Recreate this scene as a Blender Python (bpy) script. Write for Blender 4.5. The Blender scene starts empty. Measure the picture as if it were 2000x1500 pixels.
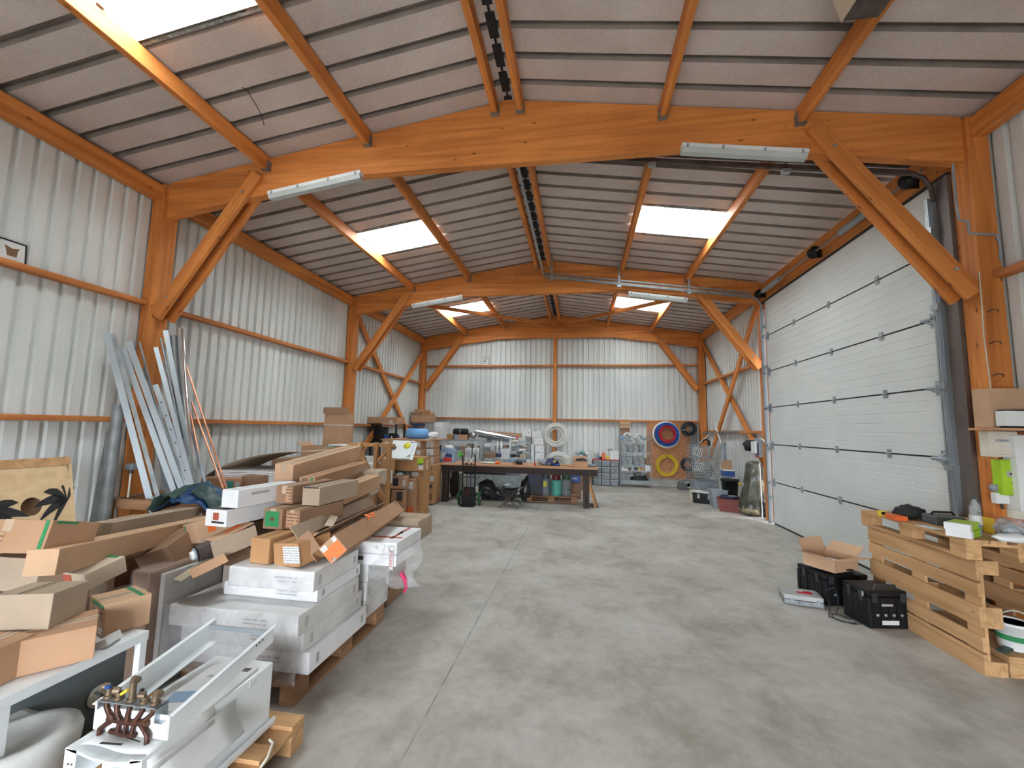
import bpy, bmesh, math, random
from mathutils import Vector, Matrix, Euler
random.seed(7)
SC = bpy.context.scene
COL = SC.collection
PI = math.pi
# ------------------------------------------------------------------ camera
FPX, YAW, PITCH, ROLL, EYE = 833.231, 0.16005, 0.10387, 0.01883, 1.7
_f = Vector((-math.sin(YAW)*math.cos(PITCH), math.cos(YAW)*math.cos(PITCH), math.sin(PITCH)))
_r = Vector((math.cos(YAW), math.sin(YAW), 0)); _u = _r.cross(_f)
_R = _r*math.cos(ROLL) + _u*math.sin(ROLL); _U = _u*math.cos(ROLL) - _r*math.sin(ROLL)
cam = bpy.data.cameras.new('camera'); co = bpy.data.objects.new('camera', cam); COL.objects.link(co)
cam.sensor_width = 36; cam.lens = 36*FPX/2000; cam.clip_start = .05; cam.clip_end = 200
m = Matrix((( _R.x, _U.x, -_f.x, 0), (_R.y, _U.y, -_f.y, 0), (_R.z, _U.z, -_f.z, EYE), (0, 0, 0, 1)))
co.matrix_world = m
SC.camera = co
def at(px, py, ax, v):
    """point seen at a photo position, at a known real distance: ax = 'X', 'Y' or 'Z' plane value"""
    d = _f + _R*((px-1000)/FPX) - _U*((py-750)/FPX)
    i = 'XYZ'.index(ax); o = Vector((0, 0, EYE))
    return o + d*((v-o[i])/d[i])
# ------------------------------------------------------------------ colour management, sky
SC.view_settings.view_transform = 'Standard'; SC.view_settings.look = 'None'
SC.view_settings.gamma = 1; SC.view_settings.use_curve_mapping = False
SC.view_settings.exposure = 1.48
w = bpy.data.worlds.new('overcast_sky'); SC.world = w; w.use_nodes = True
nt = w.node_tree; nt.nodes.clear()
wo = nt.nodes.new('ShaderNodeOutputWorld'); bg = nt.nodes.new('ShaderNodeBackground'); rp = nt.nodes.new('ShaderNodeValToRGB')
tc = nt.nodes.new('ShaderNodeTexCoord'); sx = nt.nodes.new('ShaderNodeSeparateXYZ')
nt.links.new(tc.outputs['Generated'], sx.inputs[0])
mr = nt.nodes.new('ShaderNodeMapRange'); mr.inputs[1].default_value = -1; mr.inputs[2].default_value = 1
nt.links.new(sx.outputs[2], mr.inputs[0]); nt.links.new(mr.outputs[0], rp.inputs[0])
rp.color_ramp.elements[0].position = .47; rp.color_ramp.elements[0].color = (.10, .095, .085, 1)
rp.color_ramp.elements[1].position = .53; rp.color_ramp.elements[1].color = (.86, .93, 1.0, 1)
nt.links.new(rp.outputs[0], bg.inputs[0]); nt.links.new(bg.outputs[0], wo.inputs[0])
bg.inputs[1].default_value = 12.0
def portal(x, y, z, sx_, sy_, rot):
    l = bpy.data.lights.new('sky_portal', 'AREA'); l.shape = 'RECTANGLE'; l.size = sx_; l.size_y = sy_
    o = bpy.data.objects.new('sky_portal', l); COL.objects.link(o); o.location = (x, y, z); o.rotation_euler = rot
    l.cycles.is_portal = True
M0 = -0.83                       # ridge line
XL, XR, YB = -5.46, 3.81, 14.08  # inner sides of the wall cladding
RIB = 1/3.
def roofz(x): return 5.49 - 0.152*abs(x-M0)
SKYL = [(1.903, 0)] + [(6.57, s) for s in (0, 1)] + [(11.24, s) for s in (0, 1)]   # (Y start, side)
for y0, s in SKYL:
    sg = -1 if s == 0 else 1
    portal(M0+sg*2.37, y0+.5, roofz(M0+sg*2.37)+.12, 1.3, 1.0, (0, sg*math.atan(.152), 0))
portal(-.8, -3.95, 1.25, 3.4, 2.5, (-PI/2, 0, 0))
# ------------------------------------------------------------------ materials
MATS = {}
def newmat(name):
    m = bpy.data.materials.new(name); m.use_nodes = True; MATS[name] = m
    return m, m.node_tree, m.node_tree.nodes['Principled BSDF']
def N(nt, t, **kw):
    n = nt.nodes.new('ShaderNode'+t)
    for k, v in kw.items():
        if k.startswith('i_'): n.inputs[k[2:].replace('_', ' ')].default_value = v
        else: setattr(n, k, v)
    return n
def noisy(name, col, amt=.12, scale=6, rough=.7, metal=0, bump=0, stretch=(1, 1, 1), spec=.5, col2=None, detail=4, bscale=None, coat=0):
    """base colour broken up by object-space noise"""
    m, nt, b = newmat(name)
    tc = N(nt, 'TexCoord'); mp = N(nt, 'Mapping'); mp.inputs['Scale'].default_value = stretch
    nt.links.new(tc.outputs['Object'], mp.inputs[0])
    nz = N(nt, 'TexNoise', i_Scale=scale, i_Detail=detail); nt.links.new(mp.outputs[0], nz.inputs['Vector'])
    r = N(nt, 'ValToRGB'); e = r.color_ramp.elements
    c2 = col2 or tuple(c*(1-amt*2) for c in col)
    e[0].position = .32; e[0].color = (*c2, 1); e[1].position = .68; e[1].color = (*[min(1, c*(1+amt*.5)) for c in col], 1)
    nt.links.new(nz.outputs['Fac'], r.inputs[0]); nt.links.new(r.outputs[0], b.inputs['Base Color'])
    b.inputs['Roughness'].default_value = rough; b.inputs['Metallic'].default_value = metal
    b.inputs['Specular IOR Level'].default_value = spec
    if coat: b.inputs['Coat Weight'].default_value = coat
    if bump:
        n2 = N(nt, 'TexNoise', i_Scale=bscale or scale*3, i_Detail=3); nt.links.new(mp.outputs[0], n2.inputs['Vector'])
        bp = N(nt, 'Bump', i_Strength=bump, i_Distance=.01); nt.links.new(n2.outputs['Fac'], bp.inputs['Height'])
        nt.links.new(bp.outputs[0], b.inputs['Normal'])
    return m
def wood(name, col, dark, knots=True, rough=.62, gs=1.0, specks=False):
    m, nt, b = newmat(name)
    tc = N(nt, 'TexCoord'); mp = N(nt, 'Mapping'); mp.inputs['Scale'].default_value = (.35*gs, 6*gs, 6*gs)
    nt.links.new(tc.outputs['Object'], mp.inputs[0])
    n1 = N(nt, 'TexNoise', i_Scale=2.2, i_Detail=5, i_Distortion=.6); nt.links.new(mp.outputs[0], n1.inputs['Vector'])
    r = N(nt, 'ValToRGB'); e = r.color_ramp.elements
    e[0].position = .3; e[0].color = (*dark, 1); e[1].position = .62; e[1].color = (*col, 1)
    nt.links.new(n1.outputs['Fac'], r.inputs[0]); out = r.outputs[0]
    n3 = N(nt, 'TexNoise', i_Scale=.9, i_Detail=2); nt.links.new(tc.outputs['Object'], n3.inputs['Vector'])
    mx = N(nt, 'Mix', data_type='RGBA', blend_type='MULTIPLY'); mx.inputs['Factor'].default_value = .5
    r3 = N(nt, 'ValToRGB'); r3.color_ramp.elements[0].position = .35; r3.color_ramp.elements[0].color = (.62, .58, .55, 1); r3.color_ramp.elements[1].position = .6
    nt.links.new(n3.outputs['Fac'], r3.inputs[0]); nt.links.new(out, mx.inputs[6]); nt.links.new(r3.outputs[0], mx.inputs[7]); out = mx.outputs[2]
    if knots:
        mp2 = N(nt, 'Mapping'); mp2.inputs['Scale'].default_value = (2.2, 5, 5); nt.links.new(tc.outputs['Object'], mp2.inputs[0])
        v = N(nt, 'TexVoronoi', i_Scale=1.3); nt.links.new(mp2.outputs[0], v.inputs['Vector'])
        r2 = N(nt, 'ValToRGB'); r2.color_ramp.elements[0].position = .045; r2.color_ramp.elements[0].color = (.25, .18, .13, 1)
        r2.color_ramp.elements[1].position = .1; nt.links.new(v.outputs['Distance'], r2.inputs[0])
        m2 = N(nt, 'Mix', data_type='RGBA', blend_type='MULTIPLY'); m2.inputs['Factor'].default_value = .8
        nt.links.new(out, m2.inputs[6]); nt.links.new(r2.outputs[0], m2.inputs[7]); out = m2.outputs[2]
    if specks:
        v = N(nt, 'TexVoronoi', i_Scale=13); nt.links.new(tc.outputs['Object'], v.inputs['Vector'])
        r2 = N(nt, 'ValToRGB'); r2.color_ramp.elements[0].position = .06; r2.color_ramp.elements[0].color = (.3, .25, .2, 1)
        r2.color_ramp.elements[1].position = .12; nt.links.new(v.outputs['Distance'], r2.inputs[0])
        m2 = N(nt, 'Mix', data_type='RGBA', blend_type='MULTIPLY'); m2.inputs['Factor'].default_value = .7
        nt.links.new(out, m2.inputs[6]); nt.links.new(r2.outputs[0], m2.inputs[7]); out = m2.outputs[2]
    nt.links.new(out, b.inputs['Base Color']); b.inputs['Roughness'].default_value = rough
    b.inputs['Specular IOR Level'].default_value = .3
    return m
wood('frame_wood', (.74, .275, .070), (.50, .160, .038), specks=True)
wood('rail_wood', (.62, .235, .075), (.44, .15, .045), knots=False)
wood('pallet_wood', (.62, .37, .18), (.40, .22, .10), rough=.8)
wood('old_pallet', (.40, .22, .12), (.24, .13, .07), rough=.85)
wood('trestle_wood', (.56, .30, .13), (.40, .20, .08), knots=False, rough=.7)
wood('plywood', (.74, .54, .32), (.62, .43, .24), knots=False, rough=.7, gs=.8)
wood('bench_top', (.55, .30, .17), (.40, .20, .11), knots=False)
noisy('wall_sheet', (.70, .715, .70), .10, 1.1, .5, 0, stretch=(1, 1, .25), detail=6)
noisy('wall_grime', (.30, .31, .30), .25, 6, .8)
def make_ceiling():
    m, nt, b = newmat('roof_sheet')
    tc = N(nt, 'TexCoord'); n1 = N(nt, 'TexNoise', i_Scale=.9, i_Detail=6, i_Roughness=.65); nt.links.new(tc.outputs['Object'], n1.inputs['Vector'])
    r = N(nt, 'ValToRGB'); e = r.color_ramp.elements
    e[0].position = .3; e[0].color = (.58, .49, .45, 1); e[1].position = .65; e[1].color = (.76, .66, .615, 1)
    n2 = N(nt, 'TexNoise', i_Scale=55, i_Detail=3); nt.links.new(tc.outputs['Object'], n2.inputs['Vector'])
    mx = N(nt, 'Mix', data_type='RGBA', blend_type='MULTIPLY'); mx.inputs['Factor'].default_value = .35
    nt.links.new(n1.outputs['Fac'], r.inputs[0]); nt.links.new(r.outputs[0], mx.inputs[6]); nt.links.new(n2.outputs['Fac'], mx.inputs[7])
    nt.links.new(mx.outputs[2], b.inputs['Base Color']); b.inputs['Roughness'].default_value = .9
    b.inputs['Specular IOR Level'].default_value = .2
make_ceiling()
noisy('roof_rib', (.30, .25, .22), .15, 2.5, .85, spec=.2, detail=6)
def make_floor():
    m, nt, b = newmat('concrete')
    tc = N(nt, 'TexCoord')
    n1 = N(nt, 'TexNoise', i_Scale=.7, i_Detail=9, i_Roughness=.68, i_Distortion=.15); nt.links.new(tc.outputs['Object'], n1.inputs['Vector'])
    r = N(nt, 'ValToRGB'); e = r.color_ramp.elements
    e[0].position = .33; e[0].color = (.33, .295, .25, 1); e[1].position = .62; e[1].color = (.50, .475, .44, 1)
    nt.links.new(n1.outputs['Fac'], r.inputs[0])
    n2 = N(nt, 'TexNoise', i_Scale=9, i_Detail=8, i_Roughness=.7); nt.links.new(tc.outputs['Object'], n2.inputs['Vector'])
    r2 = N(nt, 'ValToRGB'); e = r2.color_ramp.elements
    e[0].position = .3; e[0].color = (.72, .70, .67, 1); e[1].position = .6; e[1].color = (1, 1, 1, 1)
    nt.links.new(n2.outputs['Fac'], r2.inputs[0])
    mx = N(nt, 'Mix', data_type='RGBA', blend_type='MULTIPLY'); mx.inputs['Factor'].default_value = .6
    nt.links.new(r.outputs[0], mx.inputs[6]); nt.links.new(r2.outputs[0], mx.inputs[7])
    # broad worn streaks and darker oily stains
    mp = N(nt, 'Mapping'); mp.inputs['Scale'].default_value = (1.0, .8, 1); mp.inputs['Rotation'].default_value = (0, 0, .5); nt.links.new(tc.outputs['Object'], mp.inputs[0])
    n3 = N(nt, 'TexNoise', i_Scale=2.1, i_Detail=8, i_Roughness=.65, i_Distortion=.25); nt.links.new(mp.outputs[0], n3.inputs['Vector'])
    r3 = N(nt, 'ValToRGB'); e = r3.color_ramp.elements
    e[0].position = .30; e[0].color = (.62, .60, .57, 1); e[1].position = .52; e[1].color = (1, 1, 1, 1)
    nt.links.new(n3.outputs['Fac'], r3.inputs[0])
    m2 = N(nt, 'Mix', data_type='RGBA', blend_type='MULTIPLY'); m2.inputs['Factor'].default_value = .75
    nt.links.new(mx.outputs[2], m2.inputs[6]); nt.links.new(r3.outputs[0], m2.inputs[7])
    nt.links.new(m2.outputs[2], b.inputs['Base Color']); b.inputs['Specular IOR Level'].default_value = .35
    rr = N(nt, 'MapRange'); rr.inputs[3].default_value = .5; rr.inputs[4].default_value = .8; nt.links.new(n2.outputs['Fac'], rr.inputs[0]); nt.links.new(rr.outputs[0], b.inputs['Roughness'])
    bp = N(nt, 'Bump', i_Strength=.12, i_Distance=.01); nt.links.new(n2.outputs['Fac'], bp.inputs['Height']); nt.links.new(bp.outputs[0], b.inputs['Normal'])
make_floor()
def make_skylight():
    m, nt, b = newmat('skylight_sheet')
    nt.nodes.remove(b); out = nt.nodes['Material Output']
    t = N(nt, 'BsdfTransparent'); t.inputs[0].default_value = (.90, .93, .92, 1)
    d = N(nt, 'BsdfTranslucent'); d.inputs[0].default_value = (.80, .80, .74, 1)
    tc = N(nt, 'TexCoord'); mp = N(nt, 'Mapping'); mp.inputs['Scale'].default_value = (1.2, 7, 1); nt.links.new(tc.outputs['Object'], mp.inputs[0])
    nz = N(nt, 'TexNoise', i_Scale=3, i_Detail=8, i_Roughness=.7); nt.links.new(mp.outputs[0], nz.inputs['Vector'])
    r = N(nt, 'ValToRGB'); r.color_ramp.elements[0].position = .56; r.color_ramp.elements[0].color = (.18,)*3+(1,); r.color_ramp.elements[1].position = .70; r.color_ramp.elements[1].color = (.9,)*3+(1,)
    nt.links.new(nz.outputs['Fac'], r.inputs[0])
    mx = N(nt, 'MixShader'); nt.links.new(r.outputs[0], mx.inputs[0]); nt.links.new(t.outputs[0], mx.inputs[1]); nt.links.new(d.outputs[0], mx.inputs[2]); nt.links.new(mx.outputs[0], out.inputs[0])
make_skylight()
# plain families
noisy('galvanised', (.40, .44, .47), .08, 5, .42, .75, stretch=(1, 1, .3))
noisy('zinc_dull', (.30, .32, .33), .14, 7, .5, .6)
noisy('chrome', (.80, .80, .82), .05, 4, .16, 1)
noisy('dark_steel', (.10, .075, .068), .25, 9, .6, .25)
noisy('jamb_brown', (.15, .12, .108), .10, 4, .5, .2)
noisy('diffuser_grey', (.50, .53, .52), .06, 4, .3)
noisy('brown_steel', (.055, .036, .030), .15, 6, .6, 0, spec=.25)
noisy('copper', (.80, .36, .22), .14, 8, .35, .8)
noisy('brass', (.20, .14, .09), .25, 30, .5, .6)
noisy('red_copper', (.085, .032, .020), .3, 30, .5, .5)
noisy('white_paint', (.74, .77, .78), .04, 3, .35)
noisy('door_white', (.66, .68, .67), .04, 1.5, .42, bump=.04, bscale=120)
noisy('white_plastic', (.76, .77, .76), .04, 5, .4)
noisy('grey_plastic', (.30, .33, .37), .10, 6, .4)
noisy('tub_plastic', (.22, .25, .28), .22, 10, .28)
noisy('black_plastic', (.010, .0105, .012), .2, 8, .45, spec=.35)
noisy('black_matt', (.022, .021, .022), .2, 8, .8)
noisy('black_rubber', (.03, .032, .036), .2, 8, .5)
noisy('black_bag', (.05, .052, .058), .35, 6, .22, bump=.8, bscale=14)
noisy('grey_plaster', (.50, .49, .46), .10, 6, .85)
noisy('ceramic', (.58, .575, .55), .16, 5, .5, col2=(.38, .37, .345), detail=7)
noisy('board_green_grey', (.115, .135, .14), .14, 5, .7)
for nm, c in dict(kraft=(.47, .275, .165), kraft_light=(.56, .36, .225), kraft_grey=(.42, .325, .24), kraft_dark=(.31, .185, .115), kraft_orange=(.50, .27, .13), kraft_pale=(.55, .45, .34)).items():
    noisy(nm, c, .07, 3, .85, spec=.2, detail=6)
noisy('white_carton', (.78, .77, .78), .06, 3, .7)
noisy('white_carton_dim', (.68, .67, .66), .10, 4, .6, coat=.4)
for nm, c in dict(print_green=(.035, .24, .09), print_teal=(.06, .30, .26), print_red=(.45, .10, .06), print_orange=(.80, .17, .03), print_ink=(.06, .055, .05), print_brown=(.20, .11, .06),
                  label_white=(.70, .70, .69), label_grey=(.42, .42, .42), label_yellow=(.75, .68, .04), label_pink=(.62, .02, .12), lime=(.38, .60, .03), lime_dark=(.28, .50, .02), blue=(.02, .07, .26), tarp_blue=(.008, .045, .15),
                  tarp_green=(.035, .07, .062), sky_blue=(.16, .38, .72), red=(.50, .03, .02), red_tub=(.17, .022, .014), maroon=(.12, .008, .012), teal=(.10, .42, .34), yellow=(.72, .50, .03), orange=(.75, .14, .03),
                  green_cap=(.02, .09, .035), gas_grey=(.20, .215, .235), navy=(.006, .009, .045), violet=(.035, .04, .14), cream=(.66, .62, .52), hose_white=(.84, .83, .77), hose_blue=(.025, .11, .48), hose_red=(.50, .015, .03), skin_tan=(.42, .25, .16),
                  mirror_dark=(.05, .05, .05), pale_blue=(.25, .36, .5), print_green2=(.10, .45, .06)).items():
    noisy(nm, c, .08, 5, .45, spec=.4)
noisy('tape_clear', (.50, .36, .25), .05, 8, .3)
noisy('osb', (.56, .26, .12), .22, 22, .75, col2=(.32, .14, .06), stretch=(1, 1, 1), detail=6)
noisy('camo_wrap', (.085, .085, .062), .5, 5, .30, col2=(.012, .015, .013), bump=.9, bscale=12)
noisy('rockwool', (.26, .20, .11), .3, 12, .9, col2=(.13, .12, .09), bump=.9, bscale=14)
def make_film(name, tint, a):
    m, nt, b = newmat(name)
    nt.nodes.remove(b); out = nt.nodes['Material Output']
    t = N(nt, 'BsdfTransparent'); g = N(nt, 'BsdfPrincipled'); g.inputs['Base Color'].default_value = (*tint, 1); g.inputs['Roughness'].default_value = .15
    tc = N(nt, 'TexCoord'); nz = N(nt, 'TexNoise', i_Scale=9, i_Detail=4, i_Distortion=1.5); nt.links.new(tc.outputs['Object'], nz.inputs['Vector'])
    bp = N(nt, 'Bump', i_Strength=.9, i_Distance=.03); nt.links.new(nz.outputs['Fac'], bp.inputs['Height']); nt.links.new(bp.outputs[0], g.inputs['Normal'])
    r = N(nt, 'MapRange'); r.inputs[1].default_value = .3; r.inputs[2].default_value = .75; r.inputs[3].default_value = a*.4; r.inputs[4].default_value = min(1, a*1.7); nt.links.new(nz.outputs['Fac'], r.inputs[0])
    mx = N(nt, 'MixShader'); nt.links.new(r.outputs[0], mx.inputs[0]); nt.links.new(t.outputs[0], mx.inputs[1]); nt.links.new(g.outputs[0], mx.inputs[2]); nt.links.new(mx.outputs[0], out.inputs[0])
make_film('film', (.75, .75, .77), .13)
make_film('clear_plastic', (.45, .48, .48), .5)
def make_lines(name, paper, ink, sc=60):
    """a label with rows of small print"""
    m, nt, b = newmat(name)
    tc = N(nt, 'TexCoord'); mp = N(nt, 'Mapping'); mp.inputs['Scale'].default_value = (1, 1, 1); nt.links.new(tc.outputs['Object'], mp.inputs[0])
    wv = N(nt, 'TexWave', i_Scale=sc*.33, i_Distortion=0); wv.bands_direction = 'Z'; nt.links.new(mp.outputs[0], wv.inputs['Vector'])
    nz = N(nt, 'TexNoise', i_Scale=sc*1.2, i_Detail=2); nt.links.new(mp.outputs[0], nz.inputs['Vector'])
    mu = N(nt, 'Math', operation='MULTIPLY'); nt.links.new(wv.outputs['Fac'], mu.inputs[0]); nt.links.new(nz.outputs['Fac'], mu.inputs[1])
    r = N(nt, 'ValToRGB'); r.color_ramp.elements[0].position = .36; r.color_ramp.elements[0].color = (*paper, 1); r.color_ramp.elements[1].position = .42; r.color_ramp.elements[1].color = (*ink, 1)
    nt.links.new(mu.outputs[0], r.inputs[0]); nt.links.new(r.outputs[0], b.inputs['Base Color']); b.inputs['Roughness'].default_value = .5
make_lines('label_text', (.70, .70, .69), (.32, .32, .33))
make_lines('print_faint', (.60, .59, .60), (.33, .33, .34), 40)
make_lines('kraft_text', (.47, .275, .165), (.16, .08, .05), 40)
# ------------------------------------------------------------------ mesh helpers
class MB:
    """collects boxes, bars, tubes ... that together are ONE part; build() links it as one mesh object"""
    def __init__(s): s.v = []; s.f = []; s.sm = []
    def add(s, vs, fs, smooth=False):
        n = len(s.v); s.v += [tuple(v) for v in vs]; s.f += [tuple(i+n for i in f) for f in fs]; s.sm += [smooth]*len(fs); return s
    def box(s, c, d, rot=None, b=0):
        x, y, z = d[0]/2, d[1]/2, d[2]/2
        R = (Euler([math.radians(a) for a in rot]).to_matrix() if rot else Matrix.Identity(3)); c = Vector(c)
        if b <= 0:
            vs = [c+R @ Vector((i*x, j*y, k*z)) for i in (-1, 1) for j in (-1, 1) for k in (-1, 1)]
            return s.add(vs, [(0, 1, 3, 2), (4, 6, 7, 5), (0, 4, 5, 1), (2, 3, 7, 6), (0, 2, 6, 4), (1, 5, 7, 3)])
        bm = bmesh.new(); bmesh.ops.create_cube(bm, size=1)
        for v in bm.verts: v.co = Vector((v.co.x*d[0], v.co.y*d[1], v.co.z*d[2]))
        bmesh.ops.bevel(bm, geom=bm.edges[:], offset=min(b, x*.9, y*.9, z*.9), segments=2, profile=.6, affect='EDGES')
        vs = [c+R @ v.co for v in bm.verts]; bm.verts.index_update(); fs = [[v.index for v in f.verts] for f in bm.faces]; bm.free()
        return s.add(vs, fs)
    def bx(s, x0, x1, y0, y1, z0, z1, b=0): return s.box(((x0+x1)/2, (y0+y1)/2, (z0+z1)/2), (abs(x1-x0), abs(y1-y0), abs(z1-z0)), None, b)
    def bar(s, p, q, w, h, up=(0, 0, 1), b=0):
        p, q = Vector(p), Vector(q); a = (q-p); L = a.length; a.normalize(); u = Vector(up); y = u.cross(a)
        if y.length < 1e-4: y = Vector((0, 1, 0)).cross(a)
        y.normalize(); z = a.cross(y); R = Matrix((a, y, z)).transposed(); c = (p+q)/2
        vs = [c+R @ Vector((i*L/2, j*w/2, k*h/2)) for i in (-1, 1) for j in (-1, 1) for k in (-1, 1)]
        return s.add(vs, [(0, 1, 3, 2), (4, 6, 7, 5), (0, 4, 5, 1), (2, 3, 7, 6), (0, 2, 6, 4), (1, 5, 7, 3)])
    def tube(s, pts, r, n=8, closed=False, caps=True):
        pts = [Vector(p) for p in pts]; m = len(pts); rs = r if isinstance(r, (list, tuple)) else [r]*m
        ring = []; prev = None
        for i, p in enumerate(pts):
            if closed: t = pts[(i+1) % m]-pts[i-1]
            else: t = pts[min(i+1, m-1)]-pts[max(i-1, 0)]
            t.normalize()
            if prev is None:
                prev = Vector((0, 0, 1)).cross(t)
                if prev.length < .05: prev = Vector((1, 0, 0)).cross(t)
            prev = (prev-t*prev.dot(t)).normalized(); b = t.cross(prev)
            ring.append([p+(prev*math.cos(k*2*PI/n)+b*math.sin(k*2*PI/n))*rs[i] for k in range(n)])
        vs = [v for rg in ring for v in rg]; fs = []
        for i in range(m if closed else m-1):
            a, b2 = i*n, ((i+1) % m)*n
            fs += [(a+k, a+(k+1) % n, b2+(k+1) % n, b2+k) for k in range(n)]
        s.add(vs, fs, True)
        if caps and not closed:
            s.add(ring[0][::-1], [tuple(range(n))]); s.add(ring[-1], [tuple(range(n))])
        return s
    def cyl(s, p, q, r, n=16, r2=None): return s.tube([p, q], [r, r if r2 is None else r2], n)
    def lathe(s, c, prof, n=24, axis='z', rot=None, sx=1, sy=1):
        R = (Euler([math.radians(a) for a in rot]).to_matrix() if rot else Matrix.Identity(3)); c = Vector(c); vs = []; fs = []
        for r, z in prof:
            for k in range(n): vs.append(c+R @ Vector((r*math.cos(k*2*PI/n)*sx, r*math.sin(k*2*PI/n)*sy, z)))
        for i in range(len(prof)-1): fs += [(i*n+k, i*n+(k+1) % n, (i+1)*n+(k+1) % n, (i+1)*n+k) for k in range(n)]
        s.add(vs, fs, True)
        if prof[0][0] > 1e-3: s.add(vs[:n][::-1], [tuple(range(n))])
        if prof[-1][0] > 1e-3: s.add(vs[-n:], [tuple(range(n))])
        return s
    def prism(s, poly, e0, e1, plane='xz'):
        """polygon in a plane pushed from e0 to e1 along the third axis"""
        def P(a, b, e): return {'xz': (a, e, b), 'xy': (a, b, e), 'yz': (e, a, b)}[plane]
        n = len(poly); vs = [P(a, b, e0) for a, b in poly]+[P(a, b, e1) for a, b in poly]
        return s.add(vs, [tuple(range(n)), tuple(range(2*n-1, n-1, -1))]+[(i, i+n, (i+1) % n+n, (i+1) % n) for i in range(n)])
    def build(s, name, mat, parent=None, o=None, loc=(0, 0, 0), rot=None, bevel=0, recalc=True):
        o = Vector(o) if o is not None else Vector((0, 0, 0))
        me = bpy.data.meshes.new(name); me.from_pydata([tuple(Vector(v)-o) for v in s.v], [], s.f)
        me.polygons.foreach_set('use_smooth', s.sm); me.materials.append(MATS[mat] if isinstance(mat, str) else mat)
        if recalc:
            bm = bmesh.new(); bm.from_mesh(me); bmesh.ops.recalc_face_normals(bm, faces=bm.faces); bm.to_mesh(me); bm.free()
        me.update(); ob = bpy.data.objects.new(name, me); COL.objects.link(ob)
        if parent is not None: ob.parent = parent; ob.location = loc if s is None else (Vector(loc)+o if parent else loc)
        else: ob.location = Vector(loc)+o
        if rot: ob.rotation_euler = [math.radians(a) for a in rot]
        if bevel:
            md = ob.modifiers.new('bevel', 'BEVEL'); md.width = bevel; md.segments = 2; md.limit_method = 'ANGLE'
        return ob
def tag(o, label=None, cat=None, group=None, kind=None):
    if label: o['label'] = label
    if cat: o['category'] = cat
    if group: o['group'] = group
    if kind: o['kind'] = kind
    return o
def thing(name, label, cat, loc=(0, 0, 0), rot=(0, 0, 0), group=None):
    o = bpy.data.objects.new(name, None); COL.objects.link(o); o.location = loc; o.rotation_euler = [math.radians(a) for a in rot]
    o.empty_display_size = .1
    return tag(o, label, cat, group)
def struct(o): o['kind'] = 'structure'; return o
def lookup(root, loc, rot=None, label=None, group=None):
    r = root.copy(); COL.objects.link(r); r.location = loc
    if rot is not None: r.rotation_euler = [math.radians(a) for a in rot]
    if label: r['label'] = label
    if group: r['group'] = group
    for ch in root.children:
        c = ch.copy(); COL.objects.link(c); c.parent = r
        for g in ch.children:
            d = g.copy(); COL.objects.link(d); d.parent = c
    return r
def beam(name, p, q, w, h, mat='frame_wood', parent=None, label=None, cat=None, group=None, up=(0, 0, 1), bevel=.006):
    """a straight timber with its own local X along its length (so the grain runs along it)"""
    p, q = Vector(p), Vector(q); a = q-p; L = a.length; a.normalize(); y = Vector(up).cross(a)
    if y.length < 1e-4: y = Vector((0, 1, 0)).cross(a)
    y.normalize(); z = a.cross(y)
    o = MB().box((0, 0, 0), (L, w, h)).build(name, mat, None, bevel=bevel)
    mw = Matrix((a, y, z)).transposed().to_4x4(); mw.translation = (p+q)/2
    if parent: o.parent = parent; o.matrix_local = mw
    else: o.matrix_local = mw
    if label: tag(o, label, cat, group)
    return o
def blob(mbd, c, r, seed=0, amp=.15, n=14, m=9, squash=(1, 1, 1), fq=2.2):
    """lumpy closed surface (bags, crumpled cloth)"""
    from mathutils import noise
    vs = []; fs = []
    for i in range(m+1):
        th = PI*i/m
        for k in range(n):
            ph = 2*PI*k/n; d = Vector((math.sin(th)*math.cos(ph), math.sin(th)*math.sin(ph), math.cos(th)))
            q = 1+amp*noise.noise(d*fq+Vector((seed*7.1, seed*3.3, seed)))*2
            vs.append(Vector(c)+Vector((d.x*r[0], d.y*r[1], d.z*r[2]))*q)
    for i in range(m): fs += [(i*n+k, i*n+(k+1) % n, (i+1)*n+(k+1) % n, (i+1)*n+k) for k in range(n)]
    mbd.add(vs, fs, True); return mbd

# ================================================================== STRUCTURE
f = MB().bx(XL-.3, XR+.3, -9, YB+.3, -.2, 0).build('floor', 'concrete'); struct(f)
# saw-cut joints in the slab: thin dark strips of grime in the groove
struct(MB().bx(-.905, -.897, -4, YB, -.001, .0012).build('trim_1', 'wall_grime'))
def sheet(name, axis, a0, a1, base, outward, topz, botz=0.0, pitch=.17, dep=.038):
    """trapezoid-profile cladding; axis: the direction it runs along, base: its inner crest plane"""
    m = MB(); vs = []; a = a0; pts = []
    while a < a1:
        for da, o in ((0, 0), (.10, 0), (.112, 1), (.158, 1)): pts.append((a+da, base+outward*dep*o))
        a += pitch
    pts = [(min(t, a1), b) for t, b in pts]
    for t, b in pts:
        for z in (botz, topz(t) if callable(topz) else topz):
            vs.append((b, t, z) if axis == 'y' else (t, b, z))
    m.add(vs, [(2*i, 2*i+2, 2*i+3, 2*i+1) for i in range(len(pts)-1)])
    o = m.build(name, 'wall_sheet', recalc=False)
    md = o.modifiers.new('thick', 'SOLIDIFY'); md.thickness = .003; md.offset = 0
    return struct(o)
sheet('wall_left', 'y', -4, YB+.05, XL-.02, -1, roofz(XL)+.05, .12)
sheet('wall_back', 'x', XL-.05, XR+.1, YB, 1, lambda x: roofz(x)+.03, .2)
sheet('wall_right', 'y', 9.42, YB+.05, XR+.03, 1, roofz(XR)+.05, .12)
sheet('wall_right', 'y', -4, 4.72, XR+.03, 1, roofz(XR)+.05, .12)
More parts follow.
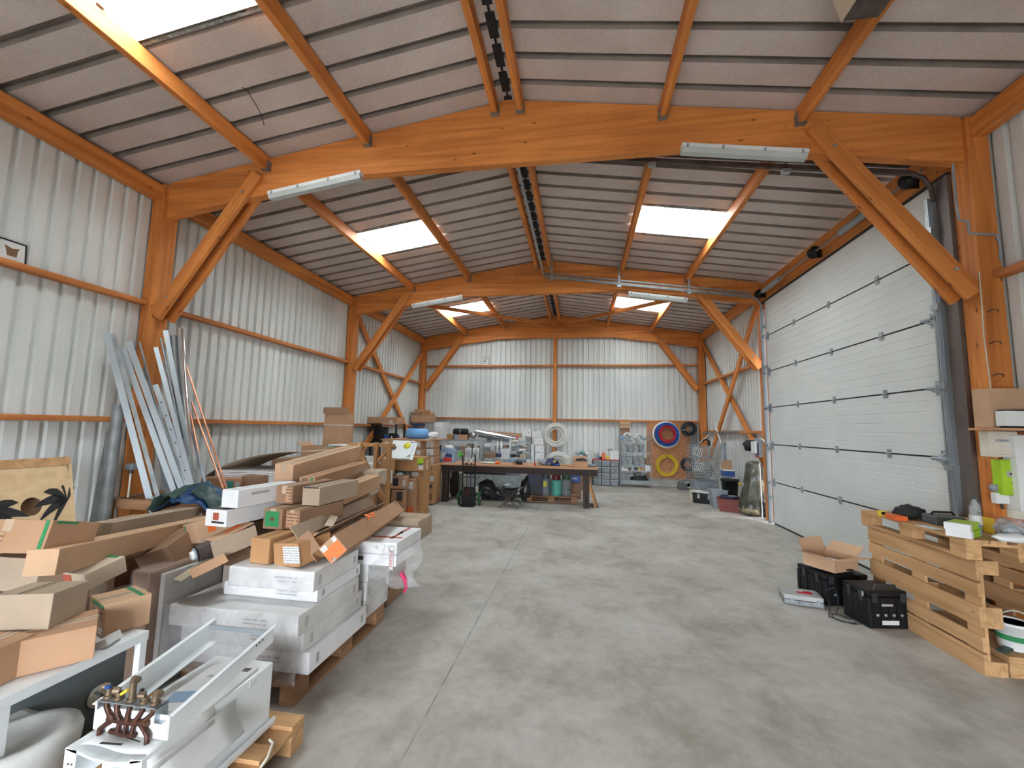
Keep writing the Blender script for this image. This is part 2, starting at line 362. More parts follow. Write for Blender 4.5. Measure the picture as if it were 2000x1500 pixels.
# wall above the sectional door
sheet('wall_right', 'y', 4.70, 9.5, XR+.16, 1, roofz(XR)+.05, 4.2)
struct(MB().bx(XL-.12, XL-.01, -4, YB+.1, 0, .16).build('baseboard_left', 'grey_plaster'))
struct(MB().bx(XL-.1, XR+.1, YB-.005, YB+.12, 0, .22).build('baseboard_back', 'grey_plaster'))
struct(MB().bx(XR+.01, XR+.13, 9.42, YB+.1, 0, .16).build('baseboard_right', 'grey_plaster'))
struct(MB().bx(XR+.01, XR+.13, -4, 4.72, 0, .16).build('baseboard_right', 'grey_plaster'))
# gable behind the photographer
g = MB().bx(XL-.1, -2.5, -4.1, -4, 0, 5.6).bx(.9, XR+.2, -4.1, -4, 0, 5.6).bx(-2.5, .9, -4.1, -4, 2.5, 5.6)
struct(g.build('wall_front', 'wall_sheet'))
# ceiling: trapezoid roof sheets, ribs run down the slope
def roof(side):
    sg = -1 if side == 0 else 1; xs = sorted([0.0, 1.715, 3.035, 4.63+.1])
    ys = []; k = -33
    prof = []
    y = 6.57-.045+RIB*(-32)
    while y < YB+.45:
        prof += [(y, .0), (y+.006, .065), (y+.076, .065), (y+.082, .0)]; y += RIB
    m = MB(); crown = []
    for i in range(len(prof)-1):
        (ya, za), (yb, zb) = prof[i], prof[i+1]
        if yb < -4: continue
        for j in range(3):
            x0, x1 = xs[j], xs[j+1]
            mid = (ya+yb)/2
            if j == 1 and any(s == side and y0+.037 < mid < y0+.955 for y0, s in SKYL): continue
            X0, X1 = M0+sg*x0, M0+sg*x1
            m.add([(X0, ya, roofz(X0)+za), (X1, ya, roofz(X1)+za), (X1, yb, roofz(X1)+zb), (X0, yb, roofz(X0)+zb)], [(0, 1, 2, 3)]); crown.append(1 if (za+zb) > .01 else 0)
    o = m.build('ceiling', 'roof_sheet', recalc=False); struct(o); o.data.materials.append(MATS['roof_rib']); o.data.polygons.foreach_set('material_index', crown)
    md = o.modifiers.new('thick', 'SOLIDIFY'); md.thickness = .006; md.offset = 1 if side else -1
roof(0); roof(1)
for i, (y0, s) in enumerate(SKYL):
    sg = -1 if s == 0 else 1; c = M0+sg*2.375
    w_ = struct(MB().bx(-.66, .66, -.5, .5, -.002, .002).build('window_%d' % (i+1), 'skylight_sheet'))
    w_.location = (c, y0+.5, roofz(c)+.03); w_.rotation_euler = (0, sg*math.atan(.152), 0)
    fr = MB()
    for e in (-.49, .49): fr.bx(-.66, .66, e-.012, e+.012, -.028, .0)
    fr.build('window_frame', 'clear_plastic', w_)
# ridge: dark profiled ridge closure between the two ridge timbers
m = MB(); y = -3.9; k = 0
while y < YB:
    m.bx(M0-.045, M0+.045, y, y+.26, roofz(M0)-.02, roofz(M0)-.004); m.bx(M0-.012, M0+.012, y+.26, y+.335, roofz(M0)-.012, roofz(M0)-.004); y += RIB
tag(m.build('ridge_vent', 'black_matt'), 'dark notched ventilation strip running under the roof ridge', 'roof vent', kind='stuff')
m = MB()
for sg in (-1, 1): m.add([(M0+sg*.0, -4, roofz(M0)+.06), (M0+sg*.4, -4, roofz(M0)), (M0+sg*.4, YB+.1, roofz(M0)), (M0, YB+.1, roofz(M0)+.06)], [(0, 1, 2, 3)])
struct(m.build('trim_4', 'zinc_dull'))
# ---- timber portal frames
CW, CD = .175, .21
FR = [(-.31, 'behind the camera'), (4.43, 'nearest the camera'), (9.17, 'at the far edge of the big door'), (YB-.235, 'against the far gable wall')]
def mx(x): return 2*M0-x
WHERE = {4.43: 'nearest frame', 9.17: 'middle frame', YB-.235: 'frame at the far wall', -.31: 'frame behind the camera'}
for y, wh in FR[1:]:
    wn = WHERE[y]
    for sg, side, xo in ((-1, 'left', XL), (1, 'right', XR)):
        xi = xo-sg*CW
        beam('timber_column', ((xo+xi)/2, y+CD/2, 0), ((xo+xi)/2, y+CD/2, 4.76), CD, CW, up=(0, 1, 0) if False else (1, 0, 0), label='orange-stained timber column on the %s side of the %s' % (side, wn), cat='column', group='timber columns')
    yc = y+CD/2; T = .055
    xa, xb = XL+.17, XR-.17
    top = [(xa, roofz(xa)-.015), (M0, roofz(M0)-.015), (xb, roofz(xb)-.015)]
    bot = [(xb, 4.33), (xb-.9, 4.47), (M0+1.87, 4.695), (M0+1.0, 4.70), (M0-1.0, 4.70), (M0-1.87, 4.695), (xa+.9, 4.47), (xa, 4.33)]
    tag(MB().prism(top+bot, yc-T, yc+T).build('timber_rafter', 'frame_wood', bevel=.006), 'deep orange glued-laminated roof beam of the %s' % wn, 'roof beam', 'glued-laminated roof beams')
    for sg, side in ((-1, 'left'), (1, 'right')):
        P_ = lambda x, z, yy: ((x if sg < 0 else mx(x)), yy, z)
        NB_ = 0; t = thing('knee_brace', 'pair of orange diagonal braces at the %s corner of the %s' % (side, wn), 'brace', P_(-5.05, 3.2, yc), group='diagonal knee braces')
        for k, yy in enumerate((yc-.055-.028, yc+.055+.028)):
            p0, p1 = Vector(P_(-5.245, 3.01, yy)), Vector(P_(-3.98, 4.80, yy))
            loc = Vector(P_(-5.05, 3.2, yc))
            beam('brace_plank', p0-loc, p1-loc, .052, .16, parent=t, up=(0, 1, 0) if False else (0, 0, 1))
        for (x, z) in ((-5.10, 3.25), (-4.15, 4.56)): MB().cyl(Vector(P_(x, z, yc-.12))-loc, Vector(P_(x, z, yc+.11))-loc, .016, 8).build('bolt', 'galvanised', t)
# ---- purlins between frames, with metal hangers
BAY = [(-3.9, -.31, 'rear bay'), (-.10, 4.485, 'bay over the photographer'), (4.585, 9.225, 'bay beside the big door'), (9.325, YB-.16, 'far bay')]
for y0, y1, bn in BAY[1:]:
    if bn == 'rear bay': continue
    for dx, wnm in ((-3.04, 'low left'), (-1.70, 'upper left'), (-.145, 'left ridge'), (.145, 'right ridge'), (1.70, 'upper right'), (3.04, 'low right')):
        x = M0+dx; z = roofz(x)-.018-.085
        t = thing('roof_purlin', 'orange timber roof purlin, %s line, in the %s' % (wnm, bn), 'roof purlin', (x, y0, z), group='roof purlins')
        o = beam('purlin_timber', (0, .0, 0), (0, y1-y0, 0), .07, .17, parent=t)
        for yy in (.03, y1-y0-.03):
            MB().bx(-.045, .045, yy-.04, yy+.04, -.092, -.082).bx(-.045, -.037, yy-.04, yy+.04, -.09, .03).bx(.037, .045, yy-.04, yy+.04, -.09, .03).build('joist_hanger', 'zinc_dull', t)
    for sg, side, x in ((-1, 'left', XL+.075), (1, 'right', XR-.075)):
        beam('eaves_beam', (x, y0+.15, 4.64), (x, y1-.0, 4.64), .13, .20, label='orange timber eaves beam above the %s wall in the %s' % (side, bn), cat='eaves beam', group='eaves beams')
# ---- wall rails
def rail(p, q, lab, g='horizontal wall rails', w=.11, h=.06):
    beam('wall_rail', p, q, w, h, 'rail_wood', label=lab, cat='wall rail', group=g)
for y0, y1, bn in (( -.1, 4.42, 'nearest stretch'), (4.65, 9.16, 'stretch between first and middle columns'), (9.39, YB-.24, 'stretch at the far end')):
    rail((XL+.045, y0, 3.18), (XL+.045, y1, 3.18), 'upper orange rail on the left wall, %s' % bn)
    rail((XL+.045, y0, 1.72), (XL+.045, y1, 1.72), 'lower orange rail on the left wall, %s' % bn)
for y0, y1, bn in ((-.1, 4.42, 'nearest stretch'), (9.39, YB-.24, 'stretch beyond the big door')):
    rail((XR-.035, y0, 3.18), (XR-.035, y1, 3.18), 'upper orange rail on the right wall, %s' % bn)
    rail((XR-.035, y0, 1.72), (XR-.035, y1, 1.72), 'lower orange rail on the right wall, %s' % bn)
for z, nm in ((3.79, 'upper'), (2.01, 'lower')):
    rail((XL+.19, YB-.06, z), (M0-.06, YB-.06, z), '%s orange rail on the far wall, left half' % nm)
    rail((M0+.06, YB-.06, z), (XR-.19, YB-.06, z), '%s orange rail on the far wall, right half' % nm)
beam('gable_post', (M0, YB-.085, 0), (M0, YB-.085, 4.7), .12, .12, up=(1, 0, 0), label='slim orange post in the middle of the far wall', cat='post')
# ---- wind bracing
beam('wall_brace', (XL+.06, 9.3, 4.55), (XL+.06, 13.6, .95), .05, .15, label='orange diagonal on the left wall running down toward the far corner', cat='brace', group='crossed wall braces')
beam('wall_brace', (XL+.125, 13.82, 4.25), (XL+.125, 9.55, .75), .05, .15, label='orange diagonal on the left wall running up toward the far corner', cat='brace', group='crossed wall braces')
beam('wall_brace', (XR-.055, 13.95, 4.50), (XR-.055, 9.6, 1.05), .05, .15, label='orange diagonal on the right wall rising toward the far corner', cat='brace', group='crossed wall braces')
beam('wall_brace', (XR-.12, 9.35, 4.55), (XR-.12, 13.2, .95), .05, .15, label='orange diagonal on the right wall falling toward the far corner', cat='brace', group='crossed wall braces')
beam('roof_brace', (-4.3, 9.35, 4.67), (M0-.12, YB-.25, 5.13), .07, .09, label='thin orange roof brace crossing the far bay on the left', cat='brace', group='roof braces')
beam('roof_brace', (mx(-4.3), 9.35, 4.67), (M0+.12, YB-.25, 5.13), .07, .09, label='thin orange roof brace crossing the far bay on the right', cat='brace', group='roof braces')
# ---- the sectional door
DY0, DY1, DZ, PH, Z0, XR = 4.86, 8.96, 4.27, .705, .08, 3.62
d = thing('door_1', 'large white sectional garage door filling the right side bay', 'door', (XR, 7.1, 0)); d['kind'] = 'structure'
o0 = Vector((XR, 7.1, 0))
for k in range(6):
    z0 = (Z0+k*PH if k else .02)+.008; z1 = Z0+(k+1)*PH-.008; poly = [(XR+.045, z0), (XR, z0)]
    z = z0
    n = 6; st = (z1-z0)/n
    for i in range(1, n):
        z = z0+i*st; poly += [(XR, z-.006), (XR+.004, z), (XR, z+.006)]
    poly += [(XR, z1), (XR+.045, z1)]
    MB().prism([(a-o0.x, b) for a, b in poly], DY0-o0.y, DY1-o0.y, 'xz').v
    mb = MB(); n2 = len(poly)
    mb.add([(a, DY0, b) for a, b in poly]+[(a, DY1, b) for a, b in poly], [tuple(range(n2)), tuple(range(2*n2-1, n2-1, -1))]+[(i, i+n2, (i+1) % n2+n2, (i+1) % n2) for i in range(n2)])
    mb.build('door_panel', 'door_white', d, o=o0, loc=-o0)
    if k: 
        MB().bx(XR-.002, XR+.03, DY0, DY1, Z0+k*PH-.009, Z0+k*PH+.009).build('door_seal', 'black_matt', d, o=o0, loc=-o0)
        for yy in (5.75, 6.8, 7.85): 
            MB().bx(XR-.012, XR-.001, yy-.03, yy+.03, Z0+k*PH-.05, Z0+k*PH+.05).cyl((XR-.014, yy-.035, Z0+k*PH), (XR-.014, yy+.035, Z0+k*PH), .012, 8).build('door_hinge', 'galvanised', d, o=o0, loc=-o0)
        kz = Z0+k*PH
        for yy in (DY0+.08, DY1-.06):
            h_ = MB().bx(XR-.014, XR-.001, yy-.06, yy+.06, kz-.08, kz+.07)
            h_.bar((XR-.012, yy, kz-.07), (XR-.11, yy, kz-.02), .03, .008).bar((XR-.11, yy, kz-.02), (XR-.012, yy, kz+.05), .03, .008).cyl((XR-.10, yy-.09, kz-.01), (XR-.10, yy+.05, kz-.01), .018, 8)
            h_.build('door_hinge', 'galvanised', d, o=o0, loc=-o0)
MB().bx(XR-.005, XR+.03, DY0, DY1, -.0, .028).build('door_seal', 'black_rubber', d, o=o0, loc=-o0)
# vertical tracks
def ctrack(mb, p0, p1, w=.05, dpt=.03):
    mb.bar(p0, p1, w, .006, up=(1, 0, 0)); return mb
for yy, sg, nm in ((DY0-.03, -1, 'near'), (DY1+.03, 1, 'far')):
    m = MB().bx(XR-.085, XR-.005, yy-.003, yy+.003, 0, 4.15).bx(XR-.085, XR-.079, yy-.022, yy+.022, 0, 4.15).bx(XR-.06, XR-.005, yy+sg*.035-.003, yy+sg*.035+.003, 0, 4.15)
    for z in (.5, 1.4, 2.2, 3.0, 3.8): m.bx(XR-.09, XR, yy-.045, yy+.045, z-.03, z+.03)
    tag(m.build('door_track', 'galvanised', bevel=0), 'galvanised upright door track at the %s edge of the big door' % nm, 'door track', 'upright door tracks')
# horizontal (follow-the-roof) tracks
def track(yy, lab, dark):
    pts = [(XR-.05, yy, 4.10), (XR-.06, yy, 4.24), (XR-.12, yy, 4.36), (XR-.24, yy, 4.42)]
    p1 = Vector((-.78, yy, 5.0)); p0 = Vector(pts[-1])
    t = thing('overhead_track', lab, 'door track', (XR-.1, yy, 4.3), group='overhead door tracks'); L = Vector((XR-.1, yy, 4.3))
    mb = MB().bar(p0, p1, .035, .05).bar(p0+Vector((0, .0, .075)), p1+Vector((0, 0, .075)), .03, .03).tube(pts, .022, 8)
    mb.build('track_rail', 'zinc_dull' if not dark else 'dark_steel', t, o=L, loc=-L)
    for x in (-.62, .80, 2.2):
        f_ = (x-p0.x)/(p1.x-p0.x); z = p0.z+(p1.z-p0.z)*f_
        MB().bx(x-.018, x+.018, yy-.012, yy+.012, z-.05, roofz(x)-.02).bx(x-.04, x+.04, yy-.03, yy+.03, z-.07, z-.03).build('hanger_bracket', 'galvanised', t, o=L, loc=-L)
track(8.98, 'galvanised overhead door track just in front of the middle roof beam', False)
track(4.78, 'dark overhead door track just behind the nearest roof beam', True)
tag(MB().bar((-.80, 4.78, 5.05), (-.80, 8.98, 5.05), .035, .035).build('track_crossbar', 'galvanised'), 'thin galvanised bar running along under the roof ridge', 'bar')
# lintel, shaft, springs
beam('door_lintel', (XR+.06, 4.66, 4.42), (XR+.06, 9.16, 4.42), .08, .15, label='orange timber lintel above the big door', cat='lintel')
tag(MB().bx(XR-.01, XR+.36, 4.66, 9.16, 4.30, 4.335).build('weather_seal', 'black_matt'), 'black seal strip along the top of the big door', 'seal')
t = thing('torsion_shaft', 'door winding shaft with springs above the big door', 'door shaft', (XR-.13, 7, 4.44)); L = Vector((XR-.13, 7, 4.44))
MB().cyl((XR-.13, 4.78, 4.44), (XR-.13, 9.05, 4.44), .014, 10).build('shaft', 'zinc_dull', t, o=L, loc=-L)
for a, b in ((5.5, 6.2), (8.0, 8.7)):
    pts = []; n = 26
    MB().cyl((XR-.13, a, 4.44), (XR-.13, b, 4.44), .042, 14).build('spring', 'grey_plastic', t, o=L, loc=-L)
for yy in (4.95, 6.85, 8.85):
    MB().lathe((XR-.13, yy, 4.44), [(.02, -.05), (.085, -.05), (.085, -.03), (.06, 0), (.085, .03), (.02, .05)], 16, rot=(90, 0, 0)).bx(XR-.16, XR+.01, yy+.07, yy+.08, 4.38, 4.50).build('cable_drum', 'black_plastic', t, o=L, loc=-L)
# jamb plate between door and right column
tag(MB().bx(XR-.02, XR+.24, 4.645, DY0-.05, 0, 4.30).build('door_jamb', 'jamb_brown'), 'dark brown steel jamb plate between the big door and the right column', 'door jamb')
tag(MB().bx(XR+.04, XR+.24, DY1+.07, 9.165, 0, 4.30).build('door_jamb', 'rail_wood'), 'narrow orange jamb board at the far side of the big door', 'door jamb')
XR = 3.81
# ---- fluorescent battens (switched off) under the frames
def batten(cx, cz, yy, tilt, lab):
    t = thing('strip_light', lab, 'strip light', (cx, yy, cz), (0, tilt, 0), group='strip lights under the roof beams')
    MB().bx(-.61, .61, -.045, .045, .0, .045, .008).build('housing', 'white_plastic', t)
    MB().prism([(-.05, 0), (.05, 0), (.035, -.055), (-.035, -.055)], -.60, .60, 'yz').build('diffuser', 'diffuser_grey', t)
    MB().bx(-.57, .57, -.02, .02, -.03, -.002).build('reflector', 'white_paint', t)
    for x in (-.55, -.2, .2, .55): MB().bx(x-.012, x+.012, -.052, -.045, -.01, .03).build('clip', 'grey_plastic', t)
batten(-3.17, 4.57, 4.433, -8.5, 'strip light fixed under the left half of the nearest roof beam')
batten(1.64, 4.575, 4.433, 8.5, 'strip light fixed under the right half of the nearest roof beam')
batten(-3.26, 4.57, 9.173, -8.5, 'strip light fixed under the left half of the middle roof beam')
batten(1.61, 4.53, 9.173, 8.5, 'strip light fixed under the right half of the middle roof beam')

tag(MB().tube([at(px, py, 'Z', z) for px, py, z in ((443, 138, 5.16), (468, 166, 5.11), (483, 178, 5.08), (500, 205, 5.04), (512, 228, 4.99), (516, 246, 4.96))], .004, 5).build('loose_wire', 'black_matt'), 'thin dark wire hanging crookedly under the roof sheets at upper left', 'wire')

# ================================================================== CARTONS AND THE LEFT SIDE
def place(root, c, s, r):
    R = Euler([math.radians(a) for a in r]).to_matrix(); root.location = Vector(c)-R @ Vector((0, 0, s[2]/2)); root.rotation_euler = [math.radians(a) for a in r]
def face_plate(mb, s, face, u, v, w, h, e=.0012):
    """thin printed plate on a face of a box standing at z 0..s.z; u, v: -0.5..0.5 over the face"""
    X, Y, Z = s; zc = Z/2
    if face[1] == 'x': sg = -1 if face[0] == '-' else 1; mb.box((sg*(X/2+e), u*Y, zc+v*Z), (.002, w, h))
    elif face[1] == 'y': sg = -1 if face[0] == '-' else 1; mb.box((u*X, sg*(Y/2+e), zc+v*Z), (w, .002, h))
    else: mb.box((u*X, v*Y, Z+e), (w, h, .002))
def carton(name, label, c, s, r=(0, 0, 0), mat='kraft', tape='tape_clear', plates=(), opened=None, group=None, cat='box', bev=.004, seam=True):
    """a carton: centre c, size s, rotation r; plates = (part name, face, u, v, w, h, material)"""
    t = thing(name, label, cat, group=group); place(t, c, s, r)
    X, Y, Z = s
    if opened is None:
        MB().box((0, 0, Z/2), s, None, bev).build('box_body', mat, t)
        if tape:
            m = MB(); w = min(.05, Y*.3); m.box((0, 0, Z+.0008), (X*.995, w, .0016)); d = min(.06, Z*.5)
            for sg in (-1, 1): m.box((sg*(X/2+.0008), 0, Z-d/2), (.0016, w, d))
            m.build('packing_tape', tape, t)
        if seam: MB().box((0, 0, Z+.0020), (X*.98, .003, .0012)).build('lid_seam', 'print_brown', t)
    else:
        th = .006; m = MB()
        m.bx(-X/2, X/2, -Y/2, Y/2, 0, th).bx(-X/2, X/2, -Y/2, -Y/2+th, th, Z).bx(-X/2, X/2, Y/2-th, Y/2, th, Z).bx(-X/2, -X/2+th, -Y/2+th, Y/2-th, th, Z).bx(X/2-th, X/2, -Y/2+th, Y/2-th, th, Z)
        m.build('box_body', mat, t)
        for face, ang, L in opened:        # ang: 0 = flap straight up, 90 = flat outwards
            a = math.radians(ang); ca, sa = math.cos(a), math.sin(a)
            sg = -1 if face[0] == '-' else 1; m = MB()
            if face[1] == 'x':
                p = Vector((sg*(X/2-th/2), 0, Z)); q = p+Vector((sg*sa*L, 0, ca*L)); m.bar(p, q, Y*.98, .004, up=Vector((sg*ca, 0, -sa)))
            else:
                p = Vector((0, sg*(Y/2-th/2), Z)); q = p+Vector((0, sg*sa*L, ca*L)); m.bar(p, q, X*.98, .004, up=Vector((0, sg*ca, -sa)))
            m.build('flap', mat, t)
    by = {}
    for pn, face, u, v, w_, h_, mt in plates:
        face_plate(MB.__new__(MB), s, face, u, v, w_, h_) if False else None
        k = MB(); face_plate(k, s, face, u, v, w_, h_); k.build(pn, mt, t)
    return t
def longbox(name, label, p, q, w, h, mat='kraft', **kw):
    """long carton between the centres of its two ends"""
    p, q = Vector(p), Vector(q); d = q-p; L = d.length
    rz = math.degrees(math.atan2(d.y, d.x)); ry = -math.degrees(math.asin(d.z/L)); rx = kw.pop('roll', 0)
    return carton(name, label, (p+q)/2, (L, w, h), (rx, ry, rz), mat, **kw)
def fbox(px0, py0, px1, py1, Y, dep):
    """centre and size of an upright box whose front lies at distance Y and spans these photo positions"""
    ym, xm = (py0+py1)/2, (px0+px1)/2
    x0, x1 = at(px0, ym, 'Y', Y).x, at(px1, ym, 'Y', Y).x; z1, z0 = at(xm, py0, 'Y', Y).z, at(xm, py1, 'Y', Y).z
    return Vector(((x0+x1)/2, Y+dep/2, (z0+z1)/2)), (x1-x0, dep, z1-z0)
def bxc(x0, x1, y0, y1, z0, z1): return ((x0+x1)/2, (y0+y1)/2, (z0+z1)/2), (x1-x0, y1-y0, z1-z0)
LT, IN = 'label_text', 'print_ink'
# ---- euro pallet
def euro(label, loc, rot=(0, 0, 0), mat='pallet_wood', group='wooden pallets', L=1.2, W=.8, ys=None):
    """1.2 x 0.8 x 0.144 pallet; origin at the centre of its underside, length along local X"""
    t = thing('wooden_pallet', label, 'pallet', loc, rot, group)
    for y in ys or [(-W/2+.0725), (-.1875*W/.8), 0, (.1875*W/.8), W/2-.0725]:
        wd = .10 if ys else .145 if abs(y) > .25 or y == 0 else .10
        MB().box((0, y, .133), (L, wd, .022)).build('deck_board', mat, t, bevel=.002)
    for x in (-L/2+.0725, 0, L/2-.0725):
        MB().box((x, 0, .111), (.145, W, .022)).build('cross_board', mat, t, bevel=.002)
        for y in (-W/2+.05, 0, W/2-.05): MB().box((x, y, .061), (.145, .10 if y else .145, .078)).build('block', mat, t, bevel=.002)
    for y in (-W/2+.05, 0, W/2-.05): MB().box((0, y, .011), (L, .10 if y else .145, .022)).build('base_board', mat, t, bevel=.002)
    return t
euro('wooden pallet on the floor carrying the stack of large flat white boxes', (-2.11, 3.13, 0), (0, 0, 90), 'old_pallet')
euro('pale bare wooden pallet poking out from under the white metal casing', (-1.95, 1.87, 0), (0, 0, 0), L=.97, W=.8, ys=[-.35, -.12, .12, .35])
# ---- flat white boxes
def flat(label, b, marks=True, mat='white_carton_dim', g='flat white boxes on the pallet'):
    c, s = bxc(*b)
    pl = [('printed_mark', '-y', .18, .05, .16, s[2]*.35, 'print_faint'), ('printed_mark', '+x', -.38, 0, .03, s[2]*.45, 'label_grey'), ('printed_mark', '+x', .40, 0, .03, s[2]*.4, 'label_grey')]
    t = carton('flat_box', label, c, s, (0, 0, 0), mat, tape=None, plates=pl, group=g, bev=.012, seam=False)
    return t
flat('wide flat white box, the lowest of the front stack on the pallet', (-2.56, -1.67, 2.60, 3.33, .144, .28), mat='white_carton')
flat('wide flat white box, second from the bottom of the front stack', (-2.58, -1.70, 2.57, 3.30, .281, .41))
flat('widest flat white box with a shiny bare top, third in the front stack', (-2.60, -1.69, 2.49, 3.22, .411, .54))
flat('narrower flat white box lying second from the top of the front stack', (-2.40, -1.70, 2.69, 3.25, .541, .63), mat='white_carton')
flat('film-wrapped flat white box on top of the front stack, below the brown cartons', (-2.30, -1.68, 2.61, 3.17, .631, .76))
for k, (z0, z1, w_) in enumerate(((.144, .29, 'lowest'), (.291, .44, 'middle'), (.441, .588, 'topmost'))):
    flat('dull white flat box, %s of the rear stack at the far end of the pallet' % w_, (-2.58, -1.71+.01*k, 3.36, 3.80, z0, z1), mat='white_carton_dim')
# stretch film around the front stack
m = MB(); m.add([(-2.62, 2.475, .15), (-1.675, 2.475, .15), (-1.675, 2.475, .545), (-2.62, 2.475, .545)], [(0, 1, 2, 3)])
m.add([(-2.33, 2.60, .62), (-1.67, 2.60, .62), (-1.67, 2.60, .765), (-2.33, 2.60, .765)], [(0, 1, 2, 3)])
o = m.build('stretch_film', 'film'); md = o.modifiers.new('t', 'SOLIDIFY'); md.thickness = .002
tag(o, 'clear stretch film wound around the front of the flat white boxes', 'plastic film')
# FRAGILE parcel
for z0, z1, w_ in ((.592, .68, 'lower'), (.682, .775, 'upper')):
    c, s = bxc(-1.96, -1.44, 3.32, 3.86, z0, z1)
    t = carton('flat_box', '%s of two film-wrapped white boxes with red tape overhanging the pallet' % w_, c, s, (0, 0, 0), 'white_carton', tape=None, bev=.01, seam=False, group='film-wrapped white boxes with red tape',
           plates=[('shipping_label', '+z', .25, .1, .12, .1, LT), ('fragile_tape', '+z', .05, -.2, .42, .035, 'print_red'), ('fragile_tape', '+z', .30, .1, .03, .4, 'print_red'), ('shipping_label', '-y', .42, 0, .06, .06, LT)] if w_ == 'upper' else [('corner_mark', '-y', -.1, .1, .07, .03, 'print_ink')])
from mathutils import noise as NZ
def cloth(name, mat, fn, nu, nv, th=.004, **kw):
    m = MB(); vs = [fn(i/nu, j/nv) for j in range(nv+1) for i in range(nu+1)]
    fs = [(j*(nu+1)+i, j*(nu+1)+i+1, (j+1)*(nu+1)+i+1, (j+1)*(nu+1)+i) for j in range(nv) for i in range(nu)]
    m.add(vs, fs, True); o = m.build(name, mat); md = o.modifiers.new('t', 'SOLIDIFY'); md.thickness = th
    return o
def filmfn(u, v):
    x = -1.62+u*.36; z = .74-v*.26+.03*math.sin(u*9); y = 3.30+.04*math.sin(u*14+v*6)+u*.04
    if u > .55: z -= (u-.55)*.25*(1-v)*.2
    return (x+.03*math.sin(v*7), y, z-.06*u*v)
tag(cloth('torn_film', 'film', filmfn, 14, 8, .0015), 'loose crumpled clear film hanging off the red-taped white boxes', 'plastic film')
tape = thing('fragile_strip', 'strip of white tape printed FRAGILE in red hanging on the loose film', 'tape', (-1.475, 3.312, .66))
cloth('tape_band', 'label_white', lambda u, v: (-.018+u*.036, -.004, .09-v*.18), 1, 6, .001).parent = tape
def text(body, size, mat, parent, loc, rot, name='lettering', ext=.0006):
    cu = bpy.data.curves.new(name, 'FONT'); cu.body = body; cu.size = size; cu.extrude = ext; cu.align_x = 'CENTER'; cu.align_y = 'CENTER'; cu.materials.append(MATS[mat])
    tmp = bpy.data.objects.new(name, cu); me = bpy.data.meshes.new_from_object(tmp); bpy.data.objects.remove(tmp); o = bpy.data.objects.new(name, me); COL.objects.link(o); o.parent = parent; o.location = loc; o.rotation_euler = [math.radians(a) for a in rot]
    return o
text('FRAGILE', .034, 'red', tape, (0, -.008, 0), (90, -90, 0))
tag(MB().tube([(-1.40, 3.33, .55), (-1.36, 3.33, .50), (-1.35, 3.34, .44), (-1.37, 3.34, .40)], [.014, .02, .011, .008], 7).build('twisted_tape', 'label_pink'), 'twist of red and white tape dangling from the loose film', 'tape')
# beige box and its supports behind the pallet
c, s = bxc(-2.35, -1.80, 3.98, 4.42, 0, .61); carton('cardboard_box', 'brown carton on the floor hidden behind the far end of the pallet', c, s, mat='kraft_dark')
c, s = bxc(-2.25, -1.52, 3.98, 4.38, .612, .80); carton('cardboard_box', 'pale beige carton showing just behind the red-taped white boxes', c, s, (0, 0, 0), 'kraft_grey')
# ---- brown cartons heaped on the white boxes
PG = 'brown cartons heaped on the white boxes'
carton('cardboard_box', 'plain orange-brown carton left of the one with a large white address label', (-2.12, 2.93, .845), (.50, .150, .165), (0, 0, 86), 'kraft_orange', group=PG, tape=None)
carton('cardboard_box', 'tilted brown carton with a large white address label on top of the white boxes', (-1.90, 2.80, .845), (.27, .235, .15), (-6, -4, 76), 'kraft_orange', group=PG, plates=[('address_label', '-x', -.22, .0, .15, .11, LT)], tape=None)
carton('printed_carton', 'dark brown carton with a green printed panel facing the room', (-2.225, 3.16, 1.005), (.50, .158, .145), (0, 0, 88), 'kraft_dark', group=PG, plates=[('green_panel', '-x', .04, 0, .115, .11, 'print_green'), ('red_emblem', '-x', .04, 0, .03, .03, 'print_red')])
carton('printed_carton', 'brown carton with faint print, right beside the green-panel carton', (-2.075, 3.19, 1.000), (.50, .134, .135), (0, 0, 84), 'kraft_dark', group=PG, plates=[('printed_text', '-x', 0, 0, .10, .10, 'kraft_text')])
carton('printed_carton', 'dark worn carton with faint print above the green-panel carton', (-2.255, 3.32, 1.155), (.50, .150, .135), (0, 0, 86), 'kraft_dark', group=PG, plates=[('printed_text', '-x', -.25, 0, .05, .11, 'kraft_text')])
carton('cardboard_box', 'grey-beige carton with an open slit under the flap-hung long box', (-2.06, 3.38, 1.145), (.55, .150, .14), (0, 0, 88), 'kraft_grey', group=PG, tape=None, plates=[('slit', '-x', 0, .47, .13, .01, 'mirror_dark')])
carton('cardboard_box', 'beige carton with a white barcode label under the white cartons', (-2.52, 3.12, .875), (.40, .17, .155), (0, 0, 88), 'kraft_grey', group=PG, plates=[('shipping_label', '-x', .08, .08, .10, .105, LT), ('label_heading', '-x', .08, .33, .085, .014, IN)])
carton('white_carton_box', 'upper of two long white cartons on the heap', (-2.43, 3.02, 1.165), (.55, .145, .125), (0, 0, 84), 'white_carton', group=PG, tape='white_paint', plates=[('printed_mark', '-y', -.15, .2, .16, .02, 'label_grey')])
carton('white_carton_box', 'lower of two long white cartons on the heap, red print on its end', (-2.50, 2.99, 1.035), (.55, .19, .115), (0, 0, 84), 'white_carton', group=PG, tape=None, plates=[('red_print', '-x', 0, .1, .05, .05, 'print_red'), ('black_print', '-x', -.1, -.25, .11, .014, IN), ('lid_gap', '+z', -.42, 0, .08, .16, 'mirror_dark')])
carton('long_carton', 'longest smooth brown carton lying on top of the heap', (-2.62, 4.13, 1.325), (1.50, .165, .165), (3, -4, 97), 'kraft_light', group=PG)
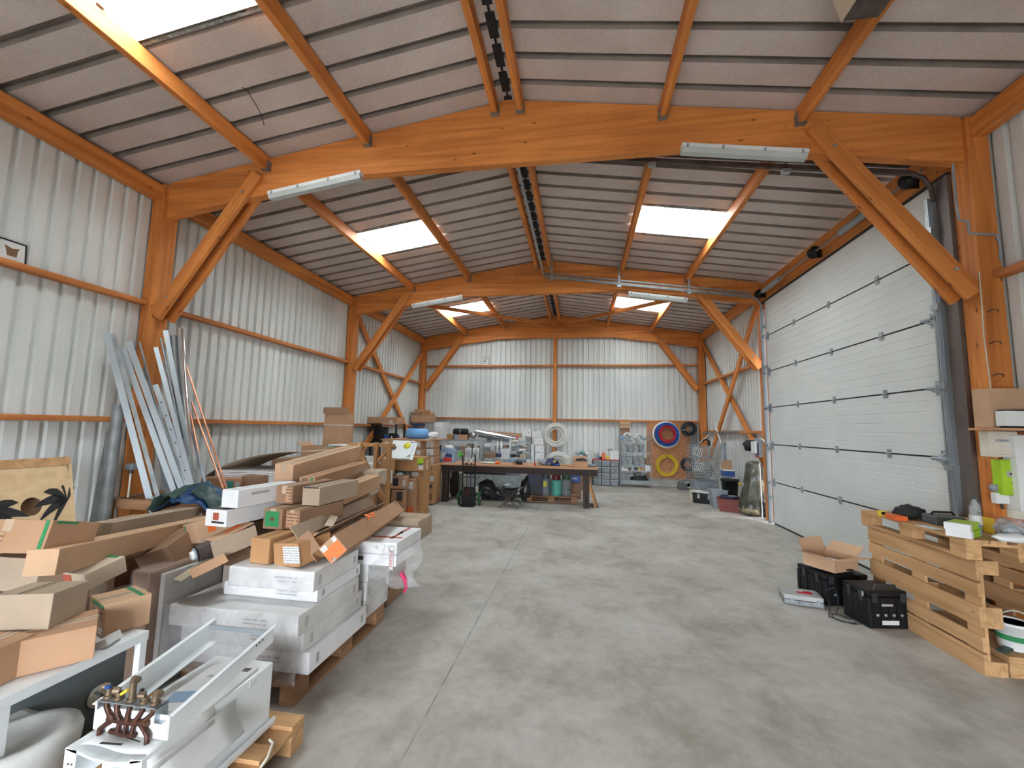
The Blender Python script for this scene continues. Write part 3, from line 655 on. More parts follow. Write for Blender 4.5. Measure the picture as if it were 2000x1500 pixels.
carton('long_carton', 'long brown carton with a drooping side flap, below the topmost carton', (-2.42, 4.08, 1.205), (1.42, .135, .125), (0, -1, 100), 'kraft', group=PG, tape=None, plates=[('green_strip', '-x', -.28, 0, .02, .11, 'print_green'), ('dark_strip', '-x', .15, 0, .05, .11, 'print_brown')])
o = MB().add([(-2.32, 3.50, 1.25), (-2.52, 4.72, 1.285), (-2.43, 4.74, 1.20), (-2.25, 3.46, 1.135)], [(0, 1, 2, 3)]).build('loose_flap', 'kraft_dark'); o.modifiers.new('t', 'SOLIDIFY').thickness = .005
tag(o, 'torn cardboard flap hanging along the long carton below the top one', 'cardboard flap')
carton('long_carton', 'short brown carton lying above the open long carton', (-2.13, 3.92, 1.10), (.95, .14, .135), (0, -1, 98), 'kraft_light', group=PG, tape=None, plates=[('shaded_panel', '-x', 0, 0, .13, .125, 'kraft_dark')])
carton('cardboard_box', 'small pale carton end showing behind the short brown carton', (-2.36, 4.72, 1.12), (.32, .20, .14), (0, 0, 98), 'kraft_pale', group=PG)
carton('long_carton', 'long beige carton turned on its edge with a yellow smiling sticker', (-2.21, 3.82, .955), (1.62, .15, .13), (-40, -1, 99), 'kraft_grey', group=PG, tape=None, plates=[('yellow_sticker', '-y', .42, 0, .055, .055, 'label_yellow')])
# open long carton: V shaped, seen from inside
t = thing('open_long_carton', 'long beige carton lying open on the heap, inside showing', 'box', (-1.93, 3.50, .90), (0, 1.5, 98), PG)
MB().box((0, 0, 0), (1.55, .16, .005), (-38, 0, 0)).build('inner_panel', 'kraft_grey', t)
MB().box((0, .10, .045), (1.55, .10, .005), (52, 0, 0)).build('side_panel', 'kraft_grey', t)
MB().box((0, -.03, -.09), (1.55, .125, .005), (50, 0, 0)).build('side_panel', 'kraft', t)
MB().box((-.775, .012, -.035), (.005, .15, .145), (-38, 0, 0)).build('end_panel', 'kraft_dark', t)
MB().box((-.35, .03, .05), (.20, .06, .004), (10, -12, 12)).build('bent_tab', 'kraft_pale', t)
carton('long_carton', 'long brown carton with an orange and white label on its near end', (-1.72, 3.42, .875), (1.50, .135, .135), (-44, 1, 99), 'kraft', group=PG, tape=None, plates=[('orange_label', '-x', 0, -.12, .125, .09, 'print_orange'), ('white_label', '-x', .30, .30, .04, .035, LT), ('white_label', '-x', .28, -.38, .035, .02, LT), ('white_label', '-x', -.35, .33, .03, .03, LT), ('black_arrows', '-y', .46, .3, .03, .02, IN)])
tag(MB().tube([(-1.70, 3.30, .985), (-1.66, 3.33, 1.0), (-1.63, 3.30, .985), (-1.66, 3.27, .98), (-1.71, 3.29, .99)], .006, 6).tube([(-1.67, 3.29, .985), (-1.65, 3.24, .955)], .005, 6).build('orange_strap', 'print_orange'), 'small knotted orange strap on the orange-labelled long carton', 'strap')
# cartons underneath, filling the heap
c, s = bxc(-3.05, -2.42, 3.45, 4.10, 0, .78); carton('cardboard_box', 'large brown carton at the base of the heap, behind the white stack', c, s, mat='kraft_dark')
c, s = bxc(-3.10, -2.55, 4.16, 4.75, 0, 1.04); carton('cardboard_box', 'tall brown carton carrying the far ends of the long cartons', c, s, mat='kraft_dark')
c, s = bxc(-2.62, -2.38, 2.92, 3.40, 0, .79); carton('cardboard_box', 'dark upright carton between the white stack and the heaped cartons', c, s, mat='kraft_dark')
# ---- tall film-wrapped panel at the left end of the white boxes
t = thing('wrapped_package', 'tall brown film-wrapped package with a pale side, left of the white boxes', 'package', (-2.755, 2.70, 0))
MB().box((-.00, -.02, .375), (.13, .52, .75), None, .012).build('cardboard_core', 'kraft_dark', t)
MB().box((.085, .02, .37), (.035, .46, .70), None, .006).build('pale_panel', 'white_carton_dim', t)
MB().box((.015, -.0, .378), (.19, .57, .765), None, .02).build('film_wrap', 'film', t)
# ---- white metal casing with chassis rails, on the bare pallet
t = thing('metal_casing', 'white sheet-metal appliance casing lying on its back on the bare pallet', 'appliance casing', (-1.76, 1.84, .145), (0, 0, 0)); L = Vector((-1.76, 1.84, .145))
x0, x1, y0, y1 = -1.94, -1.60, 1.50, 2.17
m = MB().bx(x0, x1, y0+.12, y1, .16, .45, .006)
m.build('shell', 'white_paint', t, o=L, loc=-L)
pts = [(x0, .455), (x0+.05, .450), (x0+.12, .434), (x0+.20, .430), (x0+.28, .440), (x1, .455)]
m = MB().prism(pts+[(x1, .448), (x1-.06, .432), (x0+.20, .422), (x0+.12, .426), (x0, .447)], y0-.02, y0+.14)
m.bx(x0-.003, x0+.0, y0-.02, y0+.14, .30, .452).bx(x1, x1+.003, y0-.02, y0+.14, .15, .452).bx(x0, x0+.05, y0-.02, y0-.017, .36, .45).bx(x1-.05, x1, y0-.02, y0-.017, .36, .45)
m.build('curved_end', 'white_paint', t, o=L, loc=-L)
MB().bx(x0-.02, x1+.025, y0-.02, y1+.01, .147, .165, .004).bx(x1+.015, x1+.03, y0-.02, y1+.01, .16, .18, .003).build('base_tray', 'white_paint', t, o=L, loc=-L)
MB().bx(x0+.06, x1-.08, y0+.02, y0+.10, .19, .30, .005).build('inner_box', 'grey_plastic', t, o=L, loc=-L)
m = MB()
for xx in (x0+.02, x0+.035, x1-.035, x1-.02): m.cyl((xx, y0-.022, .40), (xx, y0-.016, .40), .004, 8)
m.build('screw_hole', 'mirror_dark', t, o=L, loc=-L)
# papers on the casing
def sheetp(name, lab, pts, mat='label_white', marks=()):
    m = MB().add(pts, [tuple(range(len(pts)))]); o = m.build(name, mat); o.modifiers.new('t', 'SOLIDIFY').thickness = .001
    return tag(o, lab, 'paper sheet')
def papfn(u, v):
    x = -1.90+u*.34; y = 1.50+v*.30; z = .458+.006*math.sin(u*8+v*3)
    if x > -1.595: z = .458-(x+1.595)*2.2; x = -1.595+(x+1.595)*.1
    return (x, y, z)
t = thing('instruction_sheet', 'smudged white drawing sheet draped over the near end of the casing', 'paper sheet', (0, 0, 0))
cloth('paper', 'label_white', papfn, 16, 6, .0012).parent = t
MB().box((-1.78, 1.515, .465), (.09, .01, .001), (0, 0, 5)).box((-1.74, 1.55, .466), (.12, .006, .001), (0, 0, -8)).build('ink_stroke', 'print_ink', t)
t = thing('booklet', 'white printed booklet with a red stripe and blue picture on the casing', 'booklet', (-1.73, 1.90, .452), (0, 0, 4))
MB().box((0, 0, .006), (.24, .36, .010)).build('page_block', 'label_white', t)
MB().box((.02, .02, .0118), (.10, .014, .001)).build('red_stripe', 'red', t); MB().box((.0, .08, .0118), (.14, .02, .001)).build('grey_stripe', 'label_grey', t)
MB().box((-.04, -.08, .0118), (.14, .08, .001), (0, 0, 12)).build('cover_picture', 'pale_blue', t); MB().box((.08, .15, .0118), (.035, .03, .001)).build('black_logo', 'print_ink', t)
def rollfn(u, v): a = u*5.2; return (-1.592+.028*math.sin(a)*1.0+.004, 1.60+v*.34, .36+.035*math.cos(a)-u*.05)
tag(cloth('rolled_sheet', 'label_white', lambda u, v: (-1.565+.030*math.sin(u*4.5-2.2), 1.50+v*.42, .385-.10*u+.03*math.cos(u*4.5)), 12, 4, .0012), 'curled white paper held against the side of the casing', 'paper sheet')
tag(MB().box((-1.597, 2.03, .425), (.003, .05, .03)).build('red_sticker', 'label_white'), 'small white rating sticker on the upper edge of the casing', 'sticker')
# chassis: two folded rails with end plate and cross bar
t = thing('chassis_frame', 'white folded-metal chassis frame resting on top of the casing', 'metal frame', (-1.77, 1.85, .46)); L = Vector((-1.77, 1.85, .46))
ya, yb, za, zb = 1.57, 2.14, .465, .565
def zz(y): return (y-ya)/(yb-ya)*(zb-za)
MB().prism([(ya, za), (yb, zb), (yb, zb+.085), (ya, za+.092)], -1.592, -1.588, 'yz').prism([(ya, za+.088), (yb, zb+.081), (yb, zb+.085), (ya, za+.092)], -1.592, -1.572, 'yz').build('side_rail', 'white_paint', t, o=L, loc=-L)
MB().prism([(ya, za), (yb, zb), (yb, zb+.085), (ya, za+.092)], -1.938, -1.934, 'yz').prism([(ya, za), (yb-.04, zb-.01), (yb-.04, zb-.006), (ya, za+.004)], -1.934, -1.885, 'yz').prism([(ya, za+.088), (yb, zb+.081), (yb, zb+.085), (ya, za+.092)], -1.955, -1.938, 'yz').build('side_rail', 'white_paint', t, o=L, loc=-L)
MB().bx(-1.936, -1.590, ya-.003, ya+.001, za, za+.09).build('end_plate', 'white_paint', t, o=L, loc=-L)
MB().bx(-1.93, -1.595, yb-.05, yb-.038, zb+.055, zb+.075).build('cross_bar', 'galvanised', t, o=L, loc=-L)
m = MB()
for x in (-1.586,):
    for yy in (2.02, 2.04, 2.06): m.cyl((x, yy, zz(yy)+za+.06), (x-.003, yy, zz(yy)+za+.06), .005, 8)
m.build('slot', 'mirror_dark', t, o=L, loc=-L)
# copper manifold
t = thing('pipe_manifold', 'old copper pipe manifold with brass valves standing on the casing', 'pipe manifold', (-1.77, 1.57, .52)); L = Vector((-1.77, 1.57, .52))
MB().bx(-1.90, -1.63, 1.545, 1.60, .585, .588).bx(-1.90, -1.898, 1.545, 1.60, .555, .588).bx(-1.632, -1.63, 1.545, 1.60, .535, .588).bx(-1.632, -1.60, 1.545, 1.60, .535, .537).build('mount_bracket', 'galvanised', t, o=L, loc=-L)
xs = [-1.88, -1.83, -1.77, -1.71, -1.66]
m = MB(); m.tube([(-1.86, 1.56, .52), (-1.77, 1.56, .515), (-1.67, 1.56, .522)], .011, 8).tube([(-1.84, 1.555, .478), (-1.78, 1.555, .472), (-1.72, 1.555, .476)], .009, 8)
for i, x in enumerate(xs):
    e = -1.77+(x+1.77)*.55
    m.tube([(x, 1.57, .585), (x, 1.565, .56), ((x+e)/2, 1.56, .535), (e, 1.56, .52)], .010, 8)
    if i in (0, 4): m.tube([(e, 1.56, .52), (x*.6+e*.4, 1.555, .50), (x, 1.55, .485), (x, 1.55, .455)], .010, 8)
    else: m.tube([(e, 1.56, .518), (e, 1.555, .495), (e, 1.555, .475)], .008, 8)
m.build('copper_pipe', 'red_copper', t, o=L, loc=-L)
for i, x in enumerate(xs):
    h = (.03, .02, .07, .015, .03)[i]
    m = MB().cyl((x, 1.57, .588), (x, 1.57, .595+h), .012, 10).cyl((x, 1.57, .60+h), (x+(.03 if i in (2, 4) else -.02), 1.56, .605+h), .013, 10).cyl((x, 1.57, .59), (x, 1.57, .60), .019, 6)
    m.build('brass_valve', 'brass', t, o=L, loc=-L)
MB().box((-1.795, 1.56, .625), (.035, .014, .01), (0, -35, 0), .003).build('yellow_lever', 'yellow', t, o=L, loc=-L)
MB().box((-1.875, 1.56, .635), (.022, .016, .012), (0, 0, 0), .003).build('blue_cap', 'blue', t, o=L, loc=-L)
MB().box((-1.735, 1.575, .62), (.012, .012, .03), (0, 10, 0), .003).build('black_lever', 'black_plastic', t, o=L, loc=-L)
MB().box((-1.905, 1.55, .61), (.04, .010, .008), (0, 15, 0), .003).build('black_lever', 'black_plastic', t, o=L, loc=-L)
# white cable on the pallet
tag(MB().tube([(-1.50, 2.05, .16), (-1.46, 2.02, .17), (-1.44, 1.96, .15), (-1.455, 1.88, .10), (-1.43, 1.80, .03), (-1.42, 1.70, .006)], .006, 8).build('white_cable', 'cream'), 'thin white cable hanging over the edge of the bare pallet', 'cable')
# ---- white workbench frame at far left
t = thing('white_table', 'white metal table at the left edge loaded with cartons', 'table', (-2.5, 1.73, 0)); L = Vector((-2.5, 1.73, 0))
ZT = .62
MB().bx(-2.98, -2.22, 1.2, 2.02, ZT-.012, ZT, .003).bx(-2.225, -2.215, 1.2, 2.02, ZT-.045, ZT, .002).build('table_top', 'white_paint', t, o=L, loc=-L)
for x, y in ((-2.235, 1.46), (-2.235, 2.00), (-2.96, 1.46), (-2.96, 2.00)):
    MB().bx(x-.017, x+.017, y-.017, y+.017, 0, ZT-.01, .002).build('leg', 'white_paint', t, o=L, loc=-L)
MB().bx(-2.97, -2.955, 1.2, 2.0, .0, ZT-.05).build('back_panel', 'black_matt', t, o=L, loc=-L)
tag(MB().box((-2.50, 1.90, .265), (.02, .50, .52), (0, 0, 0), .004).build('grey_green_panel', 'board_green_grey'), 'dark grey-green panel standing under the white table', 'panel')
tag(MB().lathe((-2.485, 2.02, .27), [(.0, -.006), (.05, -.006), (.054, 0), (.05, .006), (.0, .006)], 24, rot=(0, 90, 0)).build('white_disc', 'cream'), 'round cream disc fixed to the grey-green panel', 'disc')
tag(MB().bx(-2.75, -2.66, 1.42, 1.56, 0, .32, .01).build('green_canister', 'print_green2'), 'bright green canister in the dark under the white table', 'canister')
# ceramic basin/toilet pan
t = thing('ceramic_pan', 'dusty white ceramic toilet pan on the floor at the white table', 'toilet pan', (-2.29, 1.56, 0)); L = Vector((-2.17, 1.42, 0))
m = MB(); prof = [(.0, 0), (.085, 0), (.10, .03), (.095, .10), (.115, .17), (.155, .25), (.178, .32), (.182, .365), (.172, .390), (.150, .402), (.125, .400), (.105, .388), (.06, .375), (0, .372)]
m.lathe((-2.17, 1.42, 0), prof, 30, sx=1.0, sy=1.15)
m.build('bowl', 'ceramic', t, o=L, loc=-L)
MB().box((-2.33, 1.47, .34), (.20, .24, .10), (0, 12, 10), .03).box((-2.36, 1.48, .19), (.14, .2, .3), (0, 0, 10), .03).build('rear_block', 'ceramic', t, o=L, loc=-L)
# ---- cartons on and around the white table
TG = 'cartons piled at the left edge'
carton('cardboard_box', 'plain grey-brown carton on the white table, top of its pile', (-2.49, 1.72, .838), (.20, .24, .155), (0, 3, 108), 'kraft_grey', group=TG, tape=None, plates=[('lid_gap', '+z', 0, .1, .19, .004, 'print_ink')])
GP = lambda *a: [('green_band', '-x', a[0], 0, .015, a[1], 'print_green'), ('red_emblem', '-x', -.12, -.05, .05, .04, 'print_red'), ('printed_text', '-x', .22, -.1, .06, .05, 'kraft_text')]
carton('printed_carton', 'printed carton with a green band at the near left corner of the white table', (-2.42, 1.47, .70), (.26, .20, .155), (0, 0, 96), 'kraft', group=TG, plates=[('green_band', '-x', -.42, 0, .015, .15, 'print_green'), ('printed_text', '-x', 0, -.2, .06, .04, 'kraft_text')])
carton('printed_carton', 'red-emblem printed carton lying under the plain grey-brown one', (-2.36, 1.71, .695), (.26, .24, .145), (0, 0, 52), 'kraft', group=TG, plates=[('red_emblem', '-x', -.2, .25, .05, .03, 'print_red'), ('green_band', '-x', 0, -.45, .22, .012, 'print_green'), ('printed_text', '-x', .1, 0, .10, .05, 'kraft_text')])
carton('printed_carton', 'printed carton with green band and red emblem at the far end of the white table', (-2.42, 2.03, .70), (.19, .22, .155), (0, 0, 68), 'kraft_light', group=TG, plates=[('green_band', '-x', -.05, .40, .17, .016, 'print_green'), ('red_emblem', '-x', .28, -.02, .05, .04, 'print_red'), ('printed_text', '-x', -.15, .08, .08, .05, 'kraft_text'), ('shipping_label', '-x', -.36, -.32, .05, .03, LT), ('green_band', '+z', .3, 0, .02, .2, 'print_green')])
tag(MB().box((-2.265, 1.86, .64), (.05, .10, .035), (0, -25, 20)).build('paper_scrap', 'label_white'), 'crumpled white paper scrap on the edge of the white table', 'paper sheet')
carton('printed_carton', 'large tilted carton with green tape at the left edge of the photo', (-2.98, 1.98, 1.06), (.28, .44, .165), (0, 14, 100), 'kraft', group=TG, plates=[('green_band', '-x', -.45, 0, .02, .16, 'print_green'), ('green_band', '-y', -.2, .44, .12, .012, 'print_green'), ('printed_text', '-x', .1, .0, .08, .05, 'kraft_text')])
carton('cardboard_box', 'grey-brown carton below the large tilted one at the left edge', (-3.03, 2.09, .855), (.33, .37, .17), (0, 6, 92), 'kraft_grey', group=TG, tape=None)
carton('cardboard_box', 'brown carton under the grey-brown one at the left edge', (-3.14, 2.05, .37), (.36, .36, .74), (0, 0, 92), 'kraft_dark', group=TG)
longbox('long_carton', 'orange-brown long carton low at the left edge behind the table', at(-40, 1250, 'Y', 1.95), at(86, 1150, 'Y', 2.25), .11, .14, 'kraft_orange', group=TG, tape=None)
carton('printed_carton', 'small pale carton with red print and green lid edge, left of centre of the pile', (-2.78, 2.16, .83), (.21, .185, .095), (0, -12, 88), 'kraft_pale', group=TG, tape=None, plates=[('red_print', '-x', .2, .2, .07, .04, 'print_red'), ('printed_text', '-x', -.1, -.15, .08, .03, 'kraft_text'), ('green_edge', '+z', .42, 0, .02, .12, 'print_green')])
longbox('long_carton', 'longest orange-brown carton rising across the left of the pile', at(80, 1099, 'Y', 1.86), at(411, 1022, 'Y', 3.6), .14, .13, 'kraft_light', group=TG, tape=None, seam=False)
longbox('long_carton', 'long beige carton just behind the longest orange-brown one', at(190, 1040, 'Y', 2.45), at(372, 1003, 'Y', 3.75), .15, .12, 'kraft_grey', group=TG, seam=False)
longbox('cardboard_box', 'short beige carton end left of the long beige carton', at(152, 1050, 'Y', 2.4), at(186, 1042, 'Y', 2.95), .13, .11, 'kraft_grey', group=TG)
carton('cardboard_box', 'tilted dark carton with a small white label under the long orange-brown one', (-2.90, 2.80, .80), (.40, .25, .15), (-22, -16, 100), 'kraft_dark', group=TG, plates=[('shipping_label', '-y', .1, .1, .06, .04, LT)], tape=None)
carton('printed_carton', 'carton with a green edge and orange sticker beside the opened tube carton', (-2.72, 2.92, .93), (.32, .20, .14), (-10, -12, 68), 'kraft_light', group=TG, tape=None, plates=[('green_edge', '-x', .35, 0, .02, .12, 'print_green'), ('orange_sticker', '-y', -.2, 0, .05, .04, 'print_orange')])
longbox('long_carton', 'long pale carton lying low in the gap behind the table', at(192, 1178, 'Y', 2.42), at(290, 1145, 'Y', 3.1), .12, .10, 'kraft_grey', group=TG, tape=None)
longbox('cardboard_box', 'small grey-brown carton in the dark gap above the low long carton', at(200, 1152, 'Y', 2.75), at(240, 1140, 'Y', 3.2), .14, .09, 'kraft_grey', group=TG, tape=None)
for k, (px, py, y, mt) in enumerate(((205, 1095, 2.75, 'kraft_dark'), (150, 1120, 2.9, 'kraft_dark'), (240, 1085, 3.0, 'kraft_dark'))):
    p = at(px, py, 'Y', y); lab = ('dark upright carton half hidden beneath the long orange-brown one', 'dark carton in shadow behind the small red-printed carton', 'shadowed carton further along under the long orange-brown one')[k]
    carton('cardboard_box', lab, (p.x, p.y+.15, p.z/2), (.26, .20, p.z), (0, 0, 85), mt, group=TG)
# opened carton holding a rigid air duct
t = thing('opened_carton', 'opened carton with an orange flap holding a dark duct with a white spigot', 'box', (-2.47, 2.74, .86), (-6, -14, 62), TG)
s3 = (.36, .20, .13); th = .005
m = MB().bx(-.10, .18, -.10, .10, -.065, -.06).bx(-.10, .18, -.10, -.095, -.06, .06).bx(-.10, .18, .095, .10, -.06, .06).bx(.175, .18, -.095, .095, -.06, .06); m.build('box_body', 'kraft_grey', t)
MB().box((.05, 0, .066), (.26, .195, .004), (0, -5, 0)).build('flap', 'kraft_light', t); MB().box((.08, -.02, .067), (.10, .12, .003), (8, -6, 0)).build('orange_flap_print', 'print_orange', t)
MB().box((-.20, -.02, -.085), (.20, .19, .004), (-4, -14, 0)).build('flap', 'kraft_pale', t); MB().box((-.15, -.15, -.07), (.20, .09, .004), (28, -6, -8)).build('flap', 'kraft', t)
MB().cyl((-.16, 0, -.0), (.15, 0, 0), .056, 20).build('duct', 'dark_steel', t)
MB().lathe((-.175, 0, 0), [(.018, -.02), (.030, -.02), (.030, .01), (.018, .01)], 20, rot=(0, 90, 0)).build('spigot', 'white_plastic', t)
MB().lathe((-.172, 0, 0), [(.036, -.004), (.044, -.004), (.044, .004), (.036, .004)], 20, rot=(0, 90, 0)).build('duct_ring', 'grey_plastic', t)
c, s = bxc(-2.66, -2.40, 2.40, 2.9, 0, .0); 
b = MB(); blob(b, (-2.72, 3.18, 1.00), (.07, .08, .05), 3, .3); tag(b.build('black_bag', 'black_bag'), 'small crumpled dark plastic bag between the cartons', 'plastic bag')
# cardboard floor-to-pile fillers in the gap (dark, seen in slivers)
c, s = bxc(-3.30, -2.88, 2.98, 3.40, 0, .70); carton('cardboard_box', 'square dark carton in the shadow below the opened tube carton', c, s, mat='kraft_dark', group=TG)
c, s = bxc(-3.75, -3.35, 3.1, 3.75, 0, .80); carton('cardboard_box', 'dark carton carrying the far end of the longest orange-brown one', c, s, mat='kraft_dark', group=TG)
# ---- tarpaulin
def heap(name, mat, pts, r, lab, cat, seed=0, amp=.2, parent=None):
    b = MB(); [blob(b, p, q, seed+i, amp, 22, 14, fq=2.8) for i, (p, q) in enumerate(zip(pts, r))]; o = b.build(name, mat, parent)
    return tag(o, lab, cat) if lab else o
t = thing('tarpaulin', 'crumpled blue and dark green tarpaulin lying on the long cartons', 'tarpaulin', at(380, 1010, 'Y', 3.95)); t.location.z += .06; L = t.location.copy()
def tarp(u, v):
    # u along, v across; folded lump
    a = u*PI; x = -.42+u*.80; h = math.sin(a)**.7*.25*(1-.35*abs(v-.4)*2)
    n_ = NZ.noise(Vector((u*5, v*4, 1.3)))*.09+NZ.noise(Vector((u*14, v*10, 4)))*.05
    return (x, -.16+v*.5, h+n_*(1-.2*v)+.02)
cloth('green_side', 'tarp_green', tarp, 30, 16, .006).parent = t
cloth('blue_side', 'tarp_blue', lambda u, v: (-.24+u*.56, -.22+v*.26+.03*math.sin(u*9), .05+.24*math.sin(u*PI)**.6*(.35+.65*v)+NZ.noise(Vector((u*7, v*5, 9)))*.035), 22, 8, .006).parent = t
# old wooden crate frame that stands against the near left column
t = thing('wooden_crate', 'old dark wooden crate frame standing before the near left column', 'crate', (-4.55, 4.45, 0)); L = Vector((-4.55, 4.45, 0))
zt = .86
for y in (4.02, 4.78): MB().bx(-5.15, -3.85, y-.02, y+.02, zt-.10, zt).bx(-5.15, -3.85, y-.02, y+.02, .25, .35).build('side_board', 'old_pallet', t, o=L, loc=-L)
for x in (-5.13, -4.5, -3.87): MB().bx(x-.04, x+.04, 4.04, 4.76, zt-.05, zt-.01).build('cross_board', 'old_pallet', t, o=L, loc=-L)
for x in (-5.12, -3.88):
    for y in (4.06, 4.74): MB().bx(x-.04, x+.04, y-.02, y+.02, 0, zt-.05).build('corner_post', 'old_pallet', t, o=L, loc=-L)
carton('cardboard_box', 'brown carton with a white sheet on it in front of the crate', (-4.35, 3.80, .36), (.55, .28, .74), (0, 0, 4), 'kraft', plates=[('white_sheet', '+z', 0, 0, .28, .12, 'label_white')])
# metal tool on the crate
t = thing('post_clamp', 'small galvanised clamp on a pale rod resting on the crate', 'clamp', (-4.93, 4.09, .865))
MB().cyl((0, 0, 0), (0, 0, .28), .010, 10).build('rod', 'cream', t)
MB().bx(-.05, .05, -.03, .03, .30, .37, .006).build('clamp_head', 'galvanised', t); MB().cyl((0, 0, .26), (0, 0, .31), .022, 8).build('collar', 'dark_steel', t)
# ---- lengths of galvanised profile leaning in the corner by the near left column
def lean(name, lab, cat, top, xt, bot, xb, w, mat, kind='c', group='galvanised profiles leaning by the near left column', holes=False):
    p, q = at(top[0], top[1], 'X', xt), at(bot[0], bot[1], 'X', xb)
    d = q-p; k = (p.z-.01)/max(.05, (p.z-q.z)); k = min(k, 1.9); e = p+d*k
    if e.x > -3.95: e = p+d*((-3.95-p.x)/d.x)
    if kind == 'tube': o = MB().cyl(e, p, w/2, 14).build(name, mat)
    else:
        a = (p-e).normalized(); y = Vector((0.75, -.66, 0)); y = (y-a*y.dot(a)).normalized(); x = a.cross(y)
        m = MB(); R = Matrix((x, y, a)).transposed(); Lh = (p-e).length
        sec = [(-w/2, 0), (w/2, 0), (w/2, -.03), (w/2-.003, -.03), (w/2-.003, -.003), (-w/2+.003, -.003), (-w/2+.003, -.03), (-w/2, -.03)]
        n = len(sec); vs = [e+R @ Vector((u, v, 0)) for u, v in sec]+[e+R @ Vector((u, v, Lh)) for u, v in sec]
        m.add(vs, [tuple(range(n)), tuple(range(2*n-1, n-1, -1))]+[(i, i+n, (i+1) % n+n, (i+1) % n) for i in range(n)])
        o = m.build(name, mat)
        if holes:
            t = thing(name, lab, cat, (0, 0, 0), group=group); o.parent = t
            for j in range(9):
                c = e+R @ Vector((0, .0015, Lh*(.30+.075*j))); q_ = MB(); q_.cyl(c-y*.001, c+y*.001, .009, 10); q_.build('bolt_hole', 'mirror_dark', t)
            return t
    return tag(o, lab, cat, group)
PR = [((207, 648), -5.24, (292, 975), -4.75, .060, 'galvanised', 'c', 'leftmost long profile of the leaning bundle'),
      ((221, 652), -5.20, (300, 940), -4.72, .040, 'zinc_dull', 'c', 'dull narrow profile just right of the leftmost one'),
      ((239, 680), -5.18, (345, 975), -4.60, .055, 'galvanised', 'c', 'broad profile whose top ends below its neighbours, third from the left'),
      ((251, 667), -5.15, (362, 975), -4.55, .060, 'galvanised', 'c', 'bright broad profile, fourth from the left'),
      ((272, 668), -5.20, (352, 975), -4.68, .022, 'zinc_dull', 'tube', 'thin rod crossing behind the holed profiles'),
      ((278, 720), -5.22, (330, 975), -4.80, .05, 'zinc_dull', 'c', 'short dull profile tucked behind the holed ones'),
      ((285, 745), -5.12, (372, 985), -4.50, .055, 'galvanised', 'h', 'left one of the two short profiles with bolt holes'),
      ((303, 751), -5.08, (384, 985), -4.46, .055, 'galvanised', 'h', 'right one of the two short profiles with bolt holes'),
      ((304, 678), -5.14, (362, 900), -4.62, .045, 'galvanised', 'c', 'bright profile rising between the holed ones and the tallest'),
      ((314, 660), -5.18, (368, 930), -4.66, .025, 'galvanised', 'tube', 'slim rod beside the tallest profile'),
      ((323, 645), -5.16, (372, 900), -4.70, .050, 'galvanised', 'c', 'tall profile left of the shiny tubes'),
      ((338, 790), -5.05, (392, 985), -4.45, .05, 'zinc_dull', 'c', 'short profile low on the right of the bundle')]
for top, xt, bot, xb, w, mt, kd, lb in PR:
    lean('steel_rod' if kd == 'tube' else 'steel_profile', lb, 'profile' if kd != 'tube' else 'rod', top, xt, bot, xb, w, mt, kd, holes=(kd == 'h'))
lean('metal_tube', 'dark polished tube standing left of the bright chrome one', 'tube', (339, 656), -5.12, (352, 870), -4.86, .075, 'zinc_dull', 'tube', group='metal tubes leaning by the near left column')
lean('metal_tube', 'bright chrome tube, the rightmost tall one by the near left column', 'tube', (352, 642), -5.06, (368, 870), -4.78, .075, 'chrome', 'tube', group='metal tubes leaning by the near left column')
lean('copper_pipe', 'copper pipe reaching highest of the leaning copper pipes', 'pipe', (361, 706), -5.05, (443, 955), -4.2, .022, 'copper', 'tube', group='leaning copper pipes')
lean('copper_pipe', 'copper pipe second highest, crossing the highest near its foot', 'pipe', (374, 785), -5.0, (436, 955), -4.25, .022, 'copper', 'tube', group='leaning copper pipes')
lean('copper_pipe', 'short copper pipe close to the grey tubes', 'pipe', (371, 805), -5.08, (392, 905), -4.7, .022, 'copper', 'tube', group='leaning copper pipes')
lean('plastic_pipe', 'grey plastic pipe leaning right of the chrome tube', 'pipe', (372, 830), -5.04, (402, 950), -4.5, .035, 'grey_plastic', 'tube', group='leaning grey pipes')
def gut(lab, top, xt, bot, xb, w): lean('flue_pipe', lab, 'pipe', top, xt, bot, xb, w, 'zinc_dull', 'tube', group='grey flue pipes leaning the other way')
gut('fat grey flue pipe leaning left across the near left column', (232, 792), -5.15, (205, 1000), -4.95, .11)
gut('second grey flue pipe, partly behind the fat one', (219, 845), -5.22, (190, 1000), -5.05, .10)
# ---- game board with painted palms
NB = 1
t = thing('game_board', 'plywood bean-bag game board with a round hole, palms and a van painted in black', 'game board', (-4.45, 3.05, .1)); t.rotation_euler = (0, math.radians(-14), 0)
W2, H2 = .305, 1.22
m = MB(); n = 28; hc = (.02, .88); hr = .078; outer = []; inner = []
# face in local YZ plane, hole cut out
for k in range(n):
    a = 2*PI*k/n; dy, dz = math.cos(a), math.sin(a)
    inner.append((hc[0]+dy*hr, hc[1]+dz*hr))
    s_ = min((W2-hc[0] if dy > 0 else W2+hc[0])/max(abs(dy), 1e-6), (H2-hc[1] if dz > 0 else hc[1])/max(abs(dz), 1e-6)); outer.append((hc[0]+dy*s_, hc[1]+dz*s_))
vs = [(e, y, z) for e in (.0, -.015) for (y, z) in outer+inner]
fs = []
for k in range(n):
    j = (k+1) % n
    fs += [(k, j, n+j, n+k), (2*n+k, 3*n+k, 3*n+j, 2*n+j), (n+k, n+j, 3*n+j, 3*n+k), (k, 2*n+k, 2*n+j, j)]
m.add(vs, fs); m.build('face_panel', 'plywood', t)
MB().bx(-.075, -.065, -W2, W2, 0, H2).build('back_panel', 'kraft_dark', t)
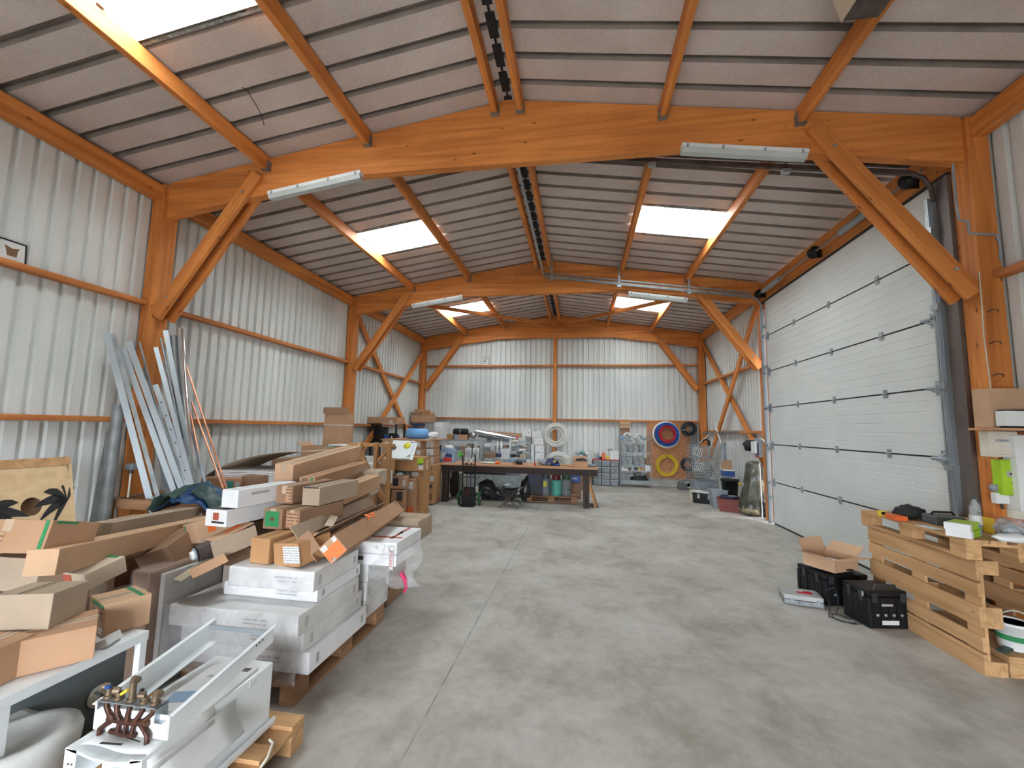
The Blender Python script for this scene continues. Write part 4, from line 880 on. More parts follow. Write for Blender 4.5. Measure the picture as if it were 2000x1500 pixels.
for y in (-W2-.012, W2+.012): MB().bx(-.07, .004, y-.012, y+.012, 0, H2).build('side_rail', 'plywood', t)
MB().bx(-.07, .006, -W2-.02, W2+.02, H2, H2+.075).build('top_rail', 'pallet_wood', t)
def palm(cy, cz, sc, flip, parts):
    m = MB()
    for a, l in parts:
        a = math.radians(a); pts = []
        for i in range(6):
            f_ = i/5; r_ = l*sc*f_; pts.append((cy+flip*(math.cos(a)*r_), cz+math.sin(a)*r_-.35*sc*l*f_*f_))
        wd = [.018, .045, .055, .045, .030, .004]
        up = [(y, z+wd[i]*sc*4.5) for i, (y, z) in enumerate(pts)]; dn = [(y, z-wd[i]*sc*2.0) for i, (y, z) in enumerate(pts)][::-1]
        m.prism(up+dn, .0008, .0022, 'yz')
    return m
MBp = palm(-W2+.03, .84, .25, 1, [(100, .8), (70, 1.0), (42, 1.1), (12, 1.1), (-15, 1.0), (-45, .9), (-75, .8)]); MBp.build('painted_palm', 'black_matt', t)
MBp = palm(W2-.03, .89, .23, -1, [(110, .8), (80, .9), (48, 1.1), (15, 1.1), (-18, 1.0), (-50, .9)]); MBp.build('painted_palm', 'black_matt', t)
m = MB()
def stroke(pts, w=.008):
    for a, b in zip(pts, pts[1:]): m.bar((.0015, a[0], a[1]), (.0015, b[0], b[1]), w, .002, up=(1, 0, 0))
stroke([(-.10, .40), (-.10, .52), (-.06, .60), (.20, .62), (.26, .56), (.28, .40), (-.10, .40)]); stroke([(-.08, .52), (.26, .52)]); stroke([(-.04, .585), (-.05, .53), (.03, .53), (.03, .59), (-.04, .585)], .012); stroke([(.06, .59), (.06, .53), (.13, .53), (.13, .595)], .012); stroke([(.16, .595), (.16, .53), (.23, .54)], .012); stroke([(-.12, .65), (.05, .66), (.22, .68)], .012); stroke([(-.05, .64), (.14, .70)], .01)
for cy in (-.02, .2):
    m.cyl((.001, cy, .38), (.003, cy, .38), .05, 14)
for k in range(6): stroke([(-.25+k*.02, .42+.02*(k % 3)), (-.2+k*.03, .5-.03*(k % 2))], .014)
m.build('painted_van', 'black_matt', t)
# ---- framed pictures
t = thing('picture_frame', 'small black-framed picture of a pot resting on the upper left wall rail', 'picture', (XL+.03, 3.16, 3.215)); t.rotation_euler = (0, math.radians(-6), 0)
MB().bx(-.008, .0, -.10, .10, 0, .20).build('print', 'label_white', t)
for b in ((-.105, .105, -.004, .008), (-.105, .105, .195, .207)): MB().bx(-.01, .008, b[0], b[1], b[2], b[3]).build('frame_bar', 'black_plastic', t)
for b in ((-.107, -.097), (.097, .107)): MB().bx(-.01, .008, b[0], b[1], 0, .20).build('frame_bar', 'black_plastic', t)
MB().prism([(-.035, .05), (.035, .05), (.045, .12), (.06, .145), (.0, .13), (-.055, .15), (-.045, .11)], .0005, .0015, 'yz').build('painted_pot', 'print_brown', t)
p = at(948, 713, 'Y', YB-.1)
t = thing('framed_notice', 'small framed notice standing on the upper rail of the far wall', 'notice', (p.x, YB-.05, 3.822)); t.rotation_euler = (math.radians(-6), 0, 0)
MB().bx(-.10, .10, -.004, .0, 0, .27).build('print', 'label_white', t); MB().bx(-.11, -.10, -.008, .004, 0, .28).bx(.10, .11, -.008, .004, 0, .28).bx(-.11, .11, -.008, .004, .27, .28).build('frame_bar', 'dark_steel', t)
MB().bx(-.07, .07, -.006, -.004, .19, .25).build('dark_picture', 'label_grey', t); MB().bx(-.08, .02, -.006, -.004, .12, .16).build('red_print', 'print_brown', t); MB().bx(-.08, .06, -.006, -.004, .05, .07).build('dark_line', 'label_grey', t)

# ================================================================== MIDDLE LEFT: FURTHER CARTONS, TRESTLE, RACK
# curled board over a stack of white panels
t = thing('panel_stack', 'stack of thin white panels lying under a curled grey board by the left wall', 'panel stack', (0, 0, 0))
p = at(415, 932, 'Y', 5.15); 
for k in range(7):
    MB().box((p.x+.62, 5.55, .93+k*.022), (1.15, .80, .016), (0, 0, 6)).build('white_panel', 'white_carton', t)
MB().bx(p.x+.02, p.x+1.2, 5.2, 5.95, .05, .915).build('support_box', 'kraft_dark', t)
def curl(u, v):
    a = u; x = p.x-.10+1.45*a**1.25; z = .93+.36*math.sin(min(1, a*1.15)*PI/2)**.75+.05*a
    return (x, 5.1+v*.85+.25*a, z)
tag(cloth('curled_board', 'kraft_grey', curl, 20, 3, .005), 'large sheet of grey-brown board curling up over the white panels by the left wall', 'board')
def fcarton(name, label, rect, Y, dep, mat='kraft', **kw):
    c, s = fbox(*rect, Y, dep); rz = kw.pop('rz', 0)
    return carton(name, label, (c.x, c.y, c.z), (s[0], s[1], s[2]), (0, 0, rz), mat, **kw)
BG = 'cartons standing beyond the trestle'
fcarton('printed_carton', 'wide brown carton with a teal printed block below the curled board', (392, 934, 470, 962), 4.95, .20, 'kraft', plates=[('teal_print', '-y', .22, 0, .11, .12, 'print_teal'), ('shipping_label', '-y', .42, 0, .06, .1, LT)], tape=None)
fcarton('cardboard_box', 'small brown carton right of the teal-printed one', (470, 930, 505, 962), 5.0, .25, 'kraft_dark', tape=None)
c, s = bxc(-4.55, -3.5, 4.98, 5.12, 0, .68); carton('cardboard_box', 'dark carton row carrying the teal-printed carton', c, s, mat='kraft_dark')
fcarton('open_carton', 'opened brown carton with a green sheet inside, behind the topmost long carton', (588, 872, 650, 900), 6.2, .35, 'kraft', opened=(('-x', 60, .12),), plates=())
tag(MB().box(at(632, 874, 'Y', 6.35), (.30, .2, .012), (6, -6, 0)).build('green_sheet', 'print_teal'), 'green sheet poking out of the opened carton', 'sheet')
fcarton('white_carton_box', 'white-topped low carton right of the opened one', (640, 869, 690, 890), 6.6, .35, 'white_carton', tape=None)
c, s = bxc(-4.85, -3.7, 6.2, 7.0, 0, 1.15); carton('cardboard_box', 'large brown carton under the opened one with the green sheet', c, s, mat='kraft_dark')
t = fcarton('tall_carton', 'tall folded carton with a white strap leaning beside the middle left column', (623, 806, 675, 1011), 7.55, .10, 'kraft', rz=0, tape=None, seam=False, plates=[('white_strap', '-y', 0, .38, .62, .012, 'label_white')])
t.rotation_euler = (math.radians(-4), 0, math.radians(6))
m = MB(); c, s = fbox(624, 800, 674, 808, 7.55, .06); 
t2 = tag(MB().box((c.x, 7.68, c.z+.03), (s[0]*.96, .012, .12), (-14, 0, 6)).build('torn_flap', 'kraft_dark'), 'torn upper flap of the tall folded carton', 'cardboard flap')
# ---- trestle: two leaf frame of pale battens
t = thing('wooden_trestle', 'pale batten trestle standing behind the long cartons', 'trestle', (-3.2, 6.5, 0)); L = Vector((-3.2, 6.5, 0))
def bat(a, b, w=.055, h=.085): 
    beam('batten', Vector(a)-L, Vector(b)-L, w, h, 'trestle_wood', parent=t, up=(0, 1, 0))
A = lambda px, py, y: tuple(at(px, py, 'Y', y))
yF, yB = 6.3, 6.75
pB, pC, pA = at(736, 868, 'Y', yF), at(761, 868, 'Y', yF), at(708, 868, 'Y', yB)
for nm, q, yy in (('b', pB, yF), ('c', pC, yF), ('a', pA, yB)): bat((q.x, yy, .0), (q.x, yy, 1.44))
bat((pA.x-.03, yF+.07, 1.40), (pC.x+.04, yF+.07, 1.40), .05, .12)
bat((pB.x, yF+.0, 1.12), (pC.x, yF, 1.36), .04, .06)
bat(A(708, 892, yF), A(757, 990, yF), .04, .09); bat(A(740, 965, yF), A(762, 1000, yF), .04, .05)
bat(A(706, 868, yB-.45), A(680, 922, yB-.75), .05, .12)
bat((pB.x, yF+.04, .30), (pC.x, yF+.04, .30), .05, .09)
# ---- things seen through / behind the trestle
fcarton('printed_carton', 'white-sided carton with a bright yellow splash label behind the trestle', (692, 905, 722, 934), 6.95, .3, 'white_carton', plates=[('yellow_label', '-y', .25, .1, .12, .14, 'label_yellow'), ('printed_mark', '-y', -.25, 0, .08, .12, 'print_faint')], tape=None, group=BG)
fcarton('cardboard_box', 'white carton stacked on the one with the yellow splash label', (694, 892, 716, 904), 7.0, .3, 'white_carton_dim', tape=None, group=BG)
c, s = bxc(-4.05, -3.66, 6.9, 7.4, 0, .85); carton('cardboard_box', 'brown carton at floor level behind the trestle', c, s, mat='kraft', group=BG)
fcarton('cardboard_box', 'brown carton with a white slip seen between the trestle posts', (716, 896, 752, 1000), 7.35, .4, 'kraft_orange', group=BG, plates=[('white_slip', '-y', .0, .44, .14, .06, 'label_white')])
fcarton('printed_carton', 'carton with a bright pink label hanging between the trestle posts', (739, 920, 755, 945), 6.9, .2, 'white_carton_dim', rz=-18, tape=None, plates=[('pink_label', '-y', .15, .05, .085, .13, 'label_pink')], group=BG)
c, s = bxc(-3.42, -3.28, 6.9, 7.1, 0, .74); carton('cardboard_box', 'slim dark carton under the pink-labelled one', c, s, mat='kraft_dark', group=BG, tape=None)
fcarton('tall_carton', 'tall dark-sided carton with a blue-black window, right of the trestle', (761, 958, 784, 1014), 7.45, .30, 'kraft', tape=None, rz=12, plates=[('dark_window', '-y', .15, .3, .10, .16, 'mirror_dark'), ('dark_side', '-x', 0, 0, .28, .45, 'black_matt'), ('white_mark', '-y', .1, -.32, .03, .03, LT)], group=BG)
fcarton('printed_carton', 'small carton with black side panel and a folded plastic top', (762, 932, 789, 955), 7.5, .30, 'kraft', tape=None, rz=10, plates=[('black_panel', '-y', -.2, .1, .10, .14, 'black_matt'), ('white_label', '-y', .38, 0, .05, .12, LT)], group=BG)
tag(cloth('plastic_cover', 'clear_plastic', lambda u, v: (at(763+u*25, 928, 'Y', 7.5+v*.3).x, 7.48+v*.32, at(775, 929, 'Y', 7.5).z+.02+.02*math.sin(u*7+v*3)), 8, 4, .003), 'crumpled clear plastic on the small black-sided carton', 'plastic film')
fcarton('printed_carton', 'left one of two pale cartons printed in teal', (760, 912, 777, 932), 8.0, .3, 'kraft_pale', tape=None, plates=[('teal_print', '-y', -.05, 0, .14, .12, 'print_teal')], group=BG)
fcarton('printed_carton', 'right one of two pale cartons printed in teal', (777.5, 912, 801, 940), 8.0, .3, 'kraft_pale', tape=None, plates=[('teal_print', '-y', -.15, .2, .16, .11, 'print_teal'), ('red_line', '-y', .40, -.1, .012, .2, 'print_red')], group=BG)
c, s = bxc(-3.86, -3.34, 8.0, 8.4, 0, .60); carton('cardboard_box', 'brown carton under the two teal-printed ones', c, s, mat='kraft_dark', group=BG)
fcarton('tall_carton', 'slim tall carton with an orange square label near its foot', (786, 936, 808, 1014), 7.75, .25, 'kraft', tape=None, rz=8, plates=[('orange_label', '-y', .1, -.28, .11, .13, 'print_orange'), ('shipping_label', '-y', .1, .34, .09, .14, LT), ('white_label', '-y', 0, -.44, .1, .08, LT), ('top_mark', '-y', .1, .47, .06, .02, 'print_red')], group=BG)
fcarton('tall_carton', 'tall brown carton between the orange-labelled one and the column of boxes', (803, 921, 826, 1008), 7.95, .35, 'kraft_orange', tape=None, plates=[('shipping_label', '-y', -.25, .44, .14, .08, LT), ('handle_hole', '-y', .4, .40, .03, .02, 'mirror_dark'), ('printed_text', '-y', .1, -.2, .1, .1, 'kraft_text')], group=BG)
tag(MB().bx(at(805, 1008, 'Y', 7.95).x, at(826, 1008, 'Y', 7.95).x, 7.9, 7.945, .0, .10).build('wood_offcut', 'pallet_wood'), 'pale wood offcut at the foot of the tall brown carton', 'wood offcut')
fcarton('tall_carton', 'tall brown carton nearest the workbench with dark printed symbols', (822, 908, 847, 984), 9.15, .5, 'kraft_orange', tape=None, plates=[('printed_symbol', '-y', .2, -.05, .09, .08, IN), ('printed_symbol', '-y', .2, -.32, .12, .14, 'print_brown'), ('shipping_label', '-y', .35, .15, .07, .12, LT), ('handle_hole', '-y', .25, .42, .04, .03, 'mirror_dark'), ('printed_line', '-y', .2, .28, .14, .015, 'print_brown')], group=BG)
fcarton('long_carton', 'large brown carton lying across, with a green and white label at its right end', (762, 893, 826, 920), 7.9, .45, 'kraft_orange', tape=None, plates=[('green_label', '-y', .42, .22, .12, .12, 'lime'), ('white_label', '-y', .44, -.15, .10, .12, LT), ('paper_strip', '+x', 0, -.1, .04, .2, 'label_white')], group=BG)
for i in range(3):
    for j, (xa, xb) in enumerate(((746, 790), (790, 822))):
        if i == 2 and j == 0: continue
        fcarton('cardboard_box', 'brown carton in the wall of boxes, %s row, %s' % (('top', 'middle', 'bottom')[i], ('left', 'right')[j]), (xa, 860+i*16, xb-.5, 875.5+i*16), 9.0, .45, 'kraft', tape=None, group='brown cartons stacked in a wall', plates=[('shipping_label', '-y', .36 if j else -.3, .0, .08, .1, LT)] if i == 0 or (j and i == 1) else ())
for i in range(3):
    fcarton('white_carton_box', 'white-ended carton, %s in the column at the left end of the workbench' % ('top', 'middle', 'lowest')[i], (823, 860+i*15.6, 846, 875+i*15.6), 9.3, .45, 'kraft', tape=None, group='white-ended cartons', plates=[('white_end', '-y', .22, 0, .16, .20, 'white_carton'), ('small_print', '-y', .2, -.2, .03, .03, IN)])
c, s = bxc(-4.37, -3.68, 8.95, 9.5, 0, .98); carton('cardboard_box', 'large brown carton under the wall of boxes', c, s, mat='kraft_dark', group=BG)
p0, p1 = at(743, 859, 'Y', 9.0), at(848, 861, 'Y', 9.2)
tag(MB().bx(p0.x, p1.x, 9.0, 10.3, p0.z, p0.z+.02).build('board_shelf', 'bench_top'), 'thin board lying on top of the wall of boxes', 'board')
# ---- white shower tray
t = thing('shower_tray', 'white plastic tray with a round drain hole and a yellow sticker, tilted on the cartons', 'tray', tuple((at(765, 880, 'Y', 7.85)+at(805, 880, 'Y', 7.85))/2)); t.rotation_euler = (math.radians(52), 0, math.radians(2)); 
W, H = .44, .36
m = MB(); n = 20; r_ = .05; hx, hy = -W*.34, .02; outer = []; inner = []
for k in range(n):
    a = 2*PI*k/n; dx, dy = math.cos(a), math.sin(a); inner.append((hx+dx*r_, hy+dy*r_))
    s_ = min((W/2-hx if dx > 0 else W/2+hx)/max(abs(dx), 1e-6), (H/2-hy if dy > 0 else H/2+hy)/max(abs(dy), 1e-6)); outer.append((hx+dx*s_, hy+dy*s_))
vs = [(x, y, e) for e in (.05, .035) for x, y in outer+inner]; fs = []
for k in range(n):
    j = (k+1) % n; fs += [(k, j, n+j, n+k), (2*n+k, 3*n+k, 3*n+j, 2*n+j), (n+k, n+j, 3*n+j, 3*n+k), (k, 2*n+k, 2*n+j, j)]
m.add(vs, fs); m.bx(-W/2, W/2, -H/2-.03, -H/2, 0, .05).bx(W/2, W/2+.05, -H/2-.03, H/2, .0, .02).bx(-W/2, W/2, H/2, H/2+.02, 0, .05).bx(W/2-.015, W/2, -H/2, H/2, 0, .04)
m.build('tray_shell', 'white_paint', t)
MB().lathe((hx, hy, .02), [(.0, .0), (.045, 0), (.05, .01), (.03, .015), (0, .015)], 16).build('drain', 'dark_steel', t)
MB().lathe((.10, .08, .053), [(.0, 0), (.07, 0), (.07, .002), (0, .002)], 12).build('yellow_sticker', 'label_yellow', t)
# ---- black rack with a carton on it
t = thing('black_rack', 'black metal rack holding dark and blue cases, by the far left wall', 'rack', (-5.0, 10.6, 0)); L = Vector((-5.0, 10.6, 0))
x0, x1 = at(716, 840, 'Y', 10.4).x, at(773, 840, 'Y', 10.4).x; zt = at(745, 827.5, 'Y', 10.4).z
x0 = max(x0, XL+.10)
for x in (x0, x1):
    for y in (10.42, 10.95): MB().bx(x-.02, x+.02, y-.02, y+.02, 0, zt).build('leg', 'black_matt', t, o=L, loc=-L)
for z in (zt-.02, .85, 1.30): MB().bx(x0, x1, 10.4, 10.97, z-.02, z).build('shelf', 'black_matt', t, o=L, loc=-L)
MB().bx(x0+.25, x0+.29, 10.39, 10.42, 1.30, zt).build('divider', 'black_matt', t, o=L, loc=-L)
tag(MB().bx(x0+.03, x0+.26, 10.45, 10.9, 1.301, zt-.08, .02).build('tool_case', 'black_plastic'), 'big black case on the left of the black rack', 'case')
tag(MB().bx(x0+.33, x0+.62, 10.45, 10.8, 1.301, 1.48, .02).build('tool_case', 'blue'), 'blue tool case on the black rack', 'case')
t = thing('charger', 'small black charger with a white label, right end of the black rack', 'charger', (x1-.12, 10.5, 1.302)); MB().bx(-.09, .09, -.06, .12, 0, .22, .01).build('body', 'black_plastic', t); MB().box((.0, -.062, .12), (.04, .003, .06)).build('label_plate', 'label_white', t)
fcarton('cardboard_box', 'flat brown carton lying on top of the black rack', (719, 814.5, 775, 827), 10.42, .5, 'kraft', tape=None, plates=[('white_label', '-y', .3, -.2, .09, .06, LT)])
# ---- blue wrapped roll
p = at(817, 843, 'Y', 9.9); rr = (at(839, 843, 'Y', 9.9).x-at(795, 843, 'Y', 9.9).x)/2
t = thing('wrapped_coil', 'large round coil wrapped in sky-blue plastic on top of the box wall', 'coil', (p.x, 9.85, p0.z+.021))
t.rotation_euler = (math.radians(0), 0, 0)
MB().lathe((0, 0, 0), [(rr*.75, 0), (rr*.93, .03), (rr, .10), (rr*.97, .17), (rr*.85, .22), (rr*.60, .245), (rr*.3, .225), (0, .215)], 32, sy=1).build('blue_wrap', 'sky_blue', t)
for k in range(10):
    a = k*2*PI/10; MB().tube([(rr*.3*math.cos(a), rr*.3*math.sin(a), .228), (rr*.62*math.cos(a+.1), rr*.62*math.sin(a+.1), .246), (rr*.87*math.cos(a+.15), rr*.87*math.sin(a+.15), .219)], .006, 5).build('wrap_fold', 'sky_blue', t)
b = MB(); blob(b, at(846, 850, 'Y', 9.7), (.12, .15, .08), 5, .15); tag(b.build('white_bag', 'white_carton'), 'white bag between the blue coil and the wire shelf', 'bag')
tag(MB().box(at(838, 857, 'Y', 9.6)+Vector((0, 0, -.0)), (.22, .3, .03), (0, -14, 12)).build('grey_wrap', 'label_grey'), 'grey folded wrapper in front of the white bag', 'wrapper')
# flattened cartons on the wire rack in the far left corner
for k, (r, mt, lb) in enumerate((((803, 811, 843, 824.5), 'kraft', 'widest flattened carton, lowest on the corner wire rack'), ((802, 805, 822, 810.5), 'kraft_dark', 'small dark carton, left of the pair in the middle'), ((823, 805.5, 840, 810.7), 'kraft_orange', 'small carton, right of the pair in the middle'), ((809, 799.5, 832, 804.5), 'kraft', 'topmost small carton against the far left column'))):
    fcarton('cardboard_box', lb, r, 13.1-.0*k, .45, mt, tape=None, group='flattened cartons on the corner rack', seam=False)

# ================================================================== BACK: WORKBENCH, WIRE SHELVES, COILS
def wire(name, label, x0, x1, y0, y1, zs, ztop, grp, mat='galvanised', n=3, r=.009, mesh=False):
    """wire shelving: posts, wire shelves with front rails"""
    t = thing(name, label, 'wire shelf', ((x0+x1)/2, (y0+y1)/2, 0), group=grp); L = Vector(((x0+x1)/2, (y0+y1)/2, 0))
    for x in (x0, x1):
        for y in (y0, y1): MB().cyl((x, y, 0), (x, y, ztop), .011, 8).build('post', mat, t, o=L, loc=-L)
    for z in zs:
        m = MB()
        for dz in (0, .035): m.bar((x0, y0, z+dz), (x1, y0, z+dz), r, r).bar((x0, y1, z+dz), (x1, y1, z+dz), r, r)
        for k in range(9): 
            y = y0+(y1-y0)*k/8; m.bar((x0, y, z+.03), (x1, y, z+.03), .004, .004)
        for k in range(n*4+1):
            x = x0+(x1-x0)*k/(n*4); m.bar((x, y0, z), (x, y0, z+.035), .004, .004); 
        m.build('wire_tray', mat, t, o=L, loc=-L)
    return t
def crate(name, label, x0, x1, y0, y1, z0, z1, mat='galvanised', grp='wire mesh crates behind the workbench', nx=6, nz=4, r=.006):
    t = thing(name, label, 'wire crate', ((x0+x1)/2, (y0+y1)/2, z0), group=grp); L = Vector(((x0+x1)/2, (y0+y1)/2, z0))
    for nm, y in (('front_grid', y0), ('back_grid', y1)):
        m = MB()
        for k in range(nz+1): z = z0+(z1-z0)*k/nz; m.bar((x0, y, z), (x1, y, z), r*1.6 if k in (0, nz) else r, r*1.3)
        for k in range(nx+1): x = x0+(x1-x0)*k/nx; m.bar((x, y, z0), (x, y, z1), r*.8, r*.8, up=(0, 1, 0))
        m.build(nm, mat, t, o=L, loc=-L)
    m = MB()
    for x in (x0, x1):
        for k in range(nz+1): z = z0+(z1-z0)*k/nz; m.bar((x, y0, z), (x, y1, z), r, r)
    m.build('side_grid', mat, t, o=L, loc=-L)
    m = MB()
    for k in range(9): y = y0+(y1-y0)*k/8; m.bar((x0, y, z0+.004), (x1, y, z0+.004), r*.7, r*.7)
    m.build('floor_grid', mat, t, o=L, loc=-L)
    return t
# ---- workbench
t = thing('workbench', 'long workbench of brown steel beams with an orange wooden top', 'workbench', (-1.5, 10.0, 0)); L = Vector((-1.5, 10.0, 0))
BX0, BX1, BY0, BY1 = -3.36, .38, 9.62, 10.55
MB().bx(BX0, BX1, BY0-.02, BY1, .835, .87, .003).build('table_top', 'bench_top', t, o=L, loc=-L)
def hbeam(mb, p, q, w, h):
    p, q = Vector(p), Vector(q)
    if abs(p.z-q.z) > .1:
        x, y = p.x, p.y; mb.bx(x-w/2, x+w/2, y-h/2, y-h/2+.012, p.z, q.z).bx(x-w/2, x+w/2, y+h/2-.012, y+h/2, p.z, q.z).bx(x-.005, x+.005, y-h/2, y+h/2, p.z, q.z)
    else:
        y, z = p.y, p.z; mb.bx(p.x, q.x, y-w/2, y+w/2, z+h/2-.012, z+h/2).bx(p.x, q.x, y-w/2, y+w/2, z-h/2, z-h/2+.012).bx(p.x, q.x, y-.005, y+.005, z-h/2, z+h/2)
    return mb
for y in (BY0+.06, BY1-.06): hbeam(MB(), (BX0, y, .765), (BX1-.0, y, .765), .12, .14).build('steel_beam', 'brown_steel', t, o=L, loc=-L)
for x in (-3.08, .13):
    for y in (BY0+.08, BY1-.08): hbeam(MB(), (x, y, 0), (x, y, .695), .15 if x < 0 else .13, .13).build('leg', 'brown_steel', t, o=L, loc=-L)
MB().bx(.19, .40, BY0+.15, BY0+.60, 0, .03).build('foot_plate', 'dark_steel', t, o=L, loc=-L)
# timber propped against the bench end
beam('timber_offcut', at(1146, 931, 'Y', 9.72), at(1163, 990, 'Y', 9.80), .05, .13, 'trestle_wood', label='pale board leaning against the right end of the workbench', cat='board', up=(0, 1, 0))
beam('timber_offcut', at(1148, 930, 'Y', 9.92), at(1166, 987, 'Y', 9.98), .04, .10, 'old_pallet', label='darker board leaning behind the pale one at the right end of the workbench', cat='board', up=(0, 1, 0))
# under the bench
euro('wooden pallet under the right part of the workbench carrying gas bottles', (-.67, 10.62, 0), (0, 0, 0), 'old_pallet')
def bottle(px, Y, body, cap, lab, h=.40, r=.13, extra=None):
    x = at(px, 960, 'Y', Y).x
    t = thing('gas_bottle', lab, 'gas bottle', (x, Y+r, .145), group='gas bottles on the pallet')
    MB().lathe((0, 0, 0), [(r*.88, 0), (r*.88, .03), (r*.96, .032), (r, .06), (r, h*.86), (r*.92, h*.96), (r*.6, h)], 26).build('body', body, t)
    MB().lathe((0, 0, h-.03), [(r*.80, 0), (r*.80, .10), (r*.70, .17), (r*.66, .17), (r*.66, .02)], 20).build('collar', cap, t)
    MB().bx(-r*.5, r*.5, -.012, .012, h+.13, h+.16, .004).build('handle', cap, t)
    MB().cyl((0, 0, h-.01), (0, 0, h+.08), .022, 10).build('valve', 'brass', t)
    if extra: extra(t)
bottle(1064, 10.25, 'gas_grey', 'tarp_green', 'grey gas bottle with a yellow square label and dark green collar', .40, .125, lambda t: MB().box((.0, -.127, .27), (.10, .004, .12)).build('yellow_label', 'label_yellow', t))
bottle(1086, 10.22, 'teal', 'maroon', 'turquoise gas bottle with a dark red collar', .38, .125)
bottle(1105, 10.26, 'gas_grey', 'green_cap', 'grey gas bottle with a dark green collar, right of the turquoise one', .40, .125, lambda t: MB().box((.06, -.117, .16), (.06, .004, .03), (0, 0, 25)).build('dark_mark', 'green_cap', t))
for px in (1074.5, 1096): 
    x = at(px, 960, 'Y', 10.4).x; tag(MB().bx(x-.012, x+.012, 10.5, 10.52, .145, .56).build('white_strip', 'white_plastic'), 'white strip standing %s the turquoise gas bottle' % ('left of' if px < 1080 else 'right of'), 'strip')
t = thing('tool_box', 'black and dark blue machine box on the pallet, left of the gas bottles', 'tool box', (at(1045, 950, 'Y', 10.2).x, 10.42, .145)); 
MB().bx(-.19, .19, -.18, .18, 0, .48, .02).build('body', 'black_plastic', t); MB().bx(-.17, .17, -.19, -.18, .25, .50, .01).build('blue_front', 'navy', t); MB().bx(.15, .19, -.19, -.175, 0, .45).build('blue_edge', 'navy', t); MB().tube([(-.1, 0, .48), (-.1, 0, .54), (.08, 0, .54), (.08, 0, .48)], .015, 8).build('handle', 'blue', t)
tag(MB().box((at(1048, 926, 'Y', 10.9).x, 11.15, .34), (.30, .25, .68), None, .01).build('tall_white_box', 'white_carton'), 'white box behind the machine box under the workbench', 'box')
t = thing('tool_case', 'blue tool case with a grey latch standing behind the bench leg', 'case', (at(1121, 943, 'Y', 10.9).x, 11.0, .40)); MB().bx(-.18, .16, -.12, .12, -.02, .24, .02).build('body', 'blue', t); MB().bx(-.06, .08, -.13, -.12, .08, .11).build('latch', 'label_grey', t)
tag(MB().box((at(1121, 958, 'Y', 10.9).x, 11.02, .19), (.36, .26, .38)).build('wooden_block', 'kraft_dark'), 'brown carton under the blue tool case', 'box')
tag(MB().bx(at(1108, 932, 'Y', 11.2).x, at(1122, 932, 'Y', 11.2).x, 11.2, 11.5, 0, .62, .01).build('red_crate', 'maroon'), 'dark red crate behind the gas bottles', 'crate')
# shelf rail and crates under the bench
tag(MB().bx(-3.2, -1.35, 10.70, 10.72, .52, .535).bx(-3.2, -1.35, 11.3, 11.32, .52, .535).bx(-3.2, -1.35, 10.72, 11.3, .522, .528).bx(-3.2, -3.17, 10.7, 11.3, 0, .52).bx(-1.38, -1.35, 10.7, 11.3, 0, .52).build('low_shelf', 'zinc_dull'), 'low grey metal shelf under the left part of the workbench', 'shelf')
t = thing('storage_bin', 'clear plastic bin on the low shelf under the workbench', 'bin', (at(997, 927, 'Y', 10.8).x, 10.95, .536)); MB().bx(-.22, .22, -.15, .15, 0, .14, .006).build('tub', 'tub_plastic', t); MB().bx(-.235, .235, -.16, .16, .14, .155).build('rim', 'label_grey', t)
tag(MB().bx(-2.95, -1.85, 10.75, 11.2, .535, .67, .01).build('black_bin', 'black_plastic'), 'long black bin on the low shelf under the workbench', 'bin')
for i, (px, py, r, sd, lb) in enumerate(((950, 955, (.22, .20, .20), 11, 'black rubbish bag under the workbench, left of the folding stool'), (972, 968, (.22, .16, .14), 13, 'smaller grey plastic bag beside the black one under the workbench'), (1026, 958, (.13, .16, .26), 17, 'tall black rubbish bag right of the folding stool'))):
    b = MB(); c = at(px, py, 'Y', 10.25); blob(b, (c.x, 10.3, max(r[2]*.95, c.z)), r, sd, .22, 22, 16, fq=2.6); tag(b.build('rubbish_bag', 'black_bag'), lb, 'rubbish bag', 'rubbish bags under the workbench')
tag(MB().bx(at(842, 940, 'Y', 11.2).x, at(862, 940, 'Y', 11.2).x, 11.2, 11.5, 0, .42, .01).build('white_box', 'white_carton_dim'), 'pale box under the far left end of the workbench', 'box')
tag(MB().bx(at(888, 945, 'Y', 11.0).x, at(900, 945, 'Y', 11.0).x, 11.4, 11.6, 0, .50, .01).build('beige_box', 'cream'), 'beige box behind the hand truck', 'box')
tag(MB().bx(at(878, 960, 'Y', 10.9).x, at(886, 960, 'Y', 10.9).x, 10.9, 11.1, 0, .40, .01).build('dark_bin', 'black_plastic'), 'black bin beside the left bench leg', 'bin')
# ---- hand truck
t = thing('hand_truck', 'black stair-climbing hand truck with green wheels before the workbench', 'hand truck', (-2.48, 9.42, 0)); L = Vector((-2.48, 9.42, 0)); 
xa, xb = at(905, 960, 'Y', 9.4).x, at(929, 960, 'Y', 9.4).x
for x in (xa, xb): MB().tube([(x, 9.36, .12), (x, 9.30, .5), (x, 9.28, 1.02), (x-.02 if x == xa else x, 9.22, 1.12)], .016, 8).build('upright', 'black_plastic', t, o=L, loc=-L)
for z in (.30, .62, .90): MB().cyl((xa, 9.30, z), (xb, 9.30, z), .012, 8).build('cross_tube', 'black_plastic', t, o=L, loc=-L)
for x in (xa+.09, xb-.09): MB().bx(x-.008, x+.008, 9.285, 9.30, .30, .95).build('slat', 'black_plastic', t, o=L, loc=-L)
MB().bx(xa-.02, xb+.02, 9.12, 9.34, .03, .04).bx(xa-.02, xb+.02, 9.33, 9.345, .03, .2).build('toe_plate', 'black_plastic', t, o=L, loc=-L)
